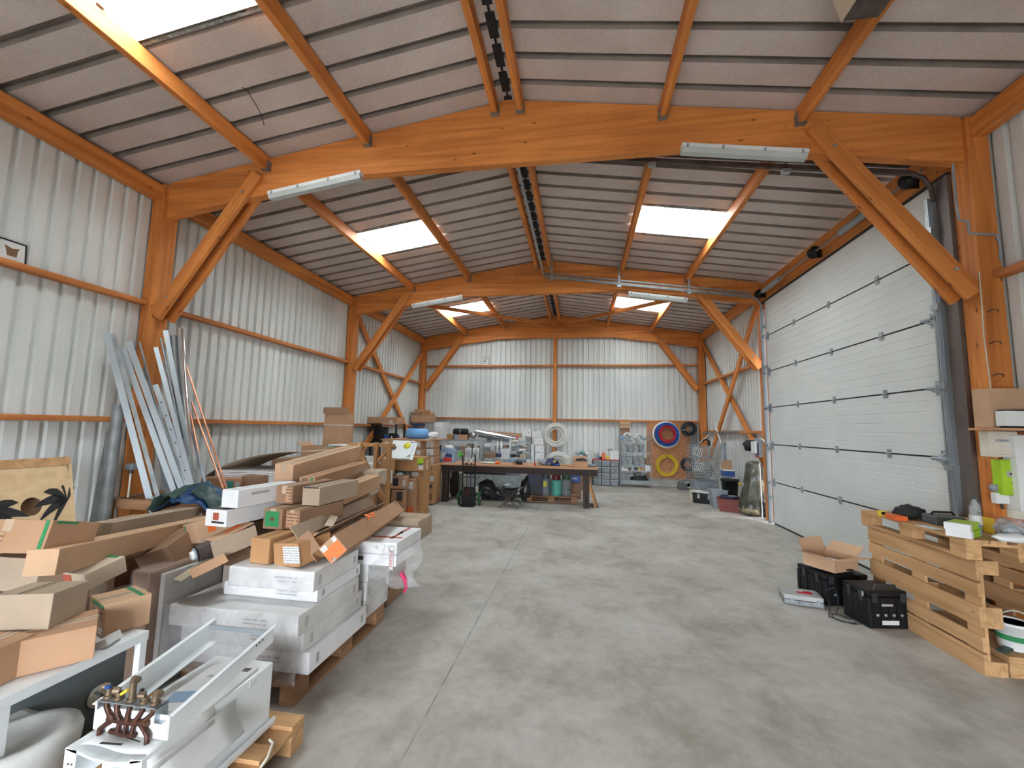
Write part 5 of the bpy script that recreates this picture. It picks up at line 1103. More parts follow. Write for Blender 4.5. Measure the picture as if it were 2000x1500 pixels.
MB().bx(xa+.02, xb-.02, 9.35, 9.42, .12, .40, .01).build('drive_housing', 'black_matt', t, o=L, loc=-L); MB().bx(xa+.06, xa+.13, 9.34, 9.35, .16, .36).build('red_plate', 'maroon', t, o=L, loc=-L)
for x in (xa-.09, xb+.09):
    for dy, z in ((.0, .07), (.07, .24), (-.09, .19)):
        MB().lathe((x, 9.40+dy, z), [(.02, -.02), (.068, -.02), (.072, 0), (.068, .02), (.02, .02)], 18, rot=(0, 90, 0)).build('wheel', 'green_cap', t, o=L, loc=-L)
    MB().lathe((x, 9.40, .16), [(.02, -.03), (.035, -.03), (.035, .03), (.02, .03)], 12, rot=(0, 90, 0)).build('hub', 'label_grey', t, o=L, loc=-L)
g = MB().cyl((xa-.07, 9.2, 1.15), (xa+.02, 9.22, 1.10), .02, 10); g.build('green_grip', 'print_green2', t, o=L, loc=-L)
MB().lathe(tuple(at(899, 888, 'Y', 9.25)), [(.0, -.012), (.05, -.012), (.055, 0), (.05, .012), (0, .012)], 16, rot=(60, 0, 0)).build('release_lever', 'print_green2', t, o=L, loc=-L)
# ---- folding stool
t = thing('folding_stool', 'folding camp stool with a dark canvas seat in front of the workbench', 'stool', (-1.52, 9.35, 0)); L = Vector((-1.52, 9.35, 0))
c4 = [(-1.72, 9.18), (-1.30, 9.14), (-1.24, 9.50), (-1.68, 9.54)]
for k, (a, b) in enumerate(((0, 1), (1, 0), (2, 3), (3, 2))):
    MB().cyl((c4[a][0], c4[a][1], .01), (c4[b][0], c4[b][1], .42), .010, 8).build('leg', 'dark_steel', t, o=L, loc=-L)
for a, b in ((0, 3), (1, 2)): MB().cyl((c4[a][0], c4[a][1], .42), (c4[b][0], c4[b][1], .42), .010, 8).build('seat_tube', 'zinc_dull', t, o=L, loc=-L)
cl = cloth('seat', 'black_matt', lambda u, v: (-1.72+.44*u, 9.15+.38*v, .42-.05*math.sin(u*PI)), 8, 3, .004); cl.location = cl.location-L; cl.parent = t
cl = cloth('storage_pouch', 'black_matt', lambda u, v: (-1.66+.32*u, 9.20+.28*v, .37-.24*math.sin(u*PI)**.6*math.sin(v*PI)**.5), 8, 8, .004); cl.location = -L; cl.parent = t
t = thing('folded_jacket', 'folded dark blue-grey jacket lying on the camp stool', 'jacket', (-1.50, 9.34, .40)); b = MB(); blob(b, (0, 0, .045), (.17, .13, .05), 21, .1, 20, 10); b.build('body', 'board_green_grey', t); b = MB(); blob(b, (-.05, .0, .075), (.10, .10, .03), 22, .15, 16, 8); b.build('sleeve', 'grey_plastic', t)
# ---- things on the bench
t = thing('blue_bag', 'blue printed shopping bag with red lettering panel on the left of the workbench', 'bag', (at(873, 895, 'Y', 10.0).x, 10.05, .87))
MB().prism([(-.19, 0), (.19, 0), (.205, .27), (.10, .33), (-.10, .32), (-.20, .26)], -.11, .11).build('body', 'pale_blue', t)
MB().prism([(-.16, .08), (-.06, .09), (-.04, .22), (-.14, .24)], -.114, -.110).build('white_print', 'label_white', t); MB().prism([(-.07, .02), (.14, .02), (.14, .10), (-.06, .12)], -.114, -.110).build('red_print', 'red', t)
MB().prism([(-.02, .13), (.14, .11), (.14, .19), (.0, .21)], -.114, -.110).build('violet_print', 'violet', t); b = MB(); blob(b, (.02, 0, .34), (.13, .08, .06), 31, .2); b.build('contents', 'white_carton', t)
def bobj(name, lab, cat, px, py, Y, fn):
    p = at(px, py, 'Y', Y); t = thing(name, lab, cat, (p.x, Y, .871)); fn(t); return t
b = MB(); blob(b, (0, 0, .02), (.22, .10, .025), 41, .1, 20, 8); t = thing('cream_cloth', 'cream folded cloth lying on the middle of the workbench', 'cloth', (at(955, 910, 'Y', 9.95).x, 9.95, .871)); b.build('fold', 'cream', t)
bobj('orange_tape', 'orange roll of tape on the middle of the workbench', 'tape roll', 972, 906, 9.9, lambda t: MB().lathe((0, 0, 0), [(.03, 0), (.055, 0), (.055, .07), (.03, .07)], 20).build('roll', 'orange', t))
bobj('rag', 'small dark crumpled rag on the workbench, right of the orange tape', 'rag', 1013, 904, 9.95, lambda t: blob(MB(), (0, 0, .04), (.10, .07, .05), 44, .3).build('body', 'black_matt', t))
bobj('brown_box', 'small brown box on the workbench before the dark rag', 'box', 1004, 908, 9.85, lambda t: MB().bx(-.05, .05, -.03, .03, 0, .04).build('body', 'trestle_wood', t))
bobj('red_cone', 'small red cone on the workbench', 'cone', 1045, 906, 9.8, lambda t: MB().lathe((0, 0, 0), [(.025, 0), (.02, .03), (.006, .09), (0, .09)], 12).build('cone', 'hose_red', t))
for k, (px, mt, w_, lb) in enumerate(((920, 'label_white', .05, 'white cup'), (936, 'label_grey', .06, 'grey tin'), (1020, 'label_grey', .04, 'small grey pot'), (911, 'cream', .04, 'cream pot'))):
    bobj('cup', '%s on the back edge of the workbench' % lb, 'cup', px, 904, 10.25, lambda t: MB().lathe((0, 0, 0), [(w_*.5, 0), (w_*.6, .06), (w_*.5, .06), (w_*.4, .01)], 14).build('shell', mt, t))
b = MB(); p = at(1075, 903, 'Y', 9.95); t = thing('jacket', 'dark blue and grey jacket with a yellow patch thrown on the workbench', 'jacket', (p.x, 9.95, .872)); blob(b, (-.05, .05, .07), (.26, .14, .075), 51, .2, 22, 12); b.build('body', 'grey_plastic', t)
b = MB(); blob(b, (.02, -.02, .08), (.15, .10, .07), 52, .25, 20, 10); b.build('lining', 'violet', t); b = MB(); blob(b, (.16, -.08, .02), (.08, .06, .025), 53, .2); b.build('sleeve', 'blue', t); MB().box((.10, -.09, .10), (.05, .02, .05), (10, 0, 10), .005).build('yellow_patch', 'yellow', t)
t = carton('open_carton', 'small open carton with dark film inside on the right of the workbench', (at(1133, 908, 'Y', 9.95).x, 9.95, .935), (.30, .24, .125), (0, 0, 3), 'kraft', opened=(('-x', 75, .16), ('+y', 40, .12), ('+x', 100, .08)))
b = MB(); blob(b, (.02, 0, .13), (.13, .09, .05), 61, .35, 18, 10); b.build('dark_film', 'black_bag', t)
beam('wooden_stick', at(1102, 907, 'Y', 9.9)+Vector((0, 0, .01)), at(1122, 910, 'Y', 9.85)+Vector((0, 0, .01)), .03, .02, 'pallet_wood', label='short pale wooden stick on the workbench before the open carton', cat='stick')
b = MB(); p = at(1158, 912, 'Y', 9.9); blob(b, (p.x, 9.95, .90), (.09, .07, .035), 63, .3); tag(b.build('grey_rag', 'grey_plastic'), 'grey rag at the right end of the workbench', 'rag')
# ---- wire mesh crates and shelving behind the bench (against the far wall)
YW = 12.75
def X_(px, Y=YW): return at(px, 880, 'Y', Y).x
def Z_(py, px=950, Y=YW): return at(px, py, 'Y', Y).z
wsh = [.10, .46, Z_(906), Z_(890.5)]
t = wire('wire_shelving', 'left chrome wire shelving unit behind the workbench, from the blue bag to the hand truck', X_(848), X_(937), YW, YW+.5, [.12, .62, Z_(879), Z_(862)], Z_(858), 'wire shelving behind the workbench')
t = wire('wire_shelving', 'right chrome wire shelving unit behind the workbench, below the silver tube', X_(941), X_(1036), YW, YW+.5, [.12, .62, Z_(882), Z_(863)], Z_(860), 'wire shelving behind the workbench')
crate('wire_crate', 'left wire mesh crate facing the workbench, holding white canisters', X_(850), X_(935), YW-.28, YW-.05, Z_(902), Z_(861))
crate('wire_crate', 'right wire mesh crate facing the workbench, holding the white ribbed box', X_(943), X_(1034), YW-.28, YW-.05, Z_(905), Z_(864), nx=8)
tag(MB().bx(X_(846), X_(1036), YW-.35, YW-.04, 0, Z_(905.5)).build('storage_bench', 'zinc_dull'), 'grey metal cabinet under the wire mesh crates', 'cabinet')
def item(name, lab, cat, rect, Y, dep, mat, bev=.005, grp=None, plates=()):
    c, s = fbox(*rect, Y, dep)
    if not plates: return tag(MB().box(tuple(c), s, None, bev).build(name, mat), lab, cat, grp)
    t = thing(name, lab, cat, (c.x, c.y, c.z-s[2]/2), group=grp); MB().box((0, 0, s[2]/2), s, None, bev).build('body', mat, t)
    for pn, f, u, v, w_, h_, mt in plates: k = MB(); face_plate(k, s, f, u, v, w_, h_); k.build(pn, mt, t)
    return t
YI = YW-.2
for px, lb in ((914, 'left'), (929, 'right')):
    c, s = fbox(px-6, 872, px+6, 899, YI, .12); t = thing('white_canister', '%s white canister with faint print in the left wire crate' % lb, 'canister', (c.x, c.y, c.z-s[2]/2), group='white canisters in the left wire crate')
    MB().box((0, 0, s[2]*.45), (s[0], .12, s[2]*.9), None, .02).build('body', 'white_plastic', t); MB().cyl((0, 0, s[2]*.88), (0, 0, s[2]*1.02), .025, 12).build('cap', 'white_plastic', t); MB().box((0, -.062, s[2]*.45), (s[0]*.8, .003, s[2]*.4)).build('label_plate', 'print_faint', t)
item('ribbed_box', 'white ribbed box with a brown lid in the right wire crate', 'box', (979, 875, 995, 897), YI, .14, 'white_carton', plates=[('brown_lid', '-y', 0, .47, .22, .03, 'kraft'), ('rib_line', '-y', -.17, -.04, .008, .30, 'label_grey'), ('rib_line', '-y', .17, -.04, .008, .30, 'label_grey')])
item('cardboard_box', 'pair-high brown carton in the right wire crate', 'box', (944, 883, 968, 894), YI+.02, .14, 'kraft_dark')
item('white_jug', 'white bottle with a handle in the right wire crate', 'bottle', (945, 867, 957, 873), YI+.02, .1, 'white_plastic', .02)
for k, (px, h) in enumerate(((971, 857), (978.5, 857), (996, 854))):
    c = at(px, 868, 'Y', YI); z1 = at(px, h, 'Y', YI).z; t = thing('spray_bottle', ('left slim white nozzle bottle', 'right slim white nozzle bottle', 'taller white nozzle bottle with a bent neck')[k]+' in the right wire crate', 'bottle', (c.x, YI+.08, Z_(882)+.04), group='white nozzle bottles')
    MB().lathe((0, 0, 0), [(.03, 0), (.033, .02), (.033, max(.05, z1-Z_(882)-.16)), (.012, max(.08, z1-Z_(882)-.12)), (.004, z1-Z_(882)-.04)], 12).build('body', 'white_plastic', t)
for k, (px, py, r, mt) in enumerate(((1005, 862, .07, 'cream'), (1022, 870, .07, 'label_grey'), (1020, 879, .06, 'white_plastic'), (1030, 885, .05, 'label_grey'), (1012, 870, .05, 'grey_plastic'))):
    c = at(px, py, 'Y', YI); t = thing('pipe_fitting', ('cream bent pipe fitting high in the right wire crate', 'grey pipe elbow right of the nozzle bottles', 'white pipe sleeve lying in the right wire crate', 'small grey fitting at the right end of the wire crate', 'dark pipe piece between the cream and grey fittings')[k], 'pipe fitting', (c.x, YI+.06, c.z), group='pipe fittings in the right wire crate')
    MB().tube([(-.09, 0, -.02+.03*(k % 2)), (0, 0, .01), (.09, .02, -.01-.04*(k % 2))], r*.55, 12).build('pipe', mt, t)
item('dark_bin', 'dark round bin on the top wire shelf behind the silver tube', 'bin', (950, 858, 958, 864), YW+.1, .15, 'black_plastic', .02)
item('small_box', 'small mixed-colour box low in the right wire crate', 'box', (1015, 887, 1027, 895), YI, .12, 'kraft_pale')
item('white_box', 'white box at the foot of the wire crate beside the white cartons', 'box', (1028, 898, 1036, 909), YI-.12, .1, 'white_carton')
for k, (px0, px1, mt) in enumerate(((947, 962, 'label_grey'), (965, 985, 'clear_plastic'), (988, 1006, 'pale_blue'), (1008, 1026, 'tub_plastic'), (851, 862, 'grey_plastic'), (866, 878, 'clear_plastic'))):
    item('parts_tray', ('grey', 'clear', 'pale blue', 'smoky', 'dark grey', 'second clear')[k]+' parts tray along the bottom of the wire crates', 'tray', (px0, 897, px1, 904), YI-.14, .1, mt, .01, 'parts trays below the wire crates')
# assorted packs standing on the two shelving units
CN = [('brown', 'kraft_dark'), ('grey', 'grey_plastic'), ('white', 'white_carton'), ('black', 'black_plastic'), ('blue', 'blue'), ('silver', 'zinc_dull'), ('cream', 'cream'), ('orange-brown', 'kraft_orange')]
ORD = ('first', 'second', 'third', 'fourth', 'fifth', 'sixth', 'seventh', 'eighth')
rnd = random.Random(5)
for u_, (pa, pb) in enumerate(((849, 935), (943, 1032))):
    for row, (zb, hmax) in enumerate(((893, 11), (879, 12))):
        n_ = 7; w_ = (pb-pa)/n_
        for k in range(n_):
            cn, mt = CN[rnd.randrange(len(CN))]; h_ = hmax*(.5+.5*rnd.random())
            item('shelf_pack', '%s pack, %s from the left on the %s shelf of the %s wire unit' % (cn, ORD[k], ('lower', 'upper')[row], ('left', 'right')[u_]), 'pack', (pa+k*w_+1, zb-h_, pa+(k+1)*w_-1, zb), YW+.12, .25, mt, .008, 'packs on the wire shelving behind the workbench')
# on top of the shelving
t = thing('black_cylinder', 'short fat black cylinder lying on the brown carton above the wire shelf', 'cylinder', (at(900, 843, 'Y', 12.95).x, 12.95, at(900, 843, 'Y', 12.95).z)); 
MB().lathe((0, 0, 0), [(.0, -.235), (.07, -.235), (.095, -.215), (.10, -.18), (.10, .18), (.095, .215), (.07, .235), (0, .235)], 24, rot=(0, 90, 0)).build('body', 'black_plastic', t); MB().lathe((0, 0, 0), [(.103, -.012), (.104, 0), (.103, .012)], 24, rot=(0, 90, 0)).build('band', 'grey_plastic', t)
item('cardboard_box', 'brown carton with a blue strip under the black cylinder', 'box', (887, 848.8, 912, 858.5), 12.85, .3, 'kraft', plates=[('blue_strip', '-y', -.35, 0, .06, .14, 'sky_blue')])
item('cardboard_box', 'brown carton left of the one with the blue strip', 'box', (872, 848, 886, 858.5), 12.95, .3, 'kraft_orange')
for k in range(2):
    for j in range(3):
        if k == 1 and j == 0: pass
        item('white_carton_box', 'white carton stacked on the wire rack at the far left corner, %s row, %s column' % (('top', 'middle', 'bottom')[j], ('front', 'rear')[k]), 'box', (849+k*14.3, 824.5+j*11, 863+k*9.5, 834.6+j*11), 12.85+.1*k, .25, 'white_carton' if k == 0 else 'white_carton_dim', .004, 'white cartons in the far left corner')
t = crate('wire_crate', 'tall wire rack in the far left corner carrying flattened cartons', X_(803, 12.95), X_(843, 12.95), 13.0, 13.6, .9, at(820, 825, 'Y', 12.95).z, nx=10, nz=8, r=.005, grp='corner wire racks')
item('cardboard_box', 'carton base inside the corner wire rack', 'box', (804, 868, 842, 950), 13.05, .5, 'kraft_dark')
item('blue_crate', 'dark blue crate inside the corner wire rack', 'crate', (806, 827, 824, 833), 13.15, .3, 'blue', .01)
b = MB(); c = at(923, 850, 'Y', 12.9); blob(b, c+Vector((0, 0, -.0)), (.13, .12, .09), 71, .3, 18, 12); tag(b.build('foil_bundle', 'chrome'), 'crumpled silver foil duct between the black cylinder and the silver tube', 'foil duct')
t = thing('silver_tube', 'long silver insulation tube with a red end band lying on the wire shelf', 'tube', (0, 0, 0)); a, b_ = at(930, 843.5, 'Y', 12.8), at(1012, 857.5, 'Y', 12.8)
b_ = Vector((b_.x, b_.y, b_.z)); d = (b_-a); MB().cyl(a, b_, .075, 20).build('tube_body', 'chrome', t); MB().cyl(a+d*.955, a+d*.99, .079, 20).build('red_band', 'red', t)
p = thing('silver_tube', 'second silver tube below the one with the red band', 'tube', (0, 0, 0)); MB().cyl(a+Vector((.05, .15, -.10)), b_+Vector((-.05, .15, -.10)), .06, 16).build('tube_body', 'zinc_dull', p)
c = (at(935, 843, 'Y', 13.1)+at(1012, 848, 'Y', 13.1))/2; tag(MB().box(tuple(c+Vector((.1, .0, -.03))), (1.25, .10, .12), (0, 3, 0)).build('long_carton', 'kraft'), 'long brown carton behind the silver tube on the wire shelf', 'box')
# white cartons right of the shelving
WC = 'white cartons in the tower beside the white hose'
for k, (r, rz, lb) in enumerate((((1021, 837, 1037, 853), 0, 'white carton at the top left of the tower, beside the silver tube'), ((1039, 842, 1057, 855.5), -3, 'slanted white carton on top of the tower'), ((1043.5, 855.5, 1060, 869), -2, 'second white carton from the top of the tower'), ((1045, 870, 1062, 883.5), 0, 'third white carton from the top of the tower'), ((1045.5, 884, 1062, 897), 0, 'fourth white carton from the top of the tower'), ((1046, 897.5, 1062, 911), 0, 'lowest visible white carton of the tower'))):
    c, s = fbox(*r, 12.7, .28); carton('white_carton_box', lb, tuple(c), s, (0, rz, 0), 'white_carton', tape=None, seam=False, group=WC, plates=[('small_print', '-y', .2, 0, .03, .05, 'label_grey'), ('bottom_line', '-y', 0, -.38, .16, .012, 'label_grey')])
c, s = fbox(1045, 911.5, 1062, 948, 12.7, .28); carton('white_carton_box', 'white carton at the foot of the tower hidden by the workbench', tuple(c), s, (0, 0, 0), 'white_carton_dim', group=WC)
t = thing('sheet_roll', 'upright grey tube pack wrapped in film between the crates and the white tower', 'roll', (at(1032, 885, 'Y', 12.75).x, 12.85, .0)); MB().cyl((0, 0, 0), (0, 0, at(1032, 855, 'Y', 12.75).z), .10, 18).build('roll_body', 'clear_plastic', t); MB().cyl((0, 0, at(1032, 855, 'Y', 12.75).z), (0, 0, at(1032, 852.5, 'Y', 12.75).z), .11, 18).build('roll_cap', 'label_grey', t)
for k in range(3): item('white_slip_box', 'narrow white box, %s of three beside the film-wrapped roll' % ('top', 'middle', 'bottom')[k], 'box', (1037.5, 868+k*13, 1043, 880.5+k*13), 12.68, .2, 'white_carton', .003, 'narrow white boxes beside the roll')
# ---- coils of hose
def coil(name, lab, px, py, Y, R, r, n, mat, w, tilt=90, seed=0, grp=None, rr=None, extra=()):
    c = at(px, py, 'Y', Y); t = thing(name, lab, 'hose coil', tuple(c), group=grp); rnd = random.Random(seed)
    pts = []; N_ = n*26
    for i in range(N_):
        a = 2*PI*i/26; f_ = (i/N_); tri = abs((f_*2+seed*.13) % 2-1)
        rad = R-(R-r)*tri + .005*math.sin(a*2+seed)
        pts.append((rad*math.cos(a), -w*(.5-.5*math.cos(f_*PI*5)), rad*math.sin(a)+.008*math.sin(f_*20)))
    MB().tube(pts, rr or .011, 6).build('hose', mat, t)
    for k, (a0, mt) in enumerate(extra):
        a = math.radians(a0); q = Vector(((R+r)/2*math.cos(a), -w/2, (R+r)/2*math.sin(a))); m = MB()
        s1 = [(q+Vector((math.cos(a)*math.cos(b)*(R-r)*.62, math.sin(b)*(w*.7+.02), math.sin(a)*math.cos(b)*(R-r)*.62))) for b in [2*PI*j/12 for j in range(12)]]
        m.tube(s1, .006, 5, closed=True).build('tie', mt, t)
    return t
HC = 'hose coils hanging on the far wall'
coil('hose_coil', 'big white hose coil hanging on the gable post', 1086, 850, 13.86, .40, .20, 16, 'hose_white', .10, seed=1, grp=HC, rr=.0145, extra=((100, 'white_plastic'), (230, 'white_plastic')))
tag(MB().cyl((M0-.02, 13.93, 1.76), (M0-.02, 13.72, 1.76), .012, 8).build('wall_peg', 'dark_steel'), 'peg in the gable post holding the big white hose coil', 'peg')
coil('hose_coil', 'second white hose coil leaning behind the workbench below the hanging one', 1089, 909, 13.3, .42, .20, 16, 'hose_white', .10, seed=2, grp=HC, rr=.0145)
tag(MB().bx(-1.05, -.42, 13.0, 13.45, 0, .165).build('low_box', 'kraft_dark'), 'flat brown box on the floor under the lower white hose coil', 'box')
# OSB board with coils
c0, c1 = at(1263, 823, 'Y', 14.0), at(1362, 823, 'Y', 14.0)
tag(MB().bx(c0.x, c1.x-.02, 13.985, 14.005, .25, 2.0).build('chipboard_panel', 'osb'), 'orange chipboard panel fixed to the far wall carrying hose coils', 'board')
tag(MB().bx(at(1347, 850, 'Y', 14).x, c1.x-.02, 13.975, 13.984, .85, 1.95).build('grey_sheet', 'zinc_dull'), 'grey metal sheet at the right of the chipboard panel', 'sheet')
coil('hose_coil', 'outer white hose coil around the blue and red ones', 1300.5, 849, 13.96, .405, .36, 7, 'hose_white', .06, seed=3, grp=HC, rr=.013)
coil('hose_coil', 'blue hose coil on the chipboard panel, around the red one', 1302, 848, 13.90, .355, .27, 9, 'hose_blue', .07, seed=4, grp=HC, rr=.015, extra=((80, 'violet'), (200, 'blue')))
coil('hose_coil', 'red hose coil on the chipboard panel, innermost', 1303, 848, 13.84, .255, .19, 8, 'hose_red', .07, seed=5, grp=HC, rr=.014, extra=((-30, 'white_plastic'), (60, 'hose_red')))
coil('hose_coil', 'yellow hose coil low on the chipboard panel', 1302, 909, 13.95, .33, .235, 8, 'yellow', .05, seed=6, grp=HC, rr=.015)
coil('hose_coil', 'thick black cable coil high at the right of the chipboard panel', 1345, 838, 13.86, .225, .11, 15, 'black_rubber', .12, seed=7, grp=HC, rr=.012, extra=((190, 'label_white'), (20, 'black_rubber')))
coil('hose_coil', 'black cable coil low at the right of the chipboard panel', 1343, 907, 13.80, .21, .12, 14, 'black_rubber', .10, seed=8, grp=HC, rr=.012)
for px, py, lb in ((1302, 829, 'blue and red hose coils'), (1302, 893, 'yellow hose coil'), (1345, 829, 'upper black cable coil'), (1343, 897, 'lower black cable coil')):
    c = at(px, py, 'Y', 13.9); tag(MB().cyl((c.x, 13.99, c.z), (c.x, 13.72, c.z), .010, 8).build('wall_peg', 'dark_steel'), 'peg holding the %s' % lb, 'peg', 'coil pegs')
c = at(1345, 932, 'Y', 13.6); t = thing('duct_tape', 'grey ring of tape low beside the chipboard panel', 'tape roll', (c.x, 13.62, .117)); MB().lathe((0, 0, 0), [(.05, -.03), (.115, -.03), (.115, .03), (.05, .03), (.05, -.03)], 24, rot=(90, 0, 0)).build('ring', 'label_grey', t)
# drawers with tub fronts
x0, x1 = at(1158, 920, 'Y', 13.65).x, at(1209, 920, 'Y', 13.65).x; zt = at(1185, 898.5, 'Y', 13.65).z
t = thing('drawer_cabinet', 'black drawer cabinet with rows of translucent grey drawers and a red top', 'drawer cabinet', ((x0+x1)/2, 13.8, 0)); L = Vector(((x0+x1)/2, 13.8, 0))
MB().bx(x0-.01, x1+.01, 13.68, 13.98, 0, zt-.01).build('carcass', 'black_plastic', t, o=L, loc=-L)
MB().bx(x0-.02, x1+.02, 13.66, 13.99, zt-.01, zt+.012).build('top_board', 'red', t, o=L, loc=-L)
cw = (x1-x0)/3; rh = (zt-.02)/4
for i in range(3):
    for j in range(4):
        a, b_ = x0+i*cw+.018, x0+(i+1)*cw-.018; za, zb = .012+j*rh+.006, .012+(j+1)*rh-.014
        dr = MB().prism([(a, za), (b_, za), (b_+.004, zb), (a-.004, zb)], 13.655, 13.72).build('drawer', 'tub_plastic', t, o=L, loc=-L)
        q = MB().bx(a-.01, b_+.01, 13.645, 13.665, zb-.02, zb).build('drawer_lip', 'label_grey', dr, o=Vector(), loc=(0, 0, 0))
        q.location = Vector((0, 0, 0)); 
        for v in q.data.vertices: v.co = v.co-L+Vector((0, 0, 0))
        q.location = -dr.location+Vector((0, 0, 0))
cz = zt+.014
for k, (px0, py0, px1, mt, lb) in enumerate(((1184, 890, 1190, 'yellow', 'yellow box on the red-topped drawer cabinet'), (1191, 881, 1200, 'white_carton', 'left white box on the red-topped drawer cabinet'), (1200.5, 881, 1209, 'white_carton', 'right white box on the red-topped drawer cabinet'), (1160, 884, 1165, 'clear_plastic', 'clear bottle at the left end of the red-topped cabinet'), (1166, 883, 1170, 'pale_blue', 'pale blue bottle on the red-topped cabinet'), (1176, 885, 1182, 'orange', 'small orange pack on the red-topped cabinet'), (1170.5, 892, 1176, 'black_plastic', 'small black tool on the red-topped cabinet'))):
    xa, xb = at(px0, 895, 'Y', 13.72).x, at(px1, 895, 'Y', 13.72).x; z1 = at(px0, py0, 'Y', 13.72).z
    if 'bottle' in lb:
        t = thing('bottle', lb, 'bottle', ((xa+xb)/2, 13.76, cz)); MB().lathe((0, 0, 0), [(.03, 0), (.035, .02), (.035, (z1-cz)*.65), (.012, (z1-cz)*.82), (.012, z1-cz)], 12).build('body', mt, t)
    else: tag(MB().bx(xa, xb, 13.72, 13.84, cz, z1, .004).build('small_box', mt), lb, 'box')
t = thing('power_tool', 'dark tool lying on the white boxes above the drawer cabinet', 'tool', (at(1192, 878, 'Y', 13.78).x, 13.78, at(1195, 881, 'Y', 13.72).z+.01)); MB().cyl((-.08, 0, .03), (.06, 0, .04), .028, 12).build('body', 'grey_plastic', t); MB().box((-.05, 0, .01), (.03, .03, .05)).build('grip', 'black_plastic', t)
# clear boxes on the wire crate at the bench end
crate('wire_crate', 'wire basket with mixed small parts behind the open carton on the bench', at(1122, 890, 'Y', 12.4).x, at(1155, 890, 'Y', 12.4).x, 12.4, 12.8, .62, at(1140, 882, 'Y', 12.4).z, grp='wire baskets near the drawer cabinet')
for k, (px, py, mt) in enumerate(((1128, 886, 'label_grey'), (1137, 884, 'print_teal'), (1147, 886, 'white_plastic'), (1142, 892, 'black_plastic'), (1130, 893, 'clear_plastic'))):
    c = at(px, py, 'Y', 12.55); b = MB(); blob(b, c, (.07, .06, .05), 80+k, .25, 14, 8); tag(b.build('small_part', mt), ('grey', 'green', 'white', 'black', 'clear')[k]+' small part in the wire basket behind the open carton', 'part', 'small parts in the wire basket')
tag(MB().bx(at(1122, 930, 'Y', 12.4).x, at(1155, 930, 'Y', 12.4).x, 12.4, 12.8, 0, .615).build('brown_cabinet', 'kraft_dark'), 'brown carton carrying the wire basket near the drawer cabinet', 'box')
# right wire shelving
X0, X1 = at(1211.5, 900, 'Y', 13.6).x, at(1271, 900, 'Y', 13.6).x; zq = lambda py: at(1240, py, 'Y', 13.55).z
wire('wire_shelving', 'chrome wire shelving unit between the drawers and the chipboard panel', X0, X1, 13.5, 13.9, [zq(948)+.06, zq(941), zq(920), zq(911.5), zq(886), zq(857)], zq(840), 'wire shelving by the chipboard panel')
b = MB(); 
for k in range(9):
    pts = []
    for i in range(20): a = 2*PI*i/20; pts.append(((X0+X1)/2+.12+(.26-.012*k)*math.cos(a), 13.70+.14*math.sin(a), zq(941)+.05+.022*k))
    b.tube(pts, .013, 6, closed=True)
tag(b.build('cable_coil', 'black_rubber'), 'coil of thick black cable on the low wire shelf', 'cable coil')
b = MB(); [b.tube([(X0+.06+.05*k, 13.6, zq(939)), (X0+.12+.05*k, 13.58, zq(930)), (X0+.22+.05*k, 13.6, zq(928)), (X0+.30+.05*k, 13.62, zq(931))], .010, 6) for k in range(4)]
tag(b.build('grey_hose', 'label_grey'), 'loops of grey hose left of the black cable coil', 'hose')
b = MB(); blob(b, ((X0+X1)/2+.15, 13.66, zq(927)), (.20, .12, .06), 91, .2, 18, 10); tag(b.build('plastic_bag', 'clear_plastic'), 'clear plastic bag on top of the black cable coil', 'plastic bag')
item('white_box', 'white box at the right end of the middle wire shelf', 'box', (1260, 909, 1271, 921), 13.52, .2, 'white_carton')
item('brown_case', 'brown box at the right end of the third wire shelf', 'box', (1261, 896, 1270, 907), 13.55, .2, 'kraft_dark')
for k in range(4):
    px = 1214+k*11.5
    for row, (za, zb, mt) in enumerate(((868, 884, 'clear_plastic'), (893, 909, 'clear_plastic'))):
        c, s = fbox(px, za, px+10, zb, 13.55, .22); t = thing('storage_jar', 'see-through tub, number %s from the left on the %s wire shelf' % (('one', 'two', 'three', 'four')[k], ('second', 'third')[row]), 'tub', (c.x, c.y, c.z-s[2]/2), group='see-through tubs on the wire shelving')
        MB().prism([(-s[0]/2+.012, 0), (s[0]/2-.012, 0), (s[0]/2, s[2]), (-s[0]/2, s[2])], -s[1]/2, s[1]/2).build('tub_body', 'tub_plastic' if (k+row) % 2 else 'clear_plastic', t); MB().box((0, 0, s[2]), (s[0]+.01, s[1]+.01, .015)).build('rim', 'label_grey', t)
for k, (px, py, r, mt) in enumerate(((1225, 852, .09, 'white_plastic'), (1247, 853, .075, 'white_plastic'), (1233, 857, .07, 'grey_plastic'), (1258, 853, .08, 'grey_plastic'), (1252, 859, .06, 'white_plastic'), (1240, 862, .07, 'label_grey'))):
    c = at(px, py, 'Y', 13.58); t = thing('pipe_fitting', ('white curved pipe elbow at the left of the top wire shelf', 'white pipe branch with a black mouth on the top wire shelf', 'grey fitting between the white elbow and branch', 'large grey fitting near the right end of the top wire shelf', 'small white fitting in front of the grey one', 'light grey fitting lying low on the top wire shelf')[k], 'pipe fitting', (c.x, 13.62, c.z), group='pipe fittings on the top wire shelf')
    pts = [(r*math.cos(a), 0, r*math.sin(a)) for a in [PI*(1-.16*i)+k for i in range(7)]]
    MB().tube(pts, r*.42, 12).build('pipe_body', mt, t); q = Vector(pts[-1]); MB().cyl(q, q+Vector((0, -.01, 0)), r*.36, 12).build('mouth', 'mirror_dark', t)
item('cyan_box', 'bright blue box at the left end of the top wire shelf', 'box', (1212, 852, 1218, 859), 13.52, .15, 'sky_blue')
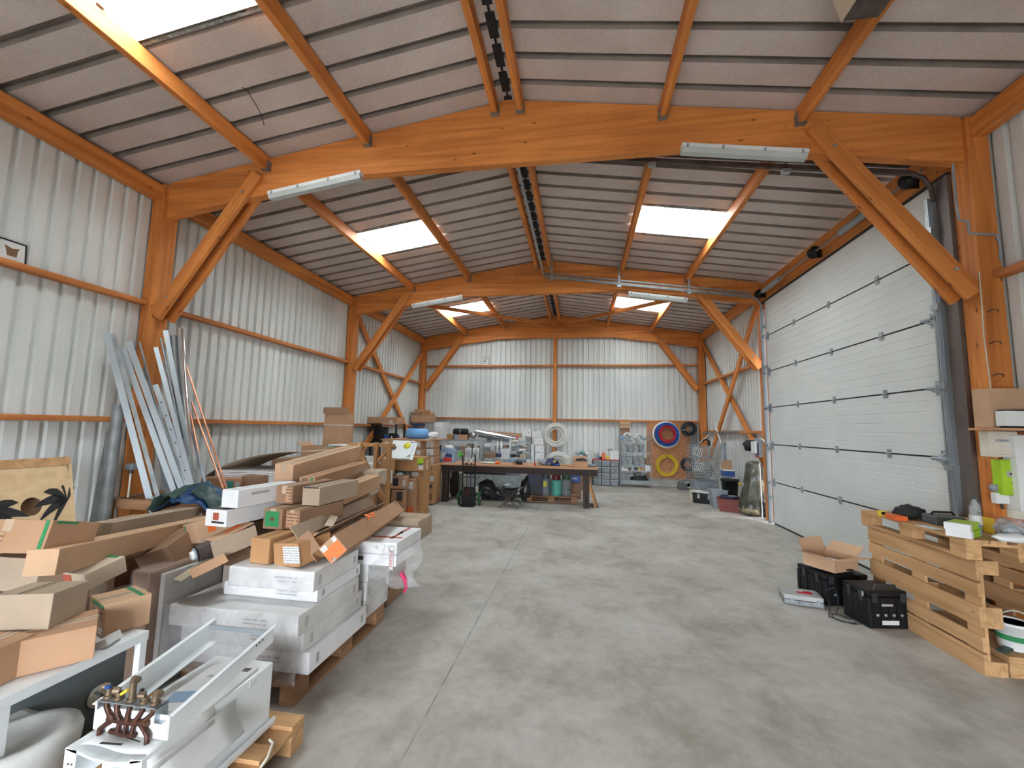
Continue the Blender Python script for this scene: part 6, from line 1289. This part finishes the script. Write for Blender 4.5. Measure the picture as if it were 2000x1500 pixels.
for k in range(2): item('cardboard_box', ('upper', 'lower')[k]+' brown carton on the left post of the wire shelving', 'box', (1210.5, 823.5+k*6.3, 1231, 829+k*6.3), 13.55, .25, 'kraft_light', .003, 'brown cartons on top of the wire shelving')
item('cardboard_box', 'dark brown carton at the top left of the wire shelving', 'box', (1212, 836, 1230, 850), 13.6, .25, 'kraft_dark')
for k in range(7):
    item('parts_box', ('white', 'cream', 'red', 'grey', 'dark', 'yellow', 'brown')[k]+' small pack on the middle wire shelf', 'pack', (1214+k*6.4, 913+(k % 3), 1219.5+k*6.4, 919.5), 13.56, .12, ('white_carton', 'cream', 'maroon', 'label_grey', 'navy', 'yellow', 'kraft')[k], .003, 'small packs on the middle wire shelf')

# ================================================================== RIGHT SIDE
# ---- far right corner
t = thing('support_arm', 'grey metal console arm projecting from the far right column', 'bracket', tuple(at(1400, 843, 'X', 3.55))); L = t.location.copy()
a, b_ = at(1374, 845, 'X', 3.45), at(1444, 843, 'X', 3.58); MB().bar(a-L, b_-L, .05, .035).build('arm', 'zinc_dull', t); 
MB().bar(at(1366, 866, 'X', 3.42)-L, at(1388, 846, 'X', 3.47)-L, .03, .025).build('strut', 'white_paint', t); MB().bar(at(1396, 826, 'X', 3.50)-L, at(1410, 872, 'X', 3.50)-L, .03, .025).build('strut', 'white_paint', t)
crate('wire_crate', 'tilted wire mesh cage stacked in the far right corner, upper one', 2.90, 3.50, 11.9, 12.5, 1.02, 1.34, 'galvanised', 'wire cages in the far right corner', nx=10, nz=5, r=.009)
crate('wire_crate', 'tilted wire mesh cage in the far right corner, lower one', 2.86, 3.52, 11.8, 12.5, .42, .98, 'galvanised', 'wire cages in the far right corner', nx=11, nz=8, r=.009)
for k, (pa, pb) in enumerate((((1354, 888), (1372, 876)), ((1356, 918), (1374, 905)))):
    c = (at(*pa, 'Y', 11.85)+at(*pb, 'Y', 11.85))/2; t = thing('wire_basket', ('upper', 'lower')[k]+' small white slatted basket hung on the wire cages', 'basket', tuple(c)); t.rotation_euler = (0, math.radians(18), 0)
    for j in range(5): MB().bar((-.10+.05*j, 0, -.10), (-.10+.05*j, 0, .10), .012, .012, up=(0, 1, 0)).build('slat', 'white_plastic', t)
    MB().bar((-.11, 0, .10), (.11, 0, .10), .012, .012).bar((-.11, 0, -.10), (.11, 0, -.10), .012, .012).build('rim', 'white_plastic', t)
b = MB(); blob(b, (3.2, 12.1, .70), (.24, .18, .22), 101, .25, 20, 12); tag(b.build('plastic_bag', 'clear_plastic'), 'clear plastic bag stuffed in the lower wire cage', 'plastic bag')
tag(MB().bx(2.95, 3.45, 11.9, 12.4, 0, .41, .01).build('grey_box', 'grey_plastic'), 'grey box under the wire cages', 'box')
t = thing('grey_pipe', 'short dark grey plastic pipe standing by the far right corner', 'pipe', tuple(at(1414, 880, 'X', 3.5))); MB().cyl((-.02, 0, -.22), (.0, .02, .20), .06, 18).build('pipe_body', 'grey_plastic', t)
t = thing('angle_grinder', 'black handled tool hanging at the top of the wire cage', 'tool', (3.30, 12.1, 1.46)); MB().tube([(-.10, 0, -.03), (-.05, 0, .03), (.03, 0, .04), (.09, 0, .0)], .018, 8).build('handle', 'black_plastic', t); MB().bx(.05, .10, -.03, .03, -.12, 0, .01).build('body', 'black_plastic', t)
carton('cardboard_box', 'small brown carton with white top behind the blue box', (tuple(at(1419, 908, 'X', 3.55))), (.18, .20, .22), (0, 0, 0), 'kraft', tape='label_white')
t = thing('blue_box', 'blue and white box on the stack in the far right corner', 'box', tuple(at(1421, 923, 'X', 3.55)-Vector((0, 0, .08)))); MB().bx(-.12, .12, -.14, .14, 0, .13, .006).build('body', 'blue', t); MB().bx(-.122, .122, -.142, .142, .13, .16, .004).build('lid', 'white_plastic', t)
p = at(1413, 938, 'X', 3.4); t = thing('white_bucket', 'white tub with dark print below the blue box', 'tub', (p.x, p.y, .28)); MB().lathe((0, 0, 0), [(.09, 0), (.10, .30), (.105, .30), (.105, .32), (0, .32)], 20).build('body', 'white_plastic', t); MB().bx(-.05, .03, -.102, -.098, .08, .2).build('dark_print', 'print_ink', t)
# stack: black toolbox, grey crate, black pot, red tub
p = at(1384, 985, 'Z', 0); t = thing('tool_box', 'black open-topped tool box with a white lid by the far right corner', 'tool box', (p.x, p.y+.2, 0)); t.rotation_euler = (0, 0, math.radians(-28))
MB().bx(-.26, .26, -.20, .20, 0, .20, .02).build('body', 'black_plastic', t); MB().bx(-.27, .27, -.21, .21, .20, .235, .012).build('rim', 'black_plastic', t); MB().bx(-.20, .20, -.14, .14, .236, .27, .01).build('lid', 'label_white', t); MB().lathe((0, 0, .27), [(.0, 0), (.06, 0), (.05, .03), (0, .03)], 16).build('disc', 'grey_plastic', t)
for x in (-.12, .12): MB().bx(x-.03, x+.03, -.222, -.21, .12, .22, .004).build('latch', 'label_grey', t)
tag(MB().lathe(tuple(at(1369, 946, 'Z', .30)), [(0, -.05), (.06, -.04), (.09, 0), (.06, .04), (0, .05)], 16).build('pink_bag', 'label_pink'), 'small pink and white bundle left of the black tool box', 'bundle')
tag(MB().bx(2.72, 2.98, 11.2, 11.55, 0, .26, .01).build('cream_box', 'cream'), 'cream box under the pink bundle', 'box')
p = at(1332, 948, 'Y', 13.5); tag(MB().box((p.x, 13.5, .10), (.22, .15, .20), (0, 12, 0), .02).build('blue_cloth', 'board_green_grey'), 'blue-grey crumpled bag at the foot of the chipboard panel', 'bag')
p = at(1372, 925, 'Y', 12.9); tag(MB().box((p.x, 12.9, .52), (.30, .15, .10), (0, 20, 0), .02).build('red_tool', 'maroon'), 'dark red tool leaning between the tape ring and the wire cage', 'tool')
tag(MB().bx(p.x-.15, p.x+.15, 12.8, 13.1, 0, .43, .01).build('brown_box', 'kraft_dark'), 'brown box beneath the dark red tool', 'box')
p = at(1410, 997, 'Z', 0); t = thing('plastic_crate', 'dark grey plastic crate between the black tool box and the red tub', 'crate', (3.12, 10.62, 0)); MB().prism([(-.14, 0), (.14, 0), (.17, .38), (-.17, .38)], -.14, .14).build('body', 'grey_plastic', t); MB().bx(-.18, .18, -.15, .15, .38, .40).build('rim', 'grey_plastic', t)
p = at(1428, 996, 'Z', 0); t = thing('red_tub', 'dull red rectangular tub with a dark blue lid', 'tub', (3.22, 10.17, 0)); t.rotation_euler = (0, 0, math.radians(-20))
MB().prism([(-.19, 0), (.19, 0), (.23, .26), (-.23, .26)], -.15, .15).build('body', 'red_tub', t); MB().bx(-.245, .245, -.17, .17, .255, .275, .006).build('rim', 'red_tub', t)
MB().lathe((0, .0, .275), [(.0, 0), (.18, 0), (.19, .03), (.16, .05), (0, .055)], 24).build('blue_lid', 'navy', t); MB().box((.05, -.05, .332), (.14, .03, .01), (0, 0, 20)).build('white_paper', 'label_white', t)
t = thing('black_bucket', 'large black bucket with a rim standing on the stack by the door', 'bucket', (3.38, 10.62, .0)); MB().lathe((0, 0, 0), [(.14, 0), (.18, .60), (.20, .60), (.20, .64), (.17, .64), (.165, .58)], 28).build('body', 'black_plastic', t); MB().box((.17, -.10, .56), (.06, .08, .06), None, .01).build('yellow_handle', 'yellow', t)
# gas/boiler wrapped cylinder and control box
t = thing('wrapped_cylinder', 'tall cylinder wrapped in dark film and insulation beside the big door', 'cylinder', (3.50, 9.78, 0)); t.rotation_euler = (math.radians(3), math.radians(5), 0)
prof = [(.09, .0), (.15, .04), (.19, .12), (.20, .3), (.185, .6), (.165, .85), (.15, 1.0), (.12, 1.08), (.05, 1.12)]
m = MB(); n = 30; vs = []; fs = []
PR2 = [(prof[i][0]+(prof[i+1][0]-prof[i][0])*f_, prof[i][1]+(prof[i+1][1]-prof[i][1])*f_) for i in range(len(prof)-1) for f_ in (0, .33, .66)]+[prof[-1]]
for i, (r, z) in enumerate(PR2):
    for k in range(n):
        a = 2*PI*k/n; q = r*(1+.30*NZ.noise(Vector((math.cos(a)*2, math.sin(a)*2, z*6)))); vs.append((q*math.cos(a), q*math.sin(a), z))
fs = [(i*n+k, i*n+(k+1) % n, (i+1)*n+(k+1) % n, (i+1)*n+k) for i in range(len(PR2)-1) for k in range(n)]; fs += [tuple(range(n)), tuple(range((len(PR2)-1)*n, len(PR2)*n))]
m.add(vs, fs, True).build('film_wrapping', 'camo_wrap', t)
b = MB(); blob(b, (-.02, -.02, .10), (.20, .20, .09), 111, .2, 20, 10); b.build('insulation', 'rockwool', t)
b = MB(); blob(b, (.10, -.12, .62), (.08, .06, .16), 112, .25, 16, 10); b.build('insulation', 'rockwool', t)
b = MB(); c = at(1464, 870, 'X', 3.58); blob(b, c, (.10, .12, .11), 115, .3, 18, 12); tag(b.build('black_sack', 'black_matt'), 'black crumpled sack hanging beside the door control box', 'sack')
t = thing('control_box', 'dark grey door control box with a white panel mounted by the door track', 'control box', tuple(at(1486, 874, 'X', 3.66))); 
MB().bx(-.09, .09, -.14, .10, -.19, .19, .01).build('housing', 'grey_plastic', t); MB().bx(-.14, -.08, -.07, .14, -.12, .12, .01).build('white_panel', 'white_plastic', t); MB().bx(-.10, -.085, -.13, -.02, -.15, .10).build('dark_panel', 'violet', t); MB().bx(-.11, -.09, -.10, .02, -.20, -.165).build('red_strip', 'red', t)
tag(MB().tube([tuple(at(1476+20*f_, 866-9*math.sin(f_*PI), 'X', 3.62)) for f_ in [i/10 for i in range(11)]], .015, 8).build('white_hose', 'white_plastic'), 'white hose arching over the door control box', 'hose')
tag(MB().cyl((3.60, 9.45, .0), (3.60, 9.48, 1.1), .012, 8).build('white_pipe', 'white_plastic'), 'thin white pipe running down behind the wrapped cylinder', 'pipe')
b = MB(); blob(b, (3.72, 9.62, .16), (.07, .10, .16), 118, .2, 14, 10); tag(b.build('black_bag', 'black_bag'), 'black bag at the foot of the far door track', 'bag')
# ---- cases and open carton by the standing pallet
def toolcase(name, lab, c, rz, dims, grp=None, badge=True):
    t = thing(name, lab, 'tool case', c, (0, 0, rz), grp); X, Y, Z = dims
    MB().bx(-X/2, X/2, -Y/2, Y/2, 0, Z*.80, .014).build('lower_shell', 'black_plastic', t)
    MB().bx(-X/2+.004, X/2-.004, -Y/2+.004, Y/2-.004, Z*.81, Z*.97, .014).build('lid', 'black_plastic', t)
    m = MB()
    for k in range(5): x = -X/2+X*(k+.5)/5; m.bx(x-.006, x+.006, -Y/2-.008, -Y/2, .02, Z*.76)
    for k in range(4): y = -Y/2+Y*(k+.5)/4; m.bx(-X/2-.008, -X/2, y-.006, y+.006, .02, Z*.76)
    m.bx(-X/2-.006, X/2+.002, -Y/2-.006, -Y/2, Z*.36, Z*.39); m.build('rib', 'black_plastic', t)
    MB().tube([(-.10, -Y/2+.03, Z*.97), (-.09, -Y/2+.03, Z+.03), (.09, -Y/2+.03, Z+.03), (.10, -Y/2+.03, Z*.97)], .011, 8).build('handle', 'black_rubber', t)
    for x in (-X*.36, X*.36): MB().bx(x-.025, x+.025, -Y/2-.012, -Y/2, Z*.68, Z*.92, .004).build('latch', 'black_rubber', t)
    for y in (-Y*.25, Y*.2): MB().bx(-X/2-.012, -X/2, y-.02, y+.02, Z*.66, Z*.92, .004).build('latch', 'black_rubber', t)
    if badge:
        MB().box((0, -Y/2-.009, Z*.17), (.15, .003, .035)).build('name_plate', 'label_white', t); text('SOLAIR', .020, 'print_ink', t, (0, -Y/2-.011, Z*.17), (90, 0, 0)) if False else None
        MB().box((-.02, -Y/2-.009, Z*.62), (.10, .003, .018)).build('grey_plate', 'label_grey', t); MB().box((-X/2-.009, -Y*.3, Z*.85), (.003, .04, .04)).build('side_sticker', 'label_grey', t)
    for k in range(4): MB().lathe((-X*.3+X*.2*k, -Y/2-.008, Z*.36), [(.0, -.002), (.013, -.002), (.013, .002), (0, .002)], 12, rot=(90, 0, 0)).build('round_boss', 'grey_plastic', t)
    return t
toolcase('tool_case', 'black hard tool case standing against the upright pallet, white name plate', (2.68, 4.60, 0), 10, (.36, .30, .33), 'black tool cases by the pallet')
toolcase('tool_case', 'larger black tool case behind, with the open carton on top', (2.60, 5.13, 0), 12, (.46, .40, .31), 'black tool cases by the pallet', False)
t = carton('open_carton', 'open brown carton with spread flaps sitting on the black tool case', (2.58, 5.10, .388), (.36, .32, .125), (0, 0, 30), 'kraft_light', opened=(('-x', 72, .16), ('+x', 55, .15), ('-y', 78, .15), ('+y', 20, .14)))
MB().box((0, .0, .05), (.25, .2, .02)).build('packing_sheet', 'white_carton', t)
t = thing('drill_case', 'light grey flat tool case with a red and white label on the floor', 'tool case', (2.22, 4.96, 0), (0, 0, -12)); 
MB().bx(-.17, .17, -.12, .12, 0, .045, .008).build('lower_shell', 'zinc_dull', t); MB().bx(-.17, .17, -.12, .12, .048, .095, .012).build('lid', 'label_grey', t); MB().box((.03, .0, .0965), (.14, .08, .002), (0, 0, 0)).build('red_label', 'hose_red', t); MB().box((-.02, .02, .098), (.09, .02, .001), (0, 0, 8)).build('white_stripe', 'label_white', t)
MB().tube([(-.04, -.12, .03), (-.04, -.145, .045), (.06, -.145, .045), (.06, -.12, .03)], .008, 8).build('handle', 'grey_plastic', t)
for x in (-.10, .12): MB().bx(x-.015, x+.015, -.128, -.118, .02, .07, .003).build('latch', 'grey_plastic', t)
m = MB(); m.tube([(2.40, 4.80, .10), (2.36, 4.72, .02), (2.30, 4.62, .008), (2.36, 4.52, .008), (2.46, 4.50, .008), (2.50, 4.58, .008), (2.42, 4.66, .010), (2.34, 4.66, .014), (2.32, 4.56, .014), (2.42, 4.46, .014), (2.50, 4.47, .02)], .005, 6)
m.tube([(2.38, 4.84, .16), (2.44, 4.78, .22), (2.48, 4.80, .15), (2.46, 4.76, .04), (2.40, 4.70, .008), (2.44, 4.60, .008), (2.49, 4.54, .02)], .004, 6)
tag(m.build('black_cable', 'black_rubber'), 'loose loops of black cable between the tool cases', 'cable')
# ---- workbench made of pallets
t = euro('upright pallet whose slats form the front of the right-hand bench', (0, 0, 0), (0, 0, 0)); t.location = (2.865+.144, 4.35, .40); t.rotation_euler = (math.radians(-90), 0, math.radians(90))
t.rotation_euler = Matrix(((0, 0, -1), (1, 0, 0), (0, -1, 0))).to_euler()
t = euro('pallet lying flat as the tabletop of the right-hand bench', (3.215, 4.35, .802), (0, 0, 90))
t = euro('second flat pallet continuing the tabletop along the right edge', (3.26, 3.13, .802), (0, 0, 90)) if False else None
t = euro('pallet on the floor under the right-hand bench carrying the white bucket', (3.42, 4.18, 0), (0, 0, 90), L=.84, W=.78)
t = euro('upright pallet supporting the right end of the right-hand bench', (0, 0, 0)); t.location = (3.60, 4.32, .40); t.rotation_euler = Matrix(((0, 0, -1), (1, 0, 0), (0, -1, 0))).to_euler()
# on the bench top
ZB = .947
t = thing('lime_box', 'upper lime green and white box on the pallet bench', 'box', (2.90, 3.88, ZB+.052), (0, 0, 40), 'lime green boxes on the pallet bench')
for z0, root in ((0, t),):
    MB().bx(-.13, .13, -.07, .07, 0, .05, .003).build('body', 'lime', root); MB().bx(-.131, -.085, -.071, .071, .001, .051).build('white_end', 'white_carton', root); MB().box((.10, -.0715, .025), (.03, .002, .03)).build('blue_mark', 'sky_blue', root)
t2 = lookup(t, (2.915, 3.89, ZB), None, 'lower lime green and white box, under its twin on the pallet bench')
t = thing('yellow_tape_measure', 'yellow and black tape measure at the corner of the pallet bench', 'tape measure', (2.80, 4.62, ZB)); MB().bx(-.03, .03, -.02, .02, 0, .05, .008).build('body', 'yellow', t); MB().bx(-.012, .02, -.021, .021, .015, .04).build('black_side', 'black_plastic', t)
t = thing('orange_pouch', 'small red-orange flat box beside the yellow tape measure', 'box', (2.82, 4.46, ZB), (0, 0, 0)); MB().bx(-.05, .05, -.07, .07, 0, .04, .006).build('body', 'orange', t)
t = thing('work_glove', 'black and tan work glove lying on the pallet bench', 'glove', (2.98, 4.52, ZB)); b = MB(); blob(b, (0, .02, .06), (.12, .09, .06), 121, .25, 20, 12); b.build('palm', 'black_matt', t)
for k in range(4): MB().tube([(.07+.01*k, -.07+.03*k, .05), (.13, -.09+.03*k, .04), (.17, -.09+.035*k, .025)], [.017, .015, .011], 8).build('finger', 'skin_tan' if k < 2 else 'black_matt', t)
t = thing('radio', 'dark flat power-tool box with a carrying handle behind the glove', 'tool box', (3.10, 4.35, ZB)); MB().bx(-.10, .12, -.09, .09, 0, .075, .015).build('body', 'board_green_grey', t); MB().tube([(-.08, 0, .075), (-.06, 0, .10), (.08, 0, .10), (.10, 0, .075)], .009, 8).build('handle', 'black_plastic', t)
tag(MB().box((2.86, 4.15, ZB+.002), (.10, .16, .002), (0, 0, 10)).build('paper_note', 'label_white'), 'white paper note on the pallet bench before the lime boxes', 'paper sheet')
p = at(1898, 1010, 'Y', 4.1); t = thing('plastic_bottle', 'clear plastic water bottle with a pale label on the pallet bench', 'bottle', (3.18, 4.12, ZB)); MB().lathe((0, 0, 0), [(.032, 0), (.038, .015), (.038, .14), (.034, .16), (.038, .18), (.03, .21), (.014, .235), (.014, .25)], 20).build('body', 'clear_plastic', t); MB().lathe((0, 0, .05), [(.0392, 0), (.0392, .07)], 20).build('label_band', 'label_white', t); MB().cyl((0, 0, .25), (0, 0, .265), .016, 12).build('cap', 'tarp_green', t)
t = thing('orange_carton', 'orange printed box with a yellow side behind the lime boxes', 'box', (3.30, 4.05, ZB)); MB().bx(-.09, .10, -.05, .05, 0, .12, .004).build('body', 'orange', t); MB().bx(-.092, -.085, -.05, .05, 0, .12).build('yellow_side', 'yellow', t); MB().box((.0, -.051, .06), (.14, .002, .03)).build('grey_print', 'label_grey', t)
b = MB(); t = thing('plastic_bundle', 'grey crumpled plastic bag with parts on the pallet bench', 'plastic bag', (3.20, 3.86, ZB)); blob(b, (0, 0, .07), (.09, .07, .075), 131, .25, 20, 12); b.build('bag', 'clear_plastic', t); b = MB(); blob(b, (.01, 0, .05), (.06, .05, .05), 132, .3, 16, 10); b.build('contents', 'grey_plastic', t)
b = MB(); t = thing('white_bag', 'flat white plastic bag at the near edge of the pallet bench', 'plastic bag', (3.10, 3.70+.10, ZB)); blob(b, (0.02, -.05, .025), (.14, .07, .028), 133, .2, 18, 8); b.build('bag', 'white_plastic', t)
t = thing('pliers', 'dark hand tool lying behind the white bag', 'tool', (3.26, 3.80, ZB), (0, 0, -30)); MB().bar((-.07, 0, .01), (.07, .01, .01), .012, .01).bar((-.07, .025, .01), (.05, 0, .01), .012, .01).build('handle', 'black_plastic', t)
# bucket with a green band
t = thing('plaster_bucket', 'white bucket with a green band and wire handle on the lower pallet', 'bucket', (3.20, 3.92, .146)); MB().lathe((0, 0, 0), [(.085, 0), (.105, .17), (.115, .17), (.115, .19), (.10, .19), (.095, .17), (.07, .015)], 30).build('body', 'white_plastic', t); MB().lathe((0, 0, .065), [(.0935, 0), (.0985, .04)], 30).build('green_band', 'print_green', t)
MB().tube([(.112*math.cos(a), -.02, .18+.09*math.sin(a)) for a in [PI*i/12 for i in range(13)]], .004, 6).build('handle', 'white_plastic', t); MB().lathe((0, 0, .180), [(0, 0), (.098, 0)], 24).build('powder', 'pale_blue', t)
tag(MB().box((3.07, 3.84, .157), (.12, .05, .02), (0, 0, 30), .005).build('dark_rag', 'tarp_green'), 'dark green rag in front of the white bucket', 'rag')
# ---- mounted on the near right column and wall
YM = 4.425
def wallbox(name, lab, cat, px0, py0, px1, py1, dep, mat, Y=YM):
    c, s = fbox(px0, py0, px1, py1, Y-dep, dep); t = thing(name, lab, cat, (c.x, Y, c.z)); MB().box((0, -dep/2, 0), s, None, .006).build('housing', mat, t); return t, s
t, s = wallbox('fuse_box', 'cream fuse box with a row of switches on the near right column', 'fuse box', 1933, 842, 1990, 893, .10, 'cream')
MB().box((-.0, -.101, .03), (s[0]*.6, .003, .025)).build('window', 'label_grey', t); MB().box((.0, -.104, .03), (s[0]*.25, .006, .015)).build('breaker', 'grey_plastic', t); MB().box((.05, -.104, .03), (.02, .006, .015)).build('breaker', 'black_plastic', t); MB().box((0, -.1015, -.09), (s[0]*.7, .002, .002)).build('red_line', 'red', t)
t, s = wallbox('inverter', 'lime green device with a small display on the near right column', 'electric device', 1957, 898, 1997, 968, .09, 'lime')
MB().box((.0, -.0915, .03), (.07, .003, .05)).build('display_frame', 'label_grey', t); MB().box((.0, -.094, .03), (.035, .003, .016)).build('display', 'mirror_dark', t); MB().tube([(-.02, -.092, -.05), (.0, -.092, -.04), (.02, -.092, -.055), (.0, -.092, -.07)], .003, 5).build('logo', 'lime_dark', t)
x0, z0 = at(1935, 835, 'Y', 4.2).x, at(1960, 836, 'Y', 4.2).z
tag(MB().bx(x0, XR+.03, 4.10, 4.415, z0-.02, z0).build('wall_shelf', 'bench_top'), 'orange-brown wooden shelf on the near right column', 'shelf')
c, s = fbox(1949, 752, 2040, 830, 4.22, .16); s = (min(s[0], .36), .16, s[2]); carton('cardboard_box', 'plain brown carton standing on the wooden shelf at the right edge', (c.x-.06, 4.30, z0+s[2]/2+.001), s, (0, 0, 0), 'kraft_light', tape=None)
c = at(1985, 815, 'Y', 4.15); t = thing('white_printer_box', 'white device with dark slots and a red mark before the brown carton on the shelf', 'device', (c.x+.03, 4.15, z0+.001)); MB().bx(-.14, .16, -.04, .05, .015, .14, .006).build('body', 'white_plastic', t); MB().bx(-.11, .16, -.035, .05, .0, .015).bx(-.12, .16, -.035, .05, .14, .15).build('dark_edge', 'black_plastic', t); MB().box((.02, -.041, .07), (.03, .002, .015)).build('red_mark', 'red', t)
t, s = wallbox('white_cabinet', 'white wall cabinet frame at the right edge, below the wooden shelf', 'cabinet', 1988, 850, 2060, 1000, .12, 'white_plastic', 4.40); 
t, s = wallbox('cable_trunk_box', 'cream junction box below the lime green device', 'junction box', 1978, 975, 2010, 1015, .06, 'cream')
t, s = wallbox('blue_card', 'blue card at the right edge above the pallet bench', 'card', 1993, 1018, 2010, 1037, .01, 'blue')
t = thing('wall_socket', 'white wall socket on the near right column above the bench', 'socket', tuple(at(1948, 972, 'Y', 4.42))); MB().bx(-.05, .05, -.05, .0, -.045, .045, .006).build('housing', 'white_plastic', t); MB().lathe((-.03, -.02, .085), [(0, -.02), (.03, -.02), (.03, .02), (0, .02)], 16, rot=(90, 0, 0)).build('grey_knob', 'grey_plastic', t); MB().cyl((.0, -.03, -.045), (.01, -.03, -.09), .012, 8).build('plug', 'dark_steel', t)
# cables on the column
def cab(name, lab, pts, r, mat): return tag(MB().tube([tuple(at(px, py, 'Y', YM-r-.001)) for px, py in pts], r, 6).build(name, mat), lab, 'cable')
cab('white_conduit', 'thin white cable running down the near right column', [(1912, 530), (1918, 600), (1922, 660), (1930, 720), (1938, 780), (1944, 835)], .005, 'cream')
cab('thin_wire', 'thin white wire descending from the fuse box to the socket', [(1946, 893), (1950, 930), (1950, 960)], .003, 'cream')
tag(MB().tube([tuple(at(1861, 320, 'Y', 4.40)), tuple(at(1868, 400, 'Y', 4.40)), tuple(at(1873, 430, 'Y', 4.40)), tuple(at(1890, 432, 'Y', 4.40)), tuple(at(1893, 456, 'Y', 4.40)), tuple(at(1945, 458, 'Y', 4.39)), tuple(at(1953, 475, 'Y', 4.40)), tuple(at(1955, 510, 'Y', 4.42))], .011, 8).build('grey_conduit', 'grey_plastic'), 'grey cable conduit wrapping around the top of the near right column', 'conduit')
for k, py in enumerate((610, 672, 735)):
    c = at(1935+k*5, py, 'Y', YM); tag(MB().tube([(c.x-.03, c.y, c.z), (c.x-.01, c.y-.03, c.z+.02), (c.x+.03, c.y-.04, c.z+.01), (c.x+.02, c.y-.04, c.z-.01)], .005, 6).build('hook', 'dark_steel'), ('uppermost', 'middle', 'lowest')[k]+' of three dark hooks screwed into the near right column', 'hook', 'hooks on the near right column')
# box-shaped housing hanging from the roof near the camera
t = thing('air_duct', 'beige and grey duct outlet hanging at the upper right edge of the photo', 'duct', tuple(at(1668, 34, 'Z', 4.55)))
MB().prism([(-.06, 0), (.16, 0), (.22, .30), (-.04, .30)], -.25, .02).build('grey_face', 'dark_steel', t); MB().prism([(-.063, 0), (-.06, 0), (-.04, .30), (-.14, .30)], -.25, .03).build('beige_side', 'kraft_pale', t)
cloth('torn_plastic', 'clear_plastic', lambda u, v: (.14+.20*u*v+.02*math.sin(v*9), -.2+.22*u, .02+.16*v), 5, 8, .003).parent = t
